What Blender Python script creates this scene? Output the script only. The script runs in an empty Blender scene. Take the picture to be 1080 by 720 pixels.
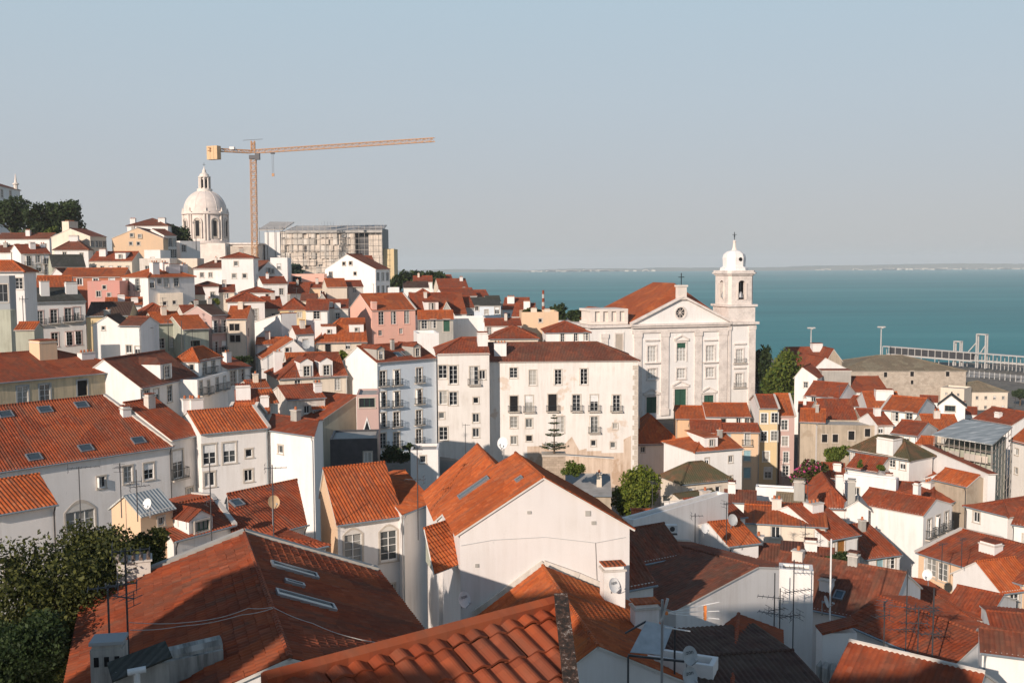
import bpy, math, random
from mathutils import Vector as V, Matrix
random.seed(7)
R_ = math.radians
sc = bpy.context.scene
COL = sc.collection
# ------------------------------------------------------------------ camera
CAM = V((0, 0, 60.0)); F_ = 1050.0
pit = math.atan(80 / F_); rol = R_(0.3)
FW = V((0, math.cos(pit), -math.sin(pit)))
r0 = V((1, 0, 0)); u0 = V((0, math.sin(pit), math.cos(pit)))
RT = r0 * math.cos(rol) - u0 * math.sin(rol)
UP = u0 * math.cos(rol) + r0 * math.sin(rol)
cd = bpy.data.cameras.new('camera'); cam = bpy.data.objects.new('camera', cd); COL.objects.link(cam)
m3 = Matrix((RT, UP, -FW)).transposed().to_4x4(); m3.translation = CAM
cam.matrix_world = m3
cd.sensor_width = 36; cd.lens = 35; cd.clip_start = 0.5; cd.clip_end = 60000
sc.camera = cam

def ray(px, py):
    return FW + RT * ((px - 540) / F_) - UP * ((py - 360) / F_)
def PX(px, py, Y):
    d = ray(px, py); return CAM + d * (Y / d.y)
def PZ(px, py, z):
    d = ray(px, py); return CAM + d * ((z - CAM.z) / d.z)
def PP(px, py, p, n):
    d = ray(px, py); return CAM + d * ((p - CAM).dot(n) / d.dot(n))
def proj(p):
    v = p - CAM; k = v.dot(FW); return 540 + F_ * v.dot(RT) / k, 360 - F_ * v.dot(UP) / k
def along(p, u, px):
    """how far from p along u one comes to picture column px"""
    v = p - CAM; k = (px - 540) / F_
    return (k * v.dot(FW) - v.dot(RT)) / (u.dot(RT) - k * u.dot(FW))
def zat(p, py):
    """height above p's plan position that shows at picture row py"""
    v = V((p.x, p.y, CAM.z)) - CAM; k = (360 - py) / F_
    return CAM.z + (k * v.dot(FW) - v.dot(UP)) / (UP.z - k * FW.z)

# ------------------------------------------------------------------ materials
MATS = {}
def nodes(name):
    m = bpy.data.materials.new(name); m.use_nodes = True
    nt = m.node_tree; b = nt.nodes['Principled BSDF']
    MATS[name] = m
    return m, nt, b
def N(nt, t, **kw):
    n = nt.nodes.new(t)
    for k, v in kw.items():
        if k in n.inputs: n.inputs[k].default_value = v
        else: setattr(n, k, v)
    return n
def rgba(c): return (c[0], c[1], c[2], 1)
def mixc(nt, fac, a, b, mode='MIX'):
    n = nt.nodes.new('ShaderNodeMix'); n.data_type = 'RGBA'; n.blend_type = mode
    for s, val in ((0, fac), (6, a), (7, b)):
        if hasattr(val, 'links') or hasattr(val, 'is_linked'): nt.links.new(val, n.inputs[s])
        elif s == 0: n.inputs[0].default_value = val
        else: n.inputs[s].default_value = rgba(val)
    return n.outputs[2]
def ramp(nt, sock, stops):
    n = nt.nodes.new('ShaderNodeValToRGB'); e = n.color_ramp.elements
    while len(e) < len(stops): e.new(0.5)
    for q, (p, c) in zip(e, stops):
        q.position = p; q.color = rgba(c) if not isinstance(c, (int, float)) else (c, c, c, 1)
    nt.links.new(sock, n.inputs[0]); return n.outputs[0]
def math_(nt, op, a, b=None, c=None):
    n = nt.nodes.new('ShaderNodeMath'); n.operation = op
    for i, val in enumerate((a, b, c)):
        if val is None: continue
        if isinstance(val, (int, float)): n.inputs[i].default_value = val
        else: nt.links.new(val, n.inputs[i])
    return n.outputs[0]

def plaster(name, col, stain=(0.42, 0.36, 0.29), amount=0.35, patch=0.0, patchcol=(0.5, 0.33, 0.2)):
    m, nt, b = nodes(name)
    g = N(nt, 'ShaderNodeNewGeometry'); uv = N(nt, 'ShaderNodeUVMap')
    n1 = N(nt, 'ShaderNodeTexNoise', Scale=0.35, Detail=6.0, Roughness=0.65); nt.links.new(g.outputs['Position'], n1.inputs['Vector'])
    mp = N(nt, 'ShaderNodeMapping'); mp.inputs['Scale'].default_value = (2.2, 0.18, 1)
    nt.links.new(uv.outputs[0], mp.inputs[0])
    n2 = N(nt, 'ShaderNodeTexNoise', Scale=1.0, Detail=5.0, Roughness=0.6); nt.links.new(mp.outputs[0], n2.inputs['Vector'])
    f = math_(nt, 'MULTIPLY', ramp(nt, n1.outputs[0], [(0.36, 0.1), (0.66, 1.0)]), ramp(nt, n2.outputs[0], [(0.40, 0.05), (0.64, 1.0)]))
    f = math_(nt, 'MULTIPLY', f, amount)
    oi = N(nt, 'ShaderNodeObjectInfo')
    base = mixc(nt, math_(nt, 'MULTIPLY', oi.outputs['Random'], 0.25), col, tuple(c * 0.82 for c in col))
    nb = N(nt, 'ShaderNodeTexNoise', Scale=0.16, Detail=3.0); nt.links.new(g.outputs['Position'], nb.inputs['Vector'])
    base = mixc(nt, ramp(nt, nb.outputs[0], [(0.42, 0.0), (0.60, 0.5)]), base, tuple(x * y for x, y in zip(col, (0.90, 0.90, 0.91))))
    c = mixc(nt, f, base, stain)
    npl = N(nt, 'ShaderNodeTexNoise', Scale=1.5, Detail=9.0, Roughness=0.72); nt.links.new(g.outputs['Position'], npl.inputs['Vector'])
    c = mixc(nt, math_(nt, 'MULTIPLY', ramp(nt, npl.outputs[0], [(0.655, 0.0), (0.675, 1.0)]), min(.8, amount * 1.6)), c, tuple(x * .62 for x in col))
    if patch:
        n3 = N(nt, 'ShaderNodeTexNoise', Scale=0.22, Detail=8.0, Roughness=0.62); nt.links.new(g.outputs['Position'], n3.inputs['Vector'])
        c = mixc(nt, ramp(nt, n3.outputs[0], [(0.66 - patch * .2, 0.0), (0.70 - patch * .2, 0.8)]), c, patchcol)
    nt.links.new(c, b.inputs['Base Color']); b.inputs['Roughness'].default_value = 0.92
    b.inputs['Specular IOR Level'].default_value = 0.15
    n4 = N(nt, 'ShaderNodeTexNoise', Scale=9.0, Detail=4.0); nt.links.new(g.outputs['Position'], n4.inputs['Vector'])
    bp = N(nt, 'ShaderNodeBump', Strength=0.25, Distance=0.02); nt.links.new(n4.outputs[0], bp.inputs['Height']); nt.links.new(bp.outputs[0], b.inputs['Normal'])
    return m

def tiles(name, col, col2, moss=(0.12, 0.085, 0.06), mossamt=0.25, flat=True, course=0.38, pitch=0.25):
    """clay roof tiles: UV u runs along the eave, v up the slope, both in metres"""
    m, nt, b = nodes(name)
    uv = N(nt, 'ShaderNodeUVMap'); g = N(nt, 'ShaderNodeNewGeometry'); oi = N(nt, 'ShaderNodeObjectInfo')
    sp = N(nt, 'ShaderNodeSeparateXYZ'); nt.links.new(uv.outputs[0], sp.inputs[0])
    tu = math_(nt, 'FLOOR', math_(nt, 'DIVIDE', sp.outputs[0], pitch)); tv = math_(nt, 'FLOOR', math_(nt, 'DIVIDE', sp.outputs[1], course))
    cx = N(nt, 'ShaderNodeCombineXYZ'); nt.links.new(tu, cx.inputs[0]); nt.links.new(tv, cx.inputs[1])
    wn = N(nt, 'ShaderNodeTexWhiteNoise'); nt.links.new(cx.outputs[0], wn.inputs[0])
    n1 = N(nt, 'ShaderNodeTexNoise', Scale=0.5, Detail=7.0, Roughness=0.7); nt.links.new(g.outputs['Position'], n1.inputs['Vector'])
    n0 = N(nt, 'ShaderNodeTexNoise', Scale=3.0, Detail=4.0, Roughness=0.6); nt.links.new(g.outputs['Position'], n0.inputs['Vector'])
    c = mixc(nt, wn.outputs['Value'], col, col2)
    c = mixc(nt, math_(nt, 'MULTIPLY', oi.outputs['Random'], 0.30), c, tuple(x * 0.72 for x in col2))
    odd = N(nt, 'ShaderNodeTexWhiteNoise'); odd.noise_dimensions = '4D'; nt.links.new(cx.outputs[0], odd.inputs['Vector']); odd.inputs['W'].default_value = 3.7
    c = mixc(nt, ramp(nt, odd.outputs['Value'], [(0.86, 0.0), (0.90, 0.45)]), c, tuple(x * 0.55 for x in col2))
    c = mixc(nt, ramp(nt, odd.outputs['Value'], [(0.0, 0.3), (0.04, 0.3), (0.07, 0.0)]), c, (min(1, col[0] * 1.15 + .05), col[1] * 1.5 + .06, col[2] * 1.9 + .05))
    mps = N(nt, 'ShaderNodeMapping'); mps.inputs['Scale'].default_value = (1.6, .16, 1); nt.links.new(uv.outputs[0], mps.inputs[0])
    ns = N(nt, 'ShaderNodeTexNoise', Scale=1.0, Detail=5.0, Roughness=0.6); nt.links.new(mps.outputs[0], ns.inputs['Vector'])
    c = mixc(nt, ramp(nt, ns.outputs[0], [(0.47, 0.0), (0.68, 0.6)]), c, moss)
    vo = N(nt, 'ShaderNodeTexVoronoi', Scale=0.42); nt.links.new(uv.outputs[0], vo.inputs['Vector']); svo = N(nt, 'ShaderNodeSeparateColor'); nt.links.new(vo.outputs['Color'], svo.inputs[0])
    c = mixc(nt, ramp(nt, svo.outputs[0], [(0.68, 0.0), (0.74, 0.42)]), c, tuple(x * 0.62 for x in col2))
    c = mixc(nt, ramp(nt, svo.outputs[1], [(0.80, 0.0), (0.84, 0.35)]), c, (min(1, col[0] * 1.2), col[1] * 1.45, col[2] * 1.5))
    c = mixc(nt, ramp(nt, n0.outputs[0], [(0.55, 0.0), (0.75, 0.35)]), c, tuple(min(1, x * 1.25 + 0.04) for x in col))
    c = mixc(nt, math_(nt, 'MULTIPLY', ramp(nt, n1.outputs[0], [(0.48 - mossamt * .2, 0.0), (0.72 - mossamt * .2, 1.0)]), min(1, mossamt * 1.6)), c, moss)
    fv = math_(nt, 'FRACT', math_(nt, 'DIVIDE', sp.outputs[1], course))
    fu = math_(nt, 'FRACT', math_(nt, 'DIVIDE', sp.outputs[0], pitch))
    # on tiles without ribs the channel between two covers is darker
    ch = math_(nt, 'ABSOLUTE', math_(nt, 'SUBTRACT', fu, 0.5))
    if flat: c = mixc(nt, ramp(nt, ch, [(0.0, 0.55), (0.22, 0.0)]), c, tuple(x * 0.55 for x in col2))
    nt.links.new(c, b.inputs['Base Color']); b.inputs['Roughness'].default_value = 0.85
    b.inputs['Specular IOR Level'].default_value = 0.2
    hgt = math_(nt, 'MULTIPLY', math_(nt, 'SUBTRACT', 1.0, fv), 0.03)
    if flat:
        co = math_(nt, 'COSINE', math_(nt, 'MULTIPLY', fu, 2 * math.pi))
        hgt = math_(nt, 'ADD', hgt, math_(nt, 'MULTIPLY', co, 0.03))
    hgt = math_(nt, 'ADD', hgt, math_(nt, 'MULTIPLY', wn.outputs['Value'], 0.012))
    bp = N(nt, 'ShaderNodeBump', Strength=0.9, Distance=1.0); nt.links.new(hgt, bp.inputs['Height']); nt.links.new(bp.outputs[0], b.inputs['Normal'])
    return m

def simple(name, col, rough=0.7, metal=0.0, var=0.15, scale=2.0, spec=0.3):
    m, nt, b = nodes(name)
    g = N(nt, 'ShaderNodeNewGeometry')
    n1 = N(nt, 'ShaderNodeTexNoise', Scale=scale, Detail=5.0, Roughness=0.6); nt.links.new(g.outputs['Position'], n1.inputs['Vector'])
    c = mixc(nt, ramp(nt, n1.outputs[0], [(0.3, 0.0), (0.7, 1.0)]), tuple(x * (1 - var) for x in col), tuple(min(1, x * (1 + var)) for x in col))
    nt.links.new(c, b.inputs['Base Color']); b.inputs['Roughness'].default_value = rough; b.inputs['Metallic'].default_value = metal
    b.inputs['Specular IOR Level'].default_value = spec
    return m

def stonework(name, col, col2, sx=0.6, sy=0.3):
    m, nt, b = nodes(name)
    uv = N(nt, 'ShaderNodeUVMap'); g = N(nt, 'ShaderNodeNewGeometry')
    br = N(nt, 'ShaderNodeTexBrick', Scale=1.0); br.inputs['Brick Width'].default_value = sx; br.inputs['Row Height'].default_value = sy
    br.inputs['Mortar Size'].default_value = 0.012
    br.inputs['Color1'].default_value = rgba(col); br.inputs['Color2'].default_value = rgba(col2); br.inputs['Mortar'].default_value = rgba(tuple(x * .7 for x in col2))
    nt.links.new(uv.outputs[0], br.inputs[0])
    n1 = N(nt, 'ShaderNodeTexNoise', Scale=0.5, Detail=7.0, Roughness=0.7); nt.links.new(g.outputs['Position'], n1.inputs['Vector'])
    c = mixc(nt, ramp(nt, n1.outputs[0], [(0.45, 0.0), (0.7, 0.7)]), br.outputs[0], tuple(x * .55 for x in col2))
    nt.links.new(c, b.inputs['Base Color']); b.inputs['Roughness'].default_value = 0.9
    bp = N(nt, 'ShaderNodeBump', Strength=0.4, Distance=0.02); nt.links.new(br.outputs['Fac'], bp.inputs['Height']); nt.links.new(bp.outputs[0], b.inputs['Normal'])
    return m

def leaves(name, c1, c2):
    m, nt, b = nodes(name)
    g = N(nt, 'ShaderNodeNewGeometry')
    c = mixc(nt, g.outputs['Random Per Island'], c1, c2)
    nt.links.new(c, b.inputs['Base Color']); b.inputs['Roughness'].default_value = 0.65
    b.inputs['Specular IOR Level'].default_value = 0.25
    tr = N(nt, 'ShaderNodeBsdfTranslucent'); nt.links.new(c, tr.inputs[0])
    mx = N(nt, 'ShaderNodeMixShader'); mx.inputs[0].default_value = 0.25
    nt.links.new(b.outputs[0], mx.inputs[1]); nt.links.new(tr.outputs[0], mx.inputs[2])
    nt.links.new(mx.outputs[0], nt.nodes['Material Output'].inputs[0])
    return m

plaster('white', (0.82, 0.785, 0.75), amount=0.28)
plaster('white_clean', (0.84, 0.81, 0.775), amount=0.22)
plaster('white_old', (0.72, 0.66, 0.59), amount=0.9, patch=.25, patchcol=(.52, .47, .41))
plaster('cream', (0.74, 0.64, 0.52), amount=0.4)
plaster('palace', (0.79, 0.745, 0.695), amount=0.36, patch=0.30, patchcol=(0.62, 0.50, 0.40))
plaster('white_big', (0.72, 0.68, 0.65), amount=0.26)
plaster('ochre', (0.58, 0.47, 0.31), amount=0.8, stain=(0.25, 0.22, 0.17), patch=0.3, patchcol=(0.42, 0.36, 0.27))
plaster('yellow', (0.70, 0.54, 0.31), amount=0.3)
plaster('peach', (0.70, 0.46, 0.28), amount=0.35)
plaster('apricot', (0.74, 0.52, 0.34), amount=0.3)
plaster('pink', (0.84, 0.47, 0.37), amount=0.25)
plaster('pinkdeep', (0.62, 0.30, 0.25), amount=0.3)
plaster('rose', (0.55, 0.38, 0.34), amount=0.3)
plaster('blue', (0.72, 0.78, 0.83), amount=0.15)
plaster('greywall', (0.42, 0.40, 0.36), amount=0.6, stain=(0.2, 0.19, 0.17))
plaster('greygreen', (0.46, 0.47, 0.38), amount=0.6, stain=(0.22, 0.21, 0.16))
plaster('rawwall', (0.46, 0.38, 0.29), amount=0.8, stain=(0.2, 0.17, 0.13), patch=0.4, patchcol=(0.33, 0.26, 0.19))
plaster('mortar', (0.62, 0.57, 0.51), amount=0.5)
plaster('trim', (0.70, 0.66, 0.60), amount=0.35)
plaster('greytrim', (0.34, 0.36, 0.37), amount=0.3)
plaster('redmansard', (0.50, 0.17, 0.09), amount=0.3)
plaster('chimney_dirty', (0.50, 0.48, 0.44), amount=1.0, stain=(0.10, 0.10, 0.09))
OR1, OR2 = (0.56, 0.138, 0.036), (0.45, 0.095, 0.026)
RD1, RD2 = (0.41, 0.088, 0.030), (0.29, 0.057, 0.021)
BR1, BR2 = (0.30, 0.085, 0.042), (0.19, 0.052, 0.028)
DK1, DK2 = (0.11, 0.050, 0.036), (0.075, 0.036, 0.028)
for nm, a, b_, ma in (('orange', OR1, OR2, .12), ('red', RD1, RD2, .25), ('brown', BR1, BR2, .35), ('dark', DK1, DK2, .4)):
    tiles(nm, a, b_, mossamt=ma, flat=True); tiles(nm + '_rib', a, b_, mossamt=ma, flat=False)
tiles('mossy', (0.30, 0.12, 0.06), (0.16, 0.085, 0.05), moss=(0.09, 0.085, 0.045), mossamt=0.75)
tiles('mossy_rib', (0.30, 0.12, 0.06), (0.16, 0.085, 0.05), moss=(0.09, 0.085, 0.045), mossamt=0.75, flat=False)
tiles('slate', (0.10, 0.095, 0.085), (0.07, 0.066, 0.06), moss=(0.05, 0.055, 0.04), mossamt=0.4)
tiles('slate_rib', (0.10, 0.095, 0.085), (0.07, 0.066, 0.06), moss=(0.05, 0.055, 0.04), mossamt=0.4, flat=False)
tiles('olive_tile', (0.34, 0.26, 0.17), (0.26, 0.20, 0.13), moss=(0.18, 0.15, 0.10), mossamt=0.4)
simple('terrace', (0.40, 0.37, 0.33), 0.9)
simple('frame_white', (0.75, 0.74, 0.71), 0.5)
simple('frame_green', (0.03, 0.09, 0.06), 0.5)
simple('frame_wood', (0.30, 0.13, 0.03), 0.6)
simple('stone_trim', (0.52, 0.46, 0.39), 0.85)
simple('iron', (0.025, 0.035, 0.04), 0.5)
simple('metal', (0.33, 0.34, 0.35), 0.45, 0.6)
simple('metal_dark', (0.08, 0.08, 0.085), 0.5, 0.5)
simple('zinc', (0.30, 0.34, 0.36), 0.5, 0.4)
simple('plastic_white', (0.72, 0.71, 0.69), 0.4)
simple('plastic_grey', (0.42, 0.43, 0.43), 0.4)
simple('orange_plastic', (0.70, 0.22, 0.06), 0.45)
simple('void', (0.012, 0.012, 0.013), 0.9)
simple('curtain', (0.45, 0.43, 0.40), 0.9)
simple('shutter_blue', (0.25, 0.40, 0.44), 0.6)
simple('crane', (0.46, 0.24, 0.11), 0.5)
simple('crane_box', (0.62, 0.42, 0.24), 0.6)
simple('bark', (0.10, 0.07, 0.045), 0.9)
simple('limestone', (0.72, 0.64, 0.57), 0.85, var=0.12, scale=0.4)
simple('limestone_dark', (0.50, 0.43, 0.36), 0.85, var=0.2, scale=0.4)
simple('dome_stone', (0.70, 0.61, 0.55), 0.8, var=0.12, scale=0.5)
simple('net', (0.60, 0.52, 0.44), 0.9, var=0.22, scale=0.25)
simple('net_pale', (0.66, 0.60, 0.53), 0.9, var=0.15, scale=0.3)
simple('net_grey', (0.46, 0.42, 0.37), 0.9, var=0.25, scale=0.3)
simple('scaffold_pole', (0.42, 0.38, 0.34), 0.6)
simple('greywrap', (0.40, 0.38, 0.355), 0.8, var=0.25, scale=0.4)
simple('pierwhite', (0.46, 0.445, 0.42), 0.6)
simple('asphalt', (0.055, 0.055, 0.057), 0.9)
simple('pink_flower', (0.50, 0.06, 0.20), 0.7)
simple('terracotta', (0.42, 0.14, 0.06), 0.8)
simple('wire', (0.55, 0.52, 0.48), 0.6)
plaster('palace_base', (0.66, 0.53, 0.42), amount=0.9, stain=(0.35, 0.24, 0.16), patch=0.7, patchcol=(0.46, 0.32, 0.22))
simple('greyfelt', (0.30, 0.29, 0.275), 0.9, var=.2, scale=.8)
def lichen():
    m, nt, b = nodes('lichen'); g = N(nt, 'ShaderNodeNewGeometry')
    n1 = N(nt, 'ShaderNodeTexNoise', Scale=14.0, Detail=6.0, Roughness=.7); nt.links.new(g.outputs['Position'], n1.inputs['Vector'])
    c = ramp(nt, n1.outputs[0], [(.44, (.022, .016, .012)), (.57, (.09, .045, .028)), (.63, (.34, .30, .26)), (.74, (.55, .52, .47))])
    nt.links.new(c, b.inputs['Base Color']); b.inputs['Roughness'].default_value = .95
    bp = N(nt, 'ShaderNodeBump', Strength=.8, Distance=.05); nt.links.new(n1.outputs[0], bp.inputs['Height']); nt.links.new(bp.outputs[0], b.inputs['Normal'])
lichen()
stonework('rubble', (0.48, 0.38, 0.29), (0.36, 0.28, 0.21), 0.5, 0.28)
plaster('crumbled', (0.50, 0.42, 0.35), amount=1.0, stain=(0.08, 0.05, 0.035), patch=0.9, patchcol=(0.10, 0.055, 0.035))
stonework('ashlar', (0.77, 0.70, 0.64), (0.74, 0.66, 0.60), 0.9, 0.45)
stonework('warehouse', (0.50, 0.43, 0.35), (0.42, 0.35, 0.28), 1.0, 0.5)
leaves('leaf_dark', (0.018, 0.035, 0.012), (0.05, 0.075, 0.02))
leaves('leaf_mid', (0.045, 0.085, 0.013), (0.16, 0.185, 0.03))
leaves('leaf_bright', (0.07, 0.11, 0.012), (0.20, 0.22, 0.03))
leaves('leaf_olive', (0.018, 0.026, 0.007), (0.12, 0.125, 0.03))
leaves('leaf_blue', (0.03, 0.06, 0.045), (0.07, 0.10, 0.07))
def glassmat():
    m, nt, b = nodes('glass')
    oi = N(nt, 'ShaderNodeObjectInfo')
    c = ramp(nt, oi.outputs['Random'], [(0.0, (0.008, 0.010, 0.012)), (0.55, (0.03, 0.035, 0.04)), (0.75, (0.09, 0.10, 0.10)), (1.0, (0.42, 0.40, 0.36))])
    nt.links.new(c, b.inputs['Base Color']); b.inputs['Roughness'].default_value = 0.08
    b.inputs['Specular IOR Level'].default_value = 0.5
glassmat()
m, nt, b = nodes('skyglass'); b.inputs['Base Color'].default_value = (0.10, 0.13, 0.14, 1); b.inputs['Roughness'].default_value = 0.06; b.inputs['Specular IOR Level'].default_value = 0.9; b.inputs['Metallic'].default_value = 0.5
def corrug():
    m, nt, b = nodes('corrugated')
    uv = N(nt, 'ShaderNodeUVMap'); sp = N(nt, 'ShaderNodeSeparateXYZ'); nt.links.new(uv.outputs[0], sp.inputs[0])
    g = N(nt, 'ShaderNodeNewGeometry'); mp = N(nt, 'ShaderNodeMapping'); mp.inputs['Scale'].default_value = (1.2, .25, 1); nt.links.new(uv.outputs[0], mp.inputs[0])
    n1 = N(nt, 'ShaderNodeTexNoise', Scale=0.9, Detail=5.0); nt.links.new(mp.outputs[0], n1.inputs['Vector'])
    c = ramp(nt, n1.outputs[0], [(0.35, (0.27, 0.29, 0.285)), (0.52, (0.40, 0.42, 0.41)), (0.66, (0.68, 0.67, 0.63))])
    nt.links.new(c, b.inputs['Base Color']); b.inputs['Metallic'].default_value = 0.1; b.inputs['Roughness'].default_value = 0.55
    s = math_(nt, 'MULTIPLY', math_(nt, 'SINE', math_(nt, 'MULTIPLY', sp.outputs[0], 25.0)), 0.03)
    bp = N(nt, 'ShaderNodeBump', Strength=0.6, Distance=1.0); nt.links.new(s, bp.inputs['Height']); nt.links.new(bp.outputs[0], b.inputs['Normal'])
corrug()

# ------------------------------------------------------------------ mesh builder
class MB:
    def __init__(s): s.v = []; s.f = []; s.m = []; s.uv = []; s.mats = []; s.sm = []
    def mi(s, mat):
        if mat not in s.mats: s.mats.append(mat)
        return s.mats.index(mat)
    def face(s, pts, mat=None, uv=None, smooth=False):
        i = len(s.v); s.v += [tuple(p) for p in pts]; s.f.append(tuple(range(i, i + len(pts))))
        s.m.append(s.mi(mat)); s.uv.append(uv); s.sm.append(smooth)
    def box(s, x0, x1, y0, y1, z0, z1, mat=None, M=None):
        c = [V((x, y, z)) for z in (z0, z1) for y in (y0, y1) for x in (x0, x1)]
        if M is not None: c = [M @ p for p in c]
        for q in ((0, 2, 3, 1), (4, 5, 7, 6), (0, 1, 5, 4), (1, 3, 7, 5), (3, 2, 6, 7), (2, 0, 4, 6)):
            s.face([c[k] for k in q], mat)
    def bar(s, a, b, w, mat=None, h=None, up=None):
        """a square bar from a to b"""
        a = V(a); b = V(b); d = (b - a)
        if d.length < 1e-6: return
        d.normalize(); h = h or w
        t = up if up is not None else (V((0, 0, 1)) if abs(d.z) < .95 else V((1, 0, 0)))
        x = d.cross(t).normalized(); y = x.cross(d).normalized()
        o = [x * (i * w / 2) + y * (j * h / 2) for i, j in ((-1, -1), (1, -1), (1, 1), (-1, 1))]
        A = [a + q for q in o]; B = [b + q for q in o]
        for k in range(4):
            s.face([A[k], A[(k + 1) % 4], B[(k + 1) % 4], B[k]], mat)
        s.face([A[3], A[2], A[1], A[0]], mat); s.face(B, mat)
    def tube(s, pts, r, mat=None, n=8, smooth=True, cap=True):
        pts = [V(p) for p in pts]; rs = r if isinstance(r, (list, tuple)) else [r] * len(pts)
        rings = []
        x = None
        for i, p in enumerate(pts):
            d = (pts[min(i + 1, len(pts) - 1)] - pts[max(i - 1, 0)]).normalized()
            t = x if x is not None else (V((0, 0, 1)) if abs(d.z) < .9 else V((1, 0, 0)))
            y = d.cross(t).normalized(); x = y.cross(d).normalized()
            rings.append([p + (x * math.cos(2 * math.pi * k / n) + y * math.sin(2 * math.pi * k / n)) * rs[i] for k in range(n)])
        for a, b in zip(rings, rings[1:]):
            for k in range(n):
                s.face([a[k], b[k], b[(k + 1) % n], a[(k + 1) % n]], mat, smooth=smooth)
        if cap: s.face(rings[0], mat); s.face(rings[-1][::-1], mat)
    def lathe(s, prof, mat=None, n=24, c=(0, 0, 0), smooth=True, a0=0.0):
        c = V(c)
        ring = lambda r, z: [c + V((r * math.cos(a0 + 2 * math.pi * k / n), r * math.sin(a0 + 2 * math.pi * k / n), z)) for k in range(n)]
        P = [ring(r, z) for r, z in prof]
        for A, B in zip(P, P[1:]):
            for k in range(n):
                k2 = (k + 1) % n
                s.face([A[k], A[k2], B[k2], B[k]], mat, smooth=smooth)
    def prism(s, poly, lo, hi, mat=None):
        """poly: list of (x,y); vertical prism"""
        a = [V((p[0], p[1], lo)) for p in poly]; b = [V((p[0], p[1], hi)) for p in poly]; n = len(poly)
        for k in range(n): s.face([a[k], a[(k + 1) % n], b[(k + 1) % n], b[k]], mat)
        s.face(b, mat); s.face(a[::-1], mat)
    def slab(s, pts, th, mat=None, side=None):
        """polygon thickened downwards along its normal"""
        pts = [V(p) for p in pts]
        n = nrm(pts)
        if n.z < 0: pts = pts[::-1]; n = -n
        lo = [p - n * th for p in pts]; k = len(pts)
        s.face(pts, mat)
        for i in range(k): s.face([lo[i], lo[(i + 1) % k], pts[(i + 1) % k], pts[i]], side or mat)
        s.face(lo[::-1], side or mat)
    def mesh(s, name):
        me = bpy.data.meshes.new(name); me.from_pydata(s.v, [], s.f)
        lay = me.uv_layers.new(name='UVMap'); data = []
        for f, u in zip(s.f, s.uv):
            if u is None:
                p = [V(s.v[i]) for i in f]; n = nrm(p)
                if abs(n.z) > .999: t = V((1, 0, 0))
                else: t = V((-n.y, n.x, 0)).normalized()
                bb = n.cross(t)
                for q in p: data += [q.dot(t), q.dot(bb)]
            else:
                for q in u: data += [q[0], q[1]]
        lay.data.foreach_set('uv', data)
        for mt in s.mats: me.materials.append(MATS[mt])
        me.polygons.foreach_set('material_index', s.m)
        me.polygons.foreach_set('use_smooth', s.sm)
        me.update(); return me
    def build(s, name, parent=None, mat=None):
        if mat is not None: s.mats = [mat]; s.m = [0] * len(s.f)
        o = bpy.data.objects.new(name, s.mesh(name)); COL.objects.link(o)
        if parent is not None: o.parent = parent
        return o
def nrm(p):
    n = V((0, 0, 0))
    for i in range(len(p)):
        a = p[i]; b = p[(i + 1) % len(p)]
        n += V(((a.y - b.y) * (a.z + b.z), (a.z - b.z) * (a.x + b.x), (a.x - b.x) * (a.y + b.y)))
    return n.normalized() if n.length > 1e-12 else V((0, 0, 1))
def tag(o, label, cat, group=None, kind=None):
    if label: o['label'] = label
    if cat: o['category'] = cat
    if group: o['group'] = group
    if kind: o['kind'] = kind
    return o
def empty(name, loc, rz=0.0):
    o = bpy.data.objects.new(name, None); o.empty_display_size = .5; o.location = loc; o.rotation_euler = (0, 0, rz); COL.objects.link(o); return o

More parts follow.
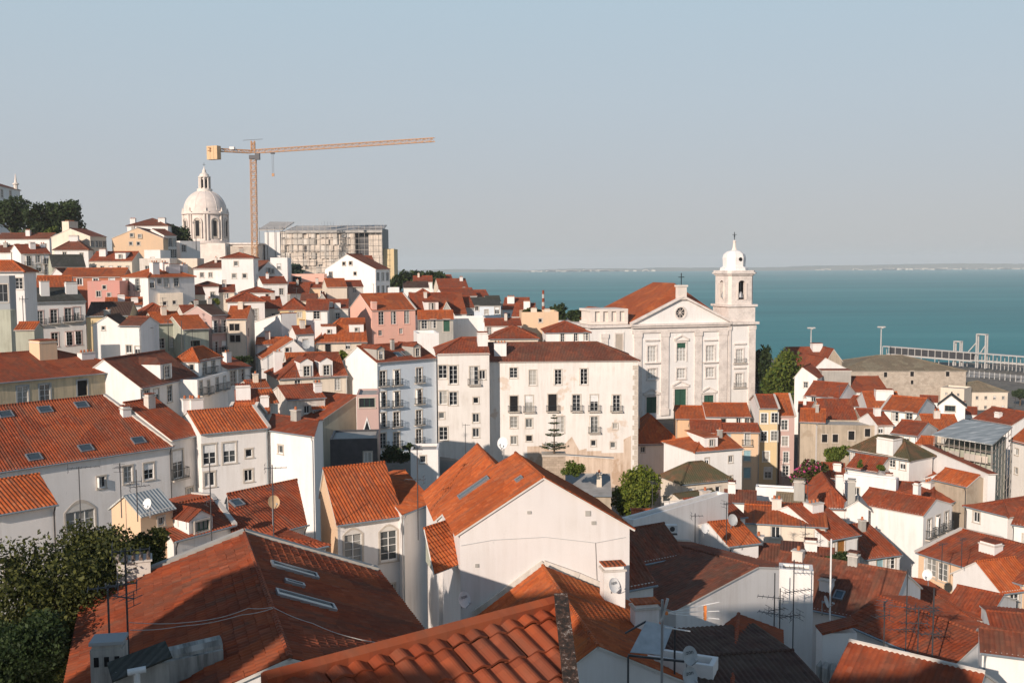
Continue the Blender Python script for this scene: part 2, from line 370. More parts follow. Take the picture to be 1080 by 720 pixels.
# ------------------------------------------------------------------ tiles as geometry
def rib_plane(mb, pts, mat, pitch=0.25, amp=0.05, rows=0.0, smp=6):
    """barrel tiles over a convex roof polygon whose first edge is the eave"""
    pts = [V(p) for p in pts]; n = nrm(pts)
    if n.z < 0: n = -n
    if abs(n.z) > .9999: u = (pts[1] - pts[0]).normalized()
    else: u = V((-n.y, n.x, 0)).normalized()
    w = n.cross(u).normalized()
    if w.z < 0: w = -w; u = -u
    o = pts[0]
    q = [((p - o).dot(u), (p - o).dot(w)) for p in pts]
    u0_, u1_ = min(a for a, _ in q), max(a for a, _ in q); v0_ = min(b for _, b in q)
    def span(uu):
        lo, hi = 1e9, -1e9
        for (a, b), (c, d) in zip(q, q[1:] + q[:1]):
            if min(a, c) - 1e-9 <= uu <= max(a, c) + 1e-9:
                if abs(a - c) < 1e-9: vs = (b, d)
                else: vs = (b + (d - b) * (uu - a) / (c - a),)
                for vv in vs: lo = min(lo, vv); hi = max(hi, vv)
        return lo, hi
    k = max(1, int((u1_ - u0_) / pitch)); ns = k * smp
    cols = []
    for i in range(ns + 1):
        uu = u0_ + (u1_ - u0_) * i / ns; lo, hi = span(uu)
        if hi < lo: cols.append(None); continue
        ph = (i % smp) / smp
        cols.append((uu, lo, hi, amp * (0.5 - 0.5 * math.cos(2 * math.pi * ph)) ** 0.8))
    step = rows or 1e9; jit = {}
    for ci, (A, B) in enumerate(zip(cols, cols[1:])):
        if A is None or B is None: continue
        hi = max(A[2], B[2]); lo = min(A[1], B[1])
        nr = 1 if not rows else max(1, math.ceil((hi - v0_) / rows))
        for r in range(nr):
            a0, a1 = (A[1], A[2]) if not rows else (min(max(v0_ + r * rows, A[1]), A[2]), min(max(v0_ + (r + 1) * rows, A[1]), A[2]))
            b0, b1 = (B[1], B[2]) if not rows else (min(max(v0_ + r * rows, B[1]), B[2]), min(max(v0_ + (r + 1) * rows, B[1]), B[2]))
            if a1 - a0 < 1e-5 and b1 - b0 < 1e-5: continue
            lf = 0.028 if rows else 0.0
            if rows and smp >= 8:
                tk = (ci // smp, r)
                if tk not in jit: jit[tk] = (random.uniform(-.012, .012), random.uniform(-.02, .02), random.uniform(0, .018))
                ju, jv, jl = jit[tk]; a0 = max(A[1], a0 + jv) if r else a0; b0 = max(B[1], b0 + jv) if r else b0
            else: ju = jl = 0.0
            P = lambda c, v_, e: o + u * (c[0] + ju) + w * v_ + n * (c[3] + e + 0.006 + (jl if e else jl * .3))
            face = [P(A, a0, lf), P(B, b0, lf), P(B, b1, 0), P(A, a1, 0)]
            uv = [(A[0], a0 - v0_ + .001), (B[0], b0 - v0_ + .001), (B[0], b1 - v0_ - .001), (A[0], a1 - v0_ - .001)]
            mb.face(face, mat, uv)
            if rows: mb.face([P(A, a0, 0), P(B, b0, 0), P(B, b0, lf), P(A, a0, lf)], mat, [(A[0], a0 - v0_)] * 4)
        # front lip
        mb.face([o + u * A[0] + w * A[1], o + u * B[0] + w * B[1], o + u * B[0] + w * B[1] + n * (B[3] + .006), o + u * A[0] + w * A[1] + n * (A[3] + .006)], mat, [(A[0], 0), (B[0], 0), (B[0], .05), (A[0], .05)])
# ------------------------------------------------------------------ windows
WIN = {}
KIND = {  # width, height, frame material, columns of lights, rows of lights, balcony
    'n': (1.05, 1.65, 'frame_white', 2, 3, 0), 'p': (1.0, 1.4, 'frame_white', 2, 2, 0), 's': (0.65, 0.75, 'frame_white', 1, 1, 0),
    'q': (0.8, 1.1, 'frame_white', 2, 1, 0), 'f': (1.1, 2.3, 'frame_white', 2, 4, 1), 'g': (1.1, 2.3, 'frame_white', 2, 4, 0),
    'd': (1.2, 2.3, 'frame_green', 2, 1, 0), 'o': (1.1, 2.2, 'void', 1, 1, 1), 'w': (1.1, 2.1, 'frame_wood', 2, 1, 0),
    'b': (1.05, 1.75, 'shutter_blue', 2, 1, 0), 'v': (0.6, 0.6, 'void', 1, 1, 0), 'x': (1.0, 1.5, 'void', 1, 1, 0),
    'A': (2.3, 1.5, 'frame_white', 3, 2, 0), 'a': (1.25, 2.1, 'frame_white', 2, 4, 0), 't': (1.3, 2.9, 'frame_white', 2, 4, 0), 'T': (1.25, 2.6, 'frame_white', 2, 4, 1),
    'G': (1.3, 2.4, 'greytrim', 2, 2, 0), 'W': (2.2, 1.3, 'frame_green', 3, 1, 0), 'm': (0.8, 1.5, 'frame_white', 2, 3, 0), 'h': (1.3, 1.7, 'frame_white', 2, 3, 0),
}
def arc_pts(w, z, rise, n=10):
    return [V((-w / 2 + w * i / n, 0, z + rise * math.sin(math.pi * i / n))) for i in range(n + 1)]
def window_meshes(kind, sc_, one, trim):
    var = random.choice((0, 0, 0, 1, 2, 3))
    key = (kind, round(sc_, 2), one, trim, var)
    if key in WIN: return WIN[key]
    w, h, fm, nc, nr_, bal = KIND[kind]; w *= sc_; h *= sc_
    f = MB(); g = f if one else MB()
    s = 0.14 * min(1.3, max(sc_, .8)); pr = -0.035
    arch = kind in 'aA'
    f.box(-w / 2 - s, -w / 2, pr, 0.05, -s * .6, h, trim); f.box(w / 2, w / 2 + s, pr, 0.05, -s * .6, h, trim)
    if arch:
        A = arc_pts(w + 2 * s, h, .38 * w); B = arc_pts(w, h, .26 * w)
        for i in range(10):
            for y0 in (pr,): f.face([B[i] + V((0, y0, 0)), B[i + 1] + V((0, y0, 0)), A[i + 1] + V((0, y0, 0)), A[i] + V((0, y0, 0))][::-1][::-1], trim)
            f.face([A[i] + V((0, pr, 0)), A[i + 1] + V((0, pr, 0)), A[i + 1] + V((0, .05, 0)), A[i] + V((0, .05, 0))], trim)
    else: f.box(-w / 2 - s, w / 2 + s, pr - .02, 0.05, h, h + s, trim)
    if not bal: f.box(-w / 2 - s - .04, w / 2 + s + .04, pr - .07, 0.05, -s * .6 - .08, -s * .6, trim)
    t = 0.055 * max(1, sc_); y0, y1 = 0.07, 0.12
    if fm != 'void':
        f.box(-w / 2, -w / 2 + t, y0, y1, 0, h, fm); f.box(w / 2 - t, w / 2, y0, y1, 0, h, fm)
        f.box(-w / 2 + t, w / 2 - t, y0, y1, 0, t, fm); f.box(-w / 2 + t, w / 2 - t, y0, y1, h - t, h, fm)
        for i in range(1, nc):
            x = -w / 2 + w * i / nc; f.box(x - t * .55, x + t * .55, y0 + .003, y1, t, h - t, fm)
        for i in range(1, nr_):
            z = h * i / nr_; f.box(-w / 2 + t, w / 2 - t, y0 + .012, y1, z - t * .3, z + t * .3, fm)
    if kind in 'dwb':
        g.box(-w / 2 + t, w / 2 - t, y0 + .02, 0.15, t, h - t, fm)
    else:
        g.face([V((-w / 2, .135, 0)), V((w / 2, .135, 0)), V((w / 2, .135, h)), V((-w / 2, .135, h))], 'void' if fm == 'void' else 'glass')
    if fm == 'frame_white' and kind not in 'svaA':
        if var == 1: f.box(-w / 2 + t, w / 2 - t, .06, .085, h * .58, h - t, 'plastic_white')
        if var == 2: f.box(-w / 2 + t, -.02, .124, .132, t, h - t, 'curtain')
        if var == 3: f.box(-w / 2 - .02, -w / 2 + t, -.32, y0, t, h - t, 'frame_white')
    if arch:
        g.face([V((0, -.02, h))] + [p + V((0, -.02, 0)) for p in arc_pts(w, h, .26 * w)][::-1], 'trim')
    WIN[key] = (f.mesh('window'), None if one else g.mesh('pane'), w, h, bal)
    return WIN[key]
BALC = {}
def balcony(parent, M, w, dep=0.55, one=False):
    key = (round(w, 2), dep)
    if key not in BALC:
        a = MB(); a.box(-w / 2, w / 2, -dep, 0, -0.16, -.02, 'stone_trim')
        b = MB(); zt = .95; e = dep - .06; x0 = w / 2 - .05
        for z in (.08, zt):
            b.bar((-x0, -e, z), (x0, -e, z), .04, 'iron')
            for sx in (-1, 1): b.bar((sx * x0, -e, z), (sx * x0, 0, z), .05, 'iron')
        n = max(4, int(w / .2))
        for i in range(n + 1):
            x = -x0 + 2 * x0 * i / n; b.bar((x, -e, -.02), (x, -e, zt), .02, 'iron')
        for sx in (-1, 1):
            for j in range(3): b.bar((sx * x0, -e + e * (j + .5) / 3, -.02), (sx * x0, -e + e * (j + .5) / 3, zt), .02, 'iron')
        BALC[key] = (a.mesh('balcony'), b.mesh('railing'))
    a, b = BALC[key]
    o = bpy.data.objects.new('balcony', a); COL.objects.link(o); o.parent = parent; o.matrix_local = M
    r = bpy.data.objects.new('railing', b); COL.objects.link(r); r.parent = o
def put_window(parent, M, kind, sc_, one, trim):
    fme, gme, w, h, bal = window_meshes(kind, sc_, one, trim)
    nm = 'door' if kind in 'dw' else 'window'
    o = bpy.data.objects.new(nm, fme); COL.objects.link(o); o.parent = parent; o.matrix_local = M
    if gme:
        g = bpy.data.objects.new('panel' if kind in 'dwb' else 'pane', gme); COL.objects.link(g); g.parent = o
    if bal: balcony(parent, M, w + .75)

# ------------------------------------------------------------------ walls
def wall(mb, A, t, ln, z0, z1, holes, mat, dep=0.15):
    """rectangular wall seen from outside, with openings that have real reveals"""
    A = V((A[0], A[1], 0)); t = V((t[0], t[1], 0)); inn = V((-t.y, t.x, 0))
    P = lambda u, z, d=0: A + t * u + inn * d + V((0, 0, z))
    us = sorted({0, ln} | {round(x, 4) for q in holes for x in q[:2]}); zs = sorted({z0, z1} | {round(x, 4) for q in holes for x in q[2:]})
    for a, b in zip(us, us[1:]):
        run = None
        for c, d in zip(zs, zs[1:]):
            mu, mz = (a + b) / 2, (c + d) / 2
            hole = any(q[0] < mu < q[1] and q[2] < mz < q[3] for q in holes)
            if hole:
                if run: mb.face([P(a, run[0]), P(b, run[0]), P(b, run[1]), P(a, run[1])], mat); run = None
            else: run = (run[0], d) if run else (c, d)
        if run: mb.face([P(a, run[0]), P(b, run[0]), P(b, run[1]), P(a, run[1])], mat)
    for a, b, c, d in holes:
        mb.face([P(a, c), P(a, c, dep), P(a, d, dep), P(a, d)], mat); mb.face([P(b, d), P(b, d, dep), P(b, c, dep), P(b, c)], mat)
        mb.face([P(a, d), P(a, d, dep), P(b, d, dep), P(b, d)], mat); mb.face([P(a, c, dep), P(a, c), P(b, c), P(b, c, dep)], mat)

BASES = []; HOUSES = []; HR = []
def house(label, d, e, W=9.0, ridge=2.5, h=9.0, roof='gx', wallm='white', tile='orange', win=(), yaw=None, skew=0.0, rp=None, xb=None, ch=(), dm=(), sk=(),
          o=0.3, trim='stone_trim', cornice=None, verge='', rib=None, cat='house', group='houses of the old quarter', name='house', re=0.0, grid=None, one=None,
          vm='mortar', walls=None, dep=1.0, rows=None, inset=None, capm=None, parapet=0.55, base=True, th=.1, vw=.34):
    if yaw == 'sq': yaw = 91 + math.degrees(math.atan(((e[0] + e[2]) / 2 - 540) / F_))
    xl, yl = e[0], e[1]; P0 = PX(xl, yl, d); z = P0.z
    if yaw is None:
        P1 = PZ(e[2], e[3], z); L = (P1 - P0).length; t = (P1 - P0).normalized()
    else:
        t = V((math.sin(R_(yaw)), math.cos(R_(yaw)), 0)); L = along(P0, t, e[2])
    bk = V((-t.y, t.x, 0))
    if not 0.8 < L < 90: print('LENGTH', label, round(L, 1)); L = min(max(L, 3), 40)
    if xb is not None:
        c0 = P0 if xb < (e[0] + e[2]) / 2 else P0 + t * L
        W = along(c0, bk + t * skew, xb)
        if not 1 < W < 60: print('DEPTH', label, round(W, 1)); W = 9
    one = d > 150 if one is None else one; rib = d < 125 if rib is None else rib
    # ridge
    Rr = ridge
    if isinstance(ridge, tuple):
        side, rx, ry = ridge
        if roof in ('gy',):
            rp = 0.5 if rp is None else rp
            for _ in range(1):
                s = along(P0, t, rx) if side == 'f' else rp * L
            rp = min(max(s / L, 0.02), 0.98); Rr = zat(P0 + t * s, ry) - z
        else:
            rp = 0.5 if rp is None else rp
            c0 = P0 + bk * (rp * W) + t * {'l': 0, 'r': L, 'm': L / 2}[side]
            if side == 'm': Rr = zat(c0 + t * skew * rp * W, ry) - z
            else:
                zz = z + 2.5
                for _ in range(6):
                    c1 = V((c0.x, c0.y, zz)); s = along(c1, t, rx); zz = zat(c1 + t * s, ry)
                skew = s / (rp * W); Rr = zz - z
                if abs(skew) > .9: print('SKEW', label, round(skew, 2)); skew = max(-.9, min(.9, skew))
    rp = 0.5 if rp is None else rp
    if not 0 <= Rr < W * 0.75 + 1: print('RIDGE', label, 'L', round(L, 1), 'W', round(W, 1), 'R', round(Rr, 2)); Rr = min(max(Rr, .5), W * .5)
    HOUSES.append((label, d, L, W, Rr, h))
    if tile == 'orange' and d > 60 and random.random() < .4: tile = 'red'
    root = empty(name, (P0.x, P0.y, z - h), math.atan2(t.y, t.x)); tag(root, label, cat, group); HR.append((label, d, P0.copy(), t.copy(), bk.copy(), L, W, z, Rr, roof, rp, skew, cat))
    if base: BASES.append((P0 + t * L / 2 + bk * W / 2, z - h, max(L, W) / 2))
    toL = lambda p: V(((p - P0).dot(t), (p - P0).dot(bk), p.z - z + h))
    camL = toL(CAM); S = lambda x, y: (x + skew * y, y)
    # wall definitions: start, direction, length, top height, profile above
    sl = math.sqrt(1 + skew * skew); sd = (skew / sl, 1 / sl)
    top = {'f': h, 'b': h, 'l': h, 'r': h}; prof = {}
    if roof == 'gx':
        if rp < .03: top['f'] = h + Rr
        if rp > .97: top['b'] = h + Rr
        prof['r'] = [(0, h), (W * sl, h), (rp * W * sl, h + Rr)]; prof['l'] = [(0, h), (W * sl, h), ((1 - rp) * W * sl, h + Rr)]
    elif roof == 'hl': prof['r'] = [(0, h), (W * sl, h), (rp * W * sl, h + Rr)]
    elif roof == 'hr': prof['l'] = [(0, h), (W * sl, h), ((1 - rp) * W * sl, h + Rr)]
    elif roof == 'gy':
        top['r'] = h + re
        prof['f'] = [(0, h), (L, h), (L, h + re), (rp * L, h + Rr)]; prof['b'] = [(0, h), (L, h), ((1 - rp) * L, h + Rr), (0, h + re)]
    elif roof == 'sx':
        top['r'] = h + Rr; prof['f'] = [(0, h), (L, h), (L, h + Rr)]; prof['b'] = [(0, h), (L, h), (0, h + Rr)]
    elif roof == 'sxr':
        top['l'] = h + Rr; prof['f'] = [(0, h), (L, h), (0, h + Rr)]; prof['b'] = [(0, h), (L, h), (L, h + Rr)]
    elif roof == 'flat':
        for k in top: top[k] = h + .001
    WD = {'f': ((0, 0), (1, 0), L), 'r': ((L, 0), sd, W * sl), 'b': (S(L, W), (-1, 0), L), 'l': (S(0, W), (-sd[0], -sd[1]), W * sl)}
    wl = list(win)
    if not wl and not grid and 'blank' not in label and 'wall' not in label and h > 5.5 and L > 2.4 and d > 75:
        grid = ('f', max(1, int(L / 2.7)), 2 if h > 8 else 1, random.choice('qqpn'), random.uniform(.9, 1.3), 2.9, .85)
    if grid:
        for gr in ([grid] if not isinstance(grid, list) else grid):
            side, nx, ny, kind = gr[:4]; z_top = gr[4] if len(gr) > 4 else 1.2; stp = gr[5] if len(gr) > 5 else 3.1; gs = gr[6] if len(gr) > 6 else 1.0
            ln = WD[side][2]
            for j in range(ny):
                for i in range(nx): wl.append(('@', side, ln * (i + .5) / nx, h - z_top - KIND[kind][1] * gs - stp * j, kind, gs))
    holes = {'f': [], 'r': [], 'l': [], 'b': []}; place = []
    for q in wl:
        if q[0] == '@': _, side, uc, zb, kind, s_ = q
        else:
            side = 'f'
            if isinstance(q[0], str): side, q = q[0], q[1:]
            wx, wy, kind = q[:3]; s_ = q[3] if len(q) > 3 else 1.0
            A, tt, ln = WD[side]
            n_ = V((tt[1], -tt[0], 0)); nw = t * n_.x + bk * n_.y
            pA = P0 + t * A[0] + bk * A[1]; hit = toL(PP(wx, wy, pA, nw))
            uc = (hit.x - A[0]) * tt[0] + (hit.y - A[1]) * tt[1]; zb = hit.z - KIND[kind][1] * s_ / 2
        A, tt, ln = WD[side]; w_, h_ = KIND[kind][0] * s_, KIND[kind][1] * s_
        if not w_ / 2 + .05 < uc < ln - w_ / 2 - .05:
            if uc < -1.5 or uc > ln + 1.5: print('WIN off', label, side, q, round(uc, 2), round(ln, 2)); continue
            if ln < w_ + .3: continue
            uc = min(max(uc, w_ / 2 + .15), ln - w_ / 2 - .15)
        ok = zb > -5 and zb + h_ < top[side] - .05
        if zb + h_ >= top[side] - .05 and side not in prof: zb = top[side] - h_ - .12; ok = True
        hole = (uc - w_ / 2, uc + w_ / 2, zb, zb + h_)
        if any(not (hole[1] < b[0] - .02 or hole[0] > b[1] + .02 or hole[3] < b[2] - .02 or hole[2] > b[3] + .02) for b in holes[side]): print('WIN overlap', label, q); continue
        holes[side].append(hole) if ok else None
        inn = V((-tt[1], tt[0], 0)); org = V((A[0] + tt[0] * uc, A[1] + tt[1] * uc, zb)) - (V((0, 0, 0)) if ok else inn * .16)
        M = Matrix(((tt[0], inn.x, 0, org.x), (tt[1], inn.y, 0, org.y), (0, 0, 1, org.z), (0, 0, 0, 1)))
        place.append((M, kind, s_))
    mb = MB()
    for k in 'frbl':
        A, tt, ln = WD[k]
        wm = (walls or {}).get(k, wallm)
        wall(mb, A, tt, ln, -10 if base else 0, top[k], holes[k], wm)
        if k in prof:
            pr = prof[k]
            mb.face([V((A[0] + tt[0] * u, A[1] + tt[1] * u, zz)) for u, zz in pr], wm)
    if roof == 'flat':
        mb.face([V((*S(0, 0), h)), V((*S(L, 0), h)), V((*S(L, W), h)), V((*S(0, W), h))], 'terrace')
    mb.build('walls', root)
    for M, kind, s_ in place: put_window(root, M, kind, s_, one, trim)
    # roof planes
    Q = lambda x, y, zz: V((*S(x, y), h + zz)); planes = []; caps = []
    s_ = .12; k1 = o
    def R(*a): planes.append(list(a))
    if roof == 'gx':
        if rp > .03:
            gz = -o * Rr / (rp * W); R(Q(-s_, -o, gz), Q(L + s_, -o, gz), Q(L + s_, rp * W, Rr), Q(-s_, rp * W, Rr))
        if rp < .97:
            gz = -o * Rr / ((1 - rp) * W); R(Q(L + s_, W + o, gz), Q(-s_, W + o, gz), Q(-s_, rp * W, Rr), Q(L + s_, rp * W, Rr))
        caps.append((Q(-s_, rp * W, Rr), Q(L + s_, rp * W, Rr)))
    elif roof == 'gy':
        if rp > .03:
            gz = -o * Rr / (rp * L); R(Q(-o, W + s_, gz), Q(-o, -s_, gz), Q(rp * L, -s_, Rr), Q(rp * L, W + s_, Rr))
        if rp < .97:
            gz = re - o * (Rr - re) / ((1 - rp) * L); R(Q(L + o, -s_, gz), Q(L + o, W + s_, gz), Q(rp * L, W + s_, Rr), Q(rp * L, -s_, Rr))
        caps.append((Q(rp * L, -s_, Rr), Q(rp * L, W + s_, Rr)))
    elif roof == 'sx':
        gz = -o * Rr / L; R(Q(-o, W + s_, gz), Q(-o, -s_, gz), Q(L + s_, -s_, Rr * (L + s_) / L), Q(L + s_, W + s_, Rr * (L + s_) / L))
    elif roof == 'sxr':
        gz = -o * Rr / L; R(Q(L + o, -s_, gz), Q(L + o, W + s_, gz), Q(-s_, W + s_, Rr * (L + s_) / L), Q(-s_, -s_, Rr * (L + s_) / L))
    elif roof in ('hip', 'hl', 'hr'):
        a, b, c, e_ = -o, L + o, -o, W + o
        g = -o * Rr / (min(L, W) / 2) * .9
        if roof == 'hip' and L < W:
            i = inset if inset is not None else L / 2
            r1, r2 = Q(L / 2, min(i, W / 2), Rr), Q(L / 2, max(W - i, W / 2), Rr)
            R(Q(a, c, g), Q(b, c, g), r1); R(Q(b, e_, g), Q(a, e_, g), r2)
            R(Q(a, e_, g), Q(a, c, g), r1, r2); R(Q(b, c, g), Q(b, e_, g), r2, r1)
            caps += [(Q(a, c, g), r1), (Q(b, c, g), r1), (Q(a, e_, g), r2), (Q(b, e_, g), r2), (r1, r2)]
        else:
            i = inset if inset is not None else min(W / 2, L / 2)
            il = 0 if roof == 'hr' else i; ir = 0 if roof == 'hl' else i
            aa = a if il else -s_; bb = b if ir else L + s_
            r1, r2 = Q(il if il else -s_, rp * W, Rr), Q(L - ir if ir else L + s_, rp * W, Rr)
            if (r2 - r1).x < .05: r2 = r1 + V((.05, 0, 0))
            R(Q(aa, c, g), Q(bb, c, g), r2, r1); R(Q(bb, e_, g), Q(aa, e_, g), r1, r2)
            caps.append((r1, r2))
            if il: R(Q(a, e_, g), Q(a, c, g), r1); caps += [(Q(a, c, g), r1), (Q(a, e_, g), r1)]
            if ir: R(Q(b, c, g), Q(b, e_, g), r2); caps += [(Q(b, c, g), r2), (Q(b, e_, g), r2)]
    rf = None
    def rz(x, y):
        """roof height over local x,y"""
        best = None
        for p in planes:
            n = nrm(p)
            zz = p[0].z - ((x - p[0].x) * n.x + (y - p[0].y) * n.y) / n.z
            if inside(p, x, y): best = zz if best is None else max(best, zz)
        return h if best is None else best
    if planes:
        rmb = MB()
        for p in planes:
            rmb.slab(p, th, tile, side='trim' if tile != 'corrugated' else tile)
            n = nrm(p); n = n if n.z > 0 else -n
            faces_cam = (camL - p[0]).dot(n) > 0
            if rib and faces_cam and (tile + '_rib') in MATS:
                rib_plane(rmb, p, tile + '_rib', rows=(rows or 0), smp=8 if d < 30 else (6 if d < 70 else 4), pitch=.25 if d < 90 else .3)
        rf = rmb.build('roof', root)
        if caps and tile != 'corrugated':
            cm = MB(); cmat = capm or tile
            for a, b in caps:
                if (a - b).length > .2: cm.tube([a + V((0, 0, .02)), b + V((0, 0, .02))], .11 if d < 120 else .15, cmat, n=6)
            cm.build('ridge_tiles', rf)
    if roof == 'flat':
        pm = MB(); p = parapet; q = .22
        pm.box(0, L, 0, q, h, h + p, wallm); pm.box(0, L, W - q, W, h, h + p, wallm); pm.box(0, q, q, W - q, h, h + p, wallm); pm.box(L - q, L, q, W - q, h, h + p, wallm)
        for f_ in range(len(pm.v)): x, y, zz = pm.v[f_]; pm.v[f_] = (x + skew * y, y, zz)
        pm.build('parapet', root)
    if cornice is None: cornice = d < 175
    if cornice and roof != 'flat' and base:
        c_ = MB(); hh = top['f']
        if roof in ('gx', 'hip', 'hl', 'hr') and rp > .03: c_.box(-.04, L + .04, -.13, 0, hh - .22, hh - .03, 'trim')
        if roof in ('gy', 'sx') and rp > .03: c_.box(-.13, 0, -.02, W, h - .22, h - .03, 'trim')
        if c_.v: c_.build('cornice', root)
    if d < 190 and roof in ('gx', 'hip', 'hl', 'hr') and rp > .03 and base and L > 2.5 and cat == 'house':
        g_ = MB(); gz = h - o * Rr / max(.5, rp * W) * (1 if roof == 'gx' else .9) - .03
        g_.tube([(-.1, -o - .04, gz), (L + .1, -o - .04, gz)], .07, 'zinc', 5); g_.build('gutter', root)
        xd = L - .12 if random.random() < .6 else .12
        p_ = MB(); p_.tube([(xd, -o - .04, gz), (xd, -.09, gz - .5), (xd, -.09, -3)], .05, random.choice(('zinc', 'metal_dark', 'plastic_grey')), 6); p_.build('downpipe', root)
    if verge:
        for sd_ in verge:
            v_ = MB()
            x = -.12 if sd_ == 'l' else L + .12
            if roof in ('gx', 'hl', 'hr'):
                v_.bar(Q(x, -o * .8, -o * .8 * Rr / (rp * W) + .05), Q(x, rp * W, Rr + .05), vw, vm, h=.22)
                if rp < .97: v_.bar(Q(x, W, .05), Q(x, rp * W, Rr + .05), vw, vm, h=.22)
            elif roof == 'gy':
                y = -.1 if sd_ == 'l' else W + .1
                v_.bar(Q(-o * .7, y, .0), Q(rp * L, y, Rr + .05), vw, vm, h=.22); v_.bar(Q(rp * L, y, Rr + .05), Q(L + o * .7, y, re), vw, vm, h=.22)
            elif roof in ('sx', 'sxr'):
                y = -.1; v_.bar(Q(0, y, .05 if roof == 'sx' else Rr + .05), Q(L, y, Rr + .05 if roof == 'sx' else .05), vw, vm, h=.22)
            if v_.v: v_.build('verge', root)
    if not ch and planes and d > 85 and roof != 'sx' and cat == 'house' and tile != 'corrugated' and random.random() < .38:
        xq = random.uniform(.15, .85) * L; pq = P0 + t * xq + bk * (W * .4); pxq, _ = proj(pq); pyq = proj(V((pq.x, pq.y, z + Rr * .8 + 1.0)))[1]; ch = [(pxq, .4, pyq, random.uniform(.5, .95), random.uniform(.45, .8), random.choice(('white', 'white_old', 'cream', 'mortar', 'greywall')))]
    # chimneys: (px, depth fraction, py of top, width[, length, material])
    for q in ch:
        px, fy, pyt, w = q[:4]; ln = q[4] if len(q) > 4 else w * .8; cmt = q[5] if len(q) > 5 else 'white'
        c0 = P0 + bk * (fy * W) + t * (skew * fy * W); c0.z = z + Rr * .7
        x = along(c0, t, px); x = min(max(x, w / 2), L - w / 2) if -2 < x < L + 2 else L / 2
        pw = c0 + t * x; zt = zat(pw, pyt) - z + h; lx, ly = S(x, fy * W); zb = rz(lx, ly)
        zt = min(max(zt, zb + .6), zb + 3.5)
        c = MB(); c.box(lx - w / 2, lx + w / 2, ly - ln / 2, ly + ln / 2, zb - 1.0, zt, cmt)
        co = c.build('chimney', root)
        c = MB(); c.box(lx - w / 2 - .07, lx + w / 2 + .07, ly - ln / 2 - .07, ly + ln / 2 + .07, zt, zt + .1, 'mortar')
        npot = max(1, int(w / .45)) if random.random() < .45 else 0
        if not npot: c.box(lx - w / 2 + .06, lx + w / 2 - .06, ly - ln / 2 + .06, ly + ln / 2 - .06, zt + .1, zt + .3, cmt); c.box(lx - w / 2 - .04, lx + w / 2 + .04, ly - ln / 2 - .04, ly + ln / 2 + .04, zt + .3, zt + .37, tile if tile in MATS and tile != 'corrugated' else 'terracotta')
        for i in range(npot):
            xx = lx - w / 2 + w * (i + .5) / npot; c.tube([(xx, ly, zt + .1), (xx, ly, zt + .42)], [.14, .11], 'terracotta', n=7)
        c.build('chimney_cap', co)
    # dormers: (px, py of sill, width, height, kind, roofmode)
    for q in dm:
        px, py, w, hh, kind = q[:5]; mode = q[5] if len(q) > 5 else 'gable'; ks = q[6] if len(q) > 6 else .85; dw = q[7] if len(q) > 7 else 'white'
        p = planes[0]; pw = [P0 + t * a.x + bk * a.y + V((0, 0, a.z - h)) for a in p]
        hit = toL(PP(px, py, pw[0], nrm(pw))); x, y = hit.x, hit.y
        y = min(max(y, .1), rp * W * .8); x = min(max(x, w / 2 + .1), L + skew * y - w / 2 - .1)
        zb = rz(x, y); n = nrm(p); slope = math.sqrt(max(0, 1 - n.z ** 2)) / max(.1, abs(n.z)); slope = max(slope, .2)
        run = min(hh / slope, W * .55); D = MB(); dz = .35
        x0, x1 = x - w / 2, x + w / 2
        D.face([V((x0, y, zb - dz)), V((x1, y, zb - dz)), V((x1, y, zb + hh)), V((x0, y, zb + hh))], dw)
        for xx in (x0, x1):
            P_ = [V((xx, y, zb - dz)), V((xx, y, zb + hh)), V((xx, y + run, zb + hh)), V((xx, y + run, zb + hh - .3)), V((xx, y + .6, zb - dz))]
            D.face(P_ if xx == x0 else P_[::-1], dw)
        dr = MB(); rr = w * .28 if mode != 'shed' else 0
        if mode == 'gable':
            D.face([V((x0, y, zb + hh)), V((x1, y, zb + hh)), V((x, y, zb + hh + rr))], dw)
            yb = y + run + rr / slope
            for sg in (-1, 1): dr.slab([V((x + sg * (w / 2 + .15), y - .15, zb + hh - .06)), V((x + sg * (w / 2 + .15), y + run + .3, zb + hh - .06)), V((x, yb, zb + hh + rr + .05)), V((x, y - .15, zb + hh + rr + .05))], .08, tile)
        elif mode == 'hip':
            yb = y + run + rr / slope; ap = V((x, y + w * .5, zb + hh + rr))
            a_, b_ = V((x0 - .18, y - .18, zb + hh)), V((x1 + .18, y - .18, zb + hh)); c_, d_ = V((x1 + .18, yb, zb + hh)), V((x0 - .18, yb, zb + hh)); e2 = V((x, yb, zb + hh + rr))
            dr.slab([a_, b_, ap], .08, tile); dr.slab([b_, c_, e2, ap], .08, tile); dr.slab([d_, a_, ap, e2], .08, tile)
        else:
            sh = hh * .12; dr.slab([V((x0 - .15, y - .2, zb + hh - .02)), V((x1 + .15, y - .2, zb + hh - .02)), V((x1 + .15, y + run + .5, zb + hh + sh)), V((x0 - .15, y + run + .5, zb + hh + sh))], .08, tile)
        do = D.build('dormer', root); dr.build('dormer_roof', do)
        put_sub(do, Matrix.Translation(V((x, y - .16, zb + .12))), kind, ks, trim)
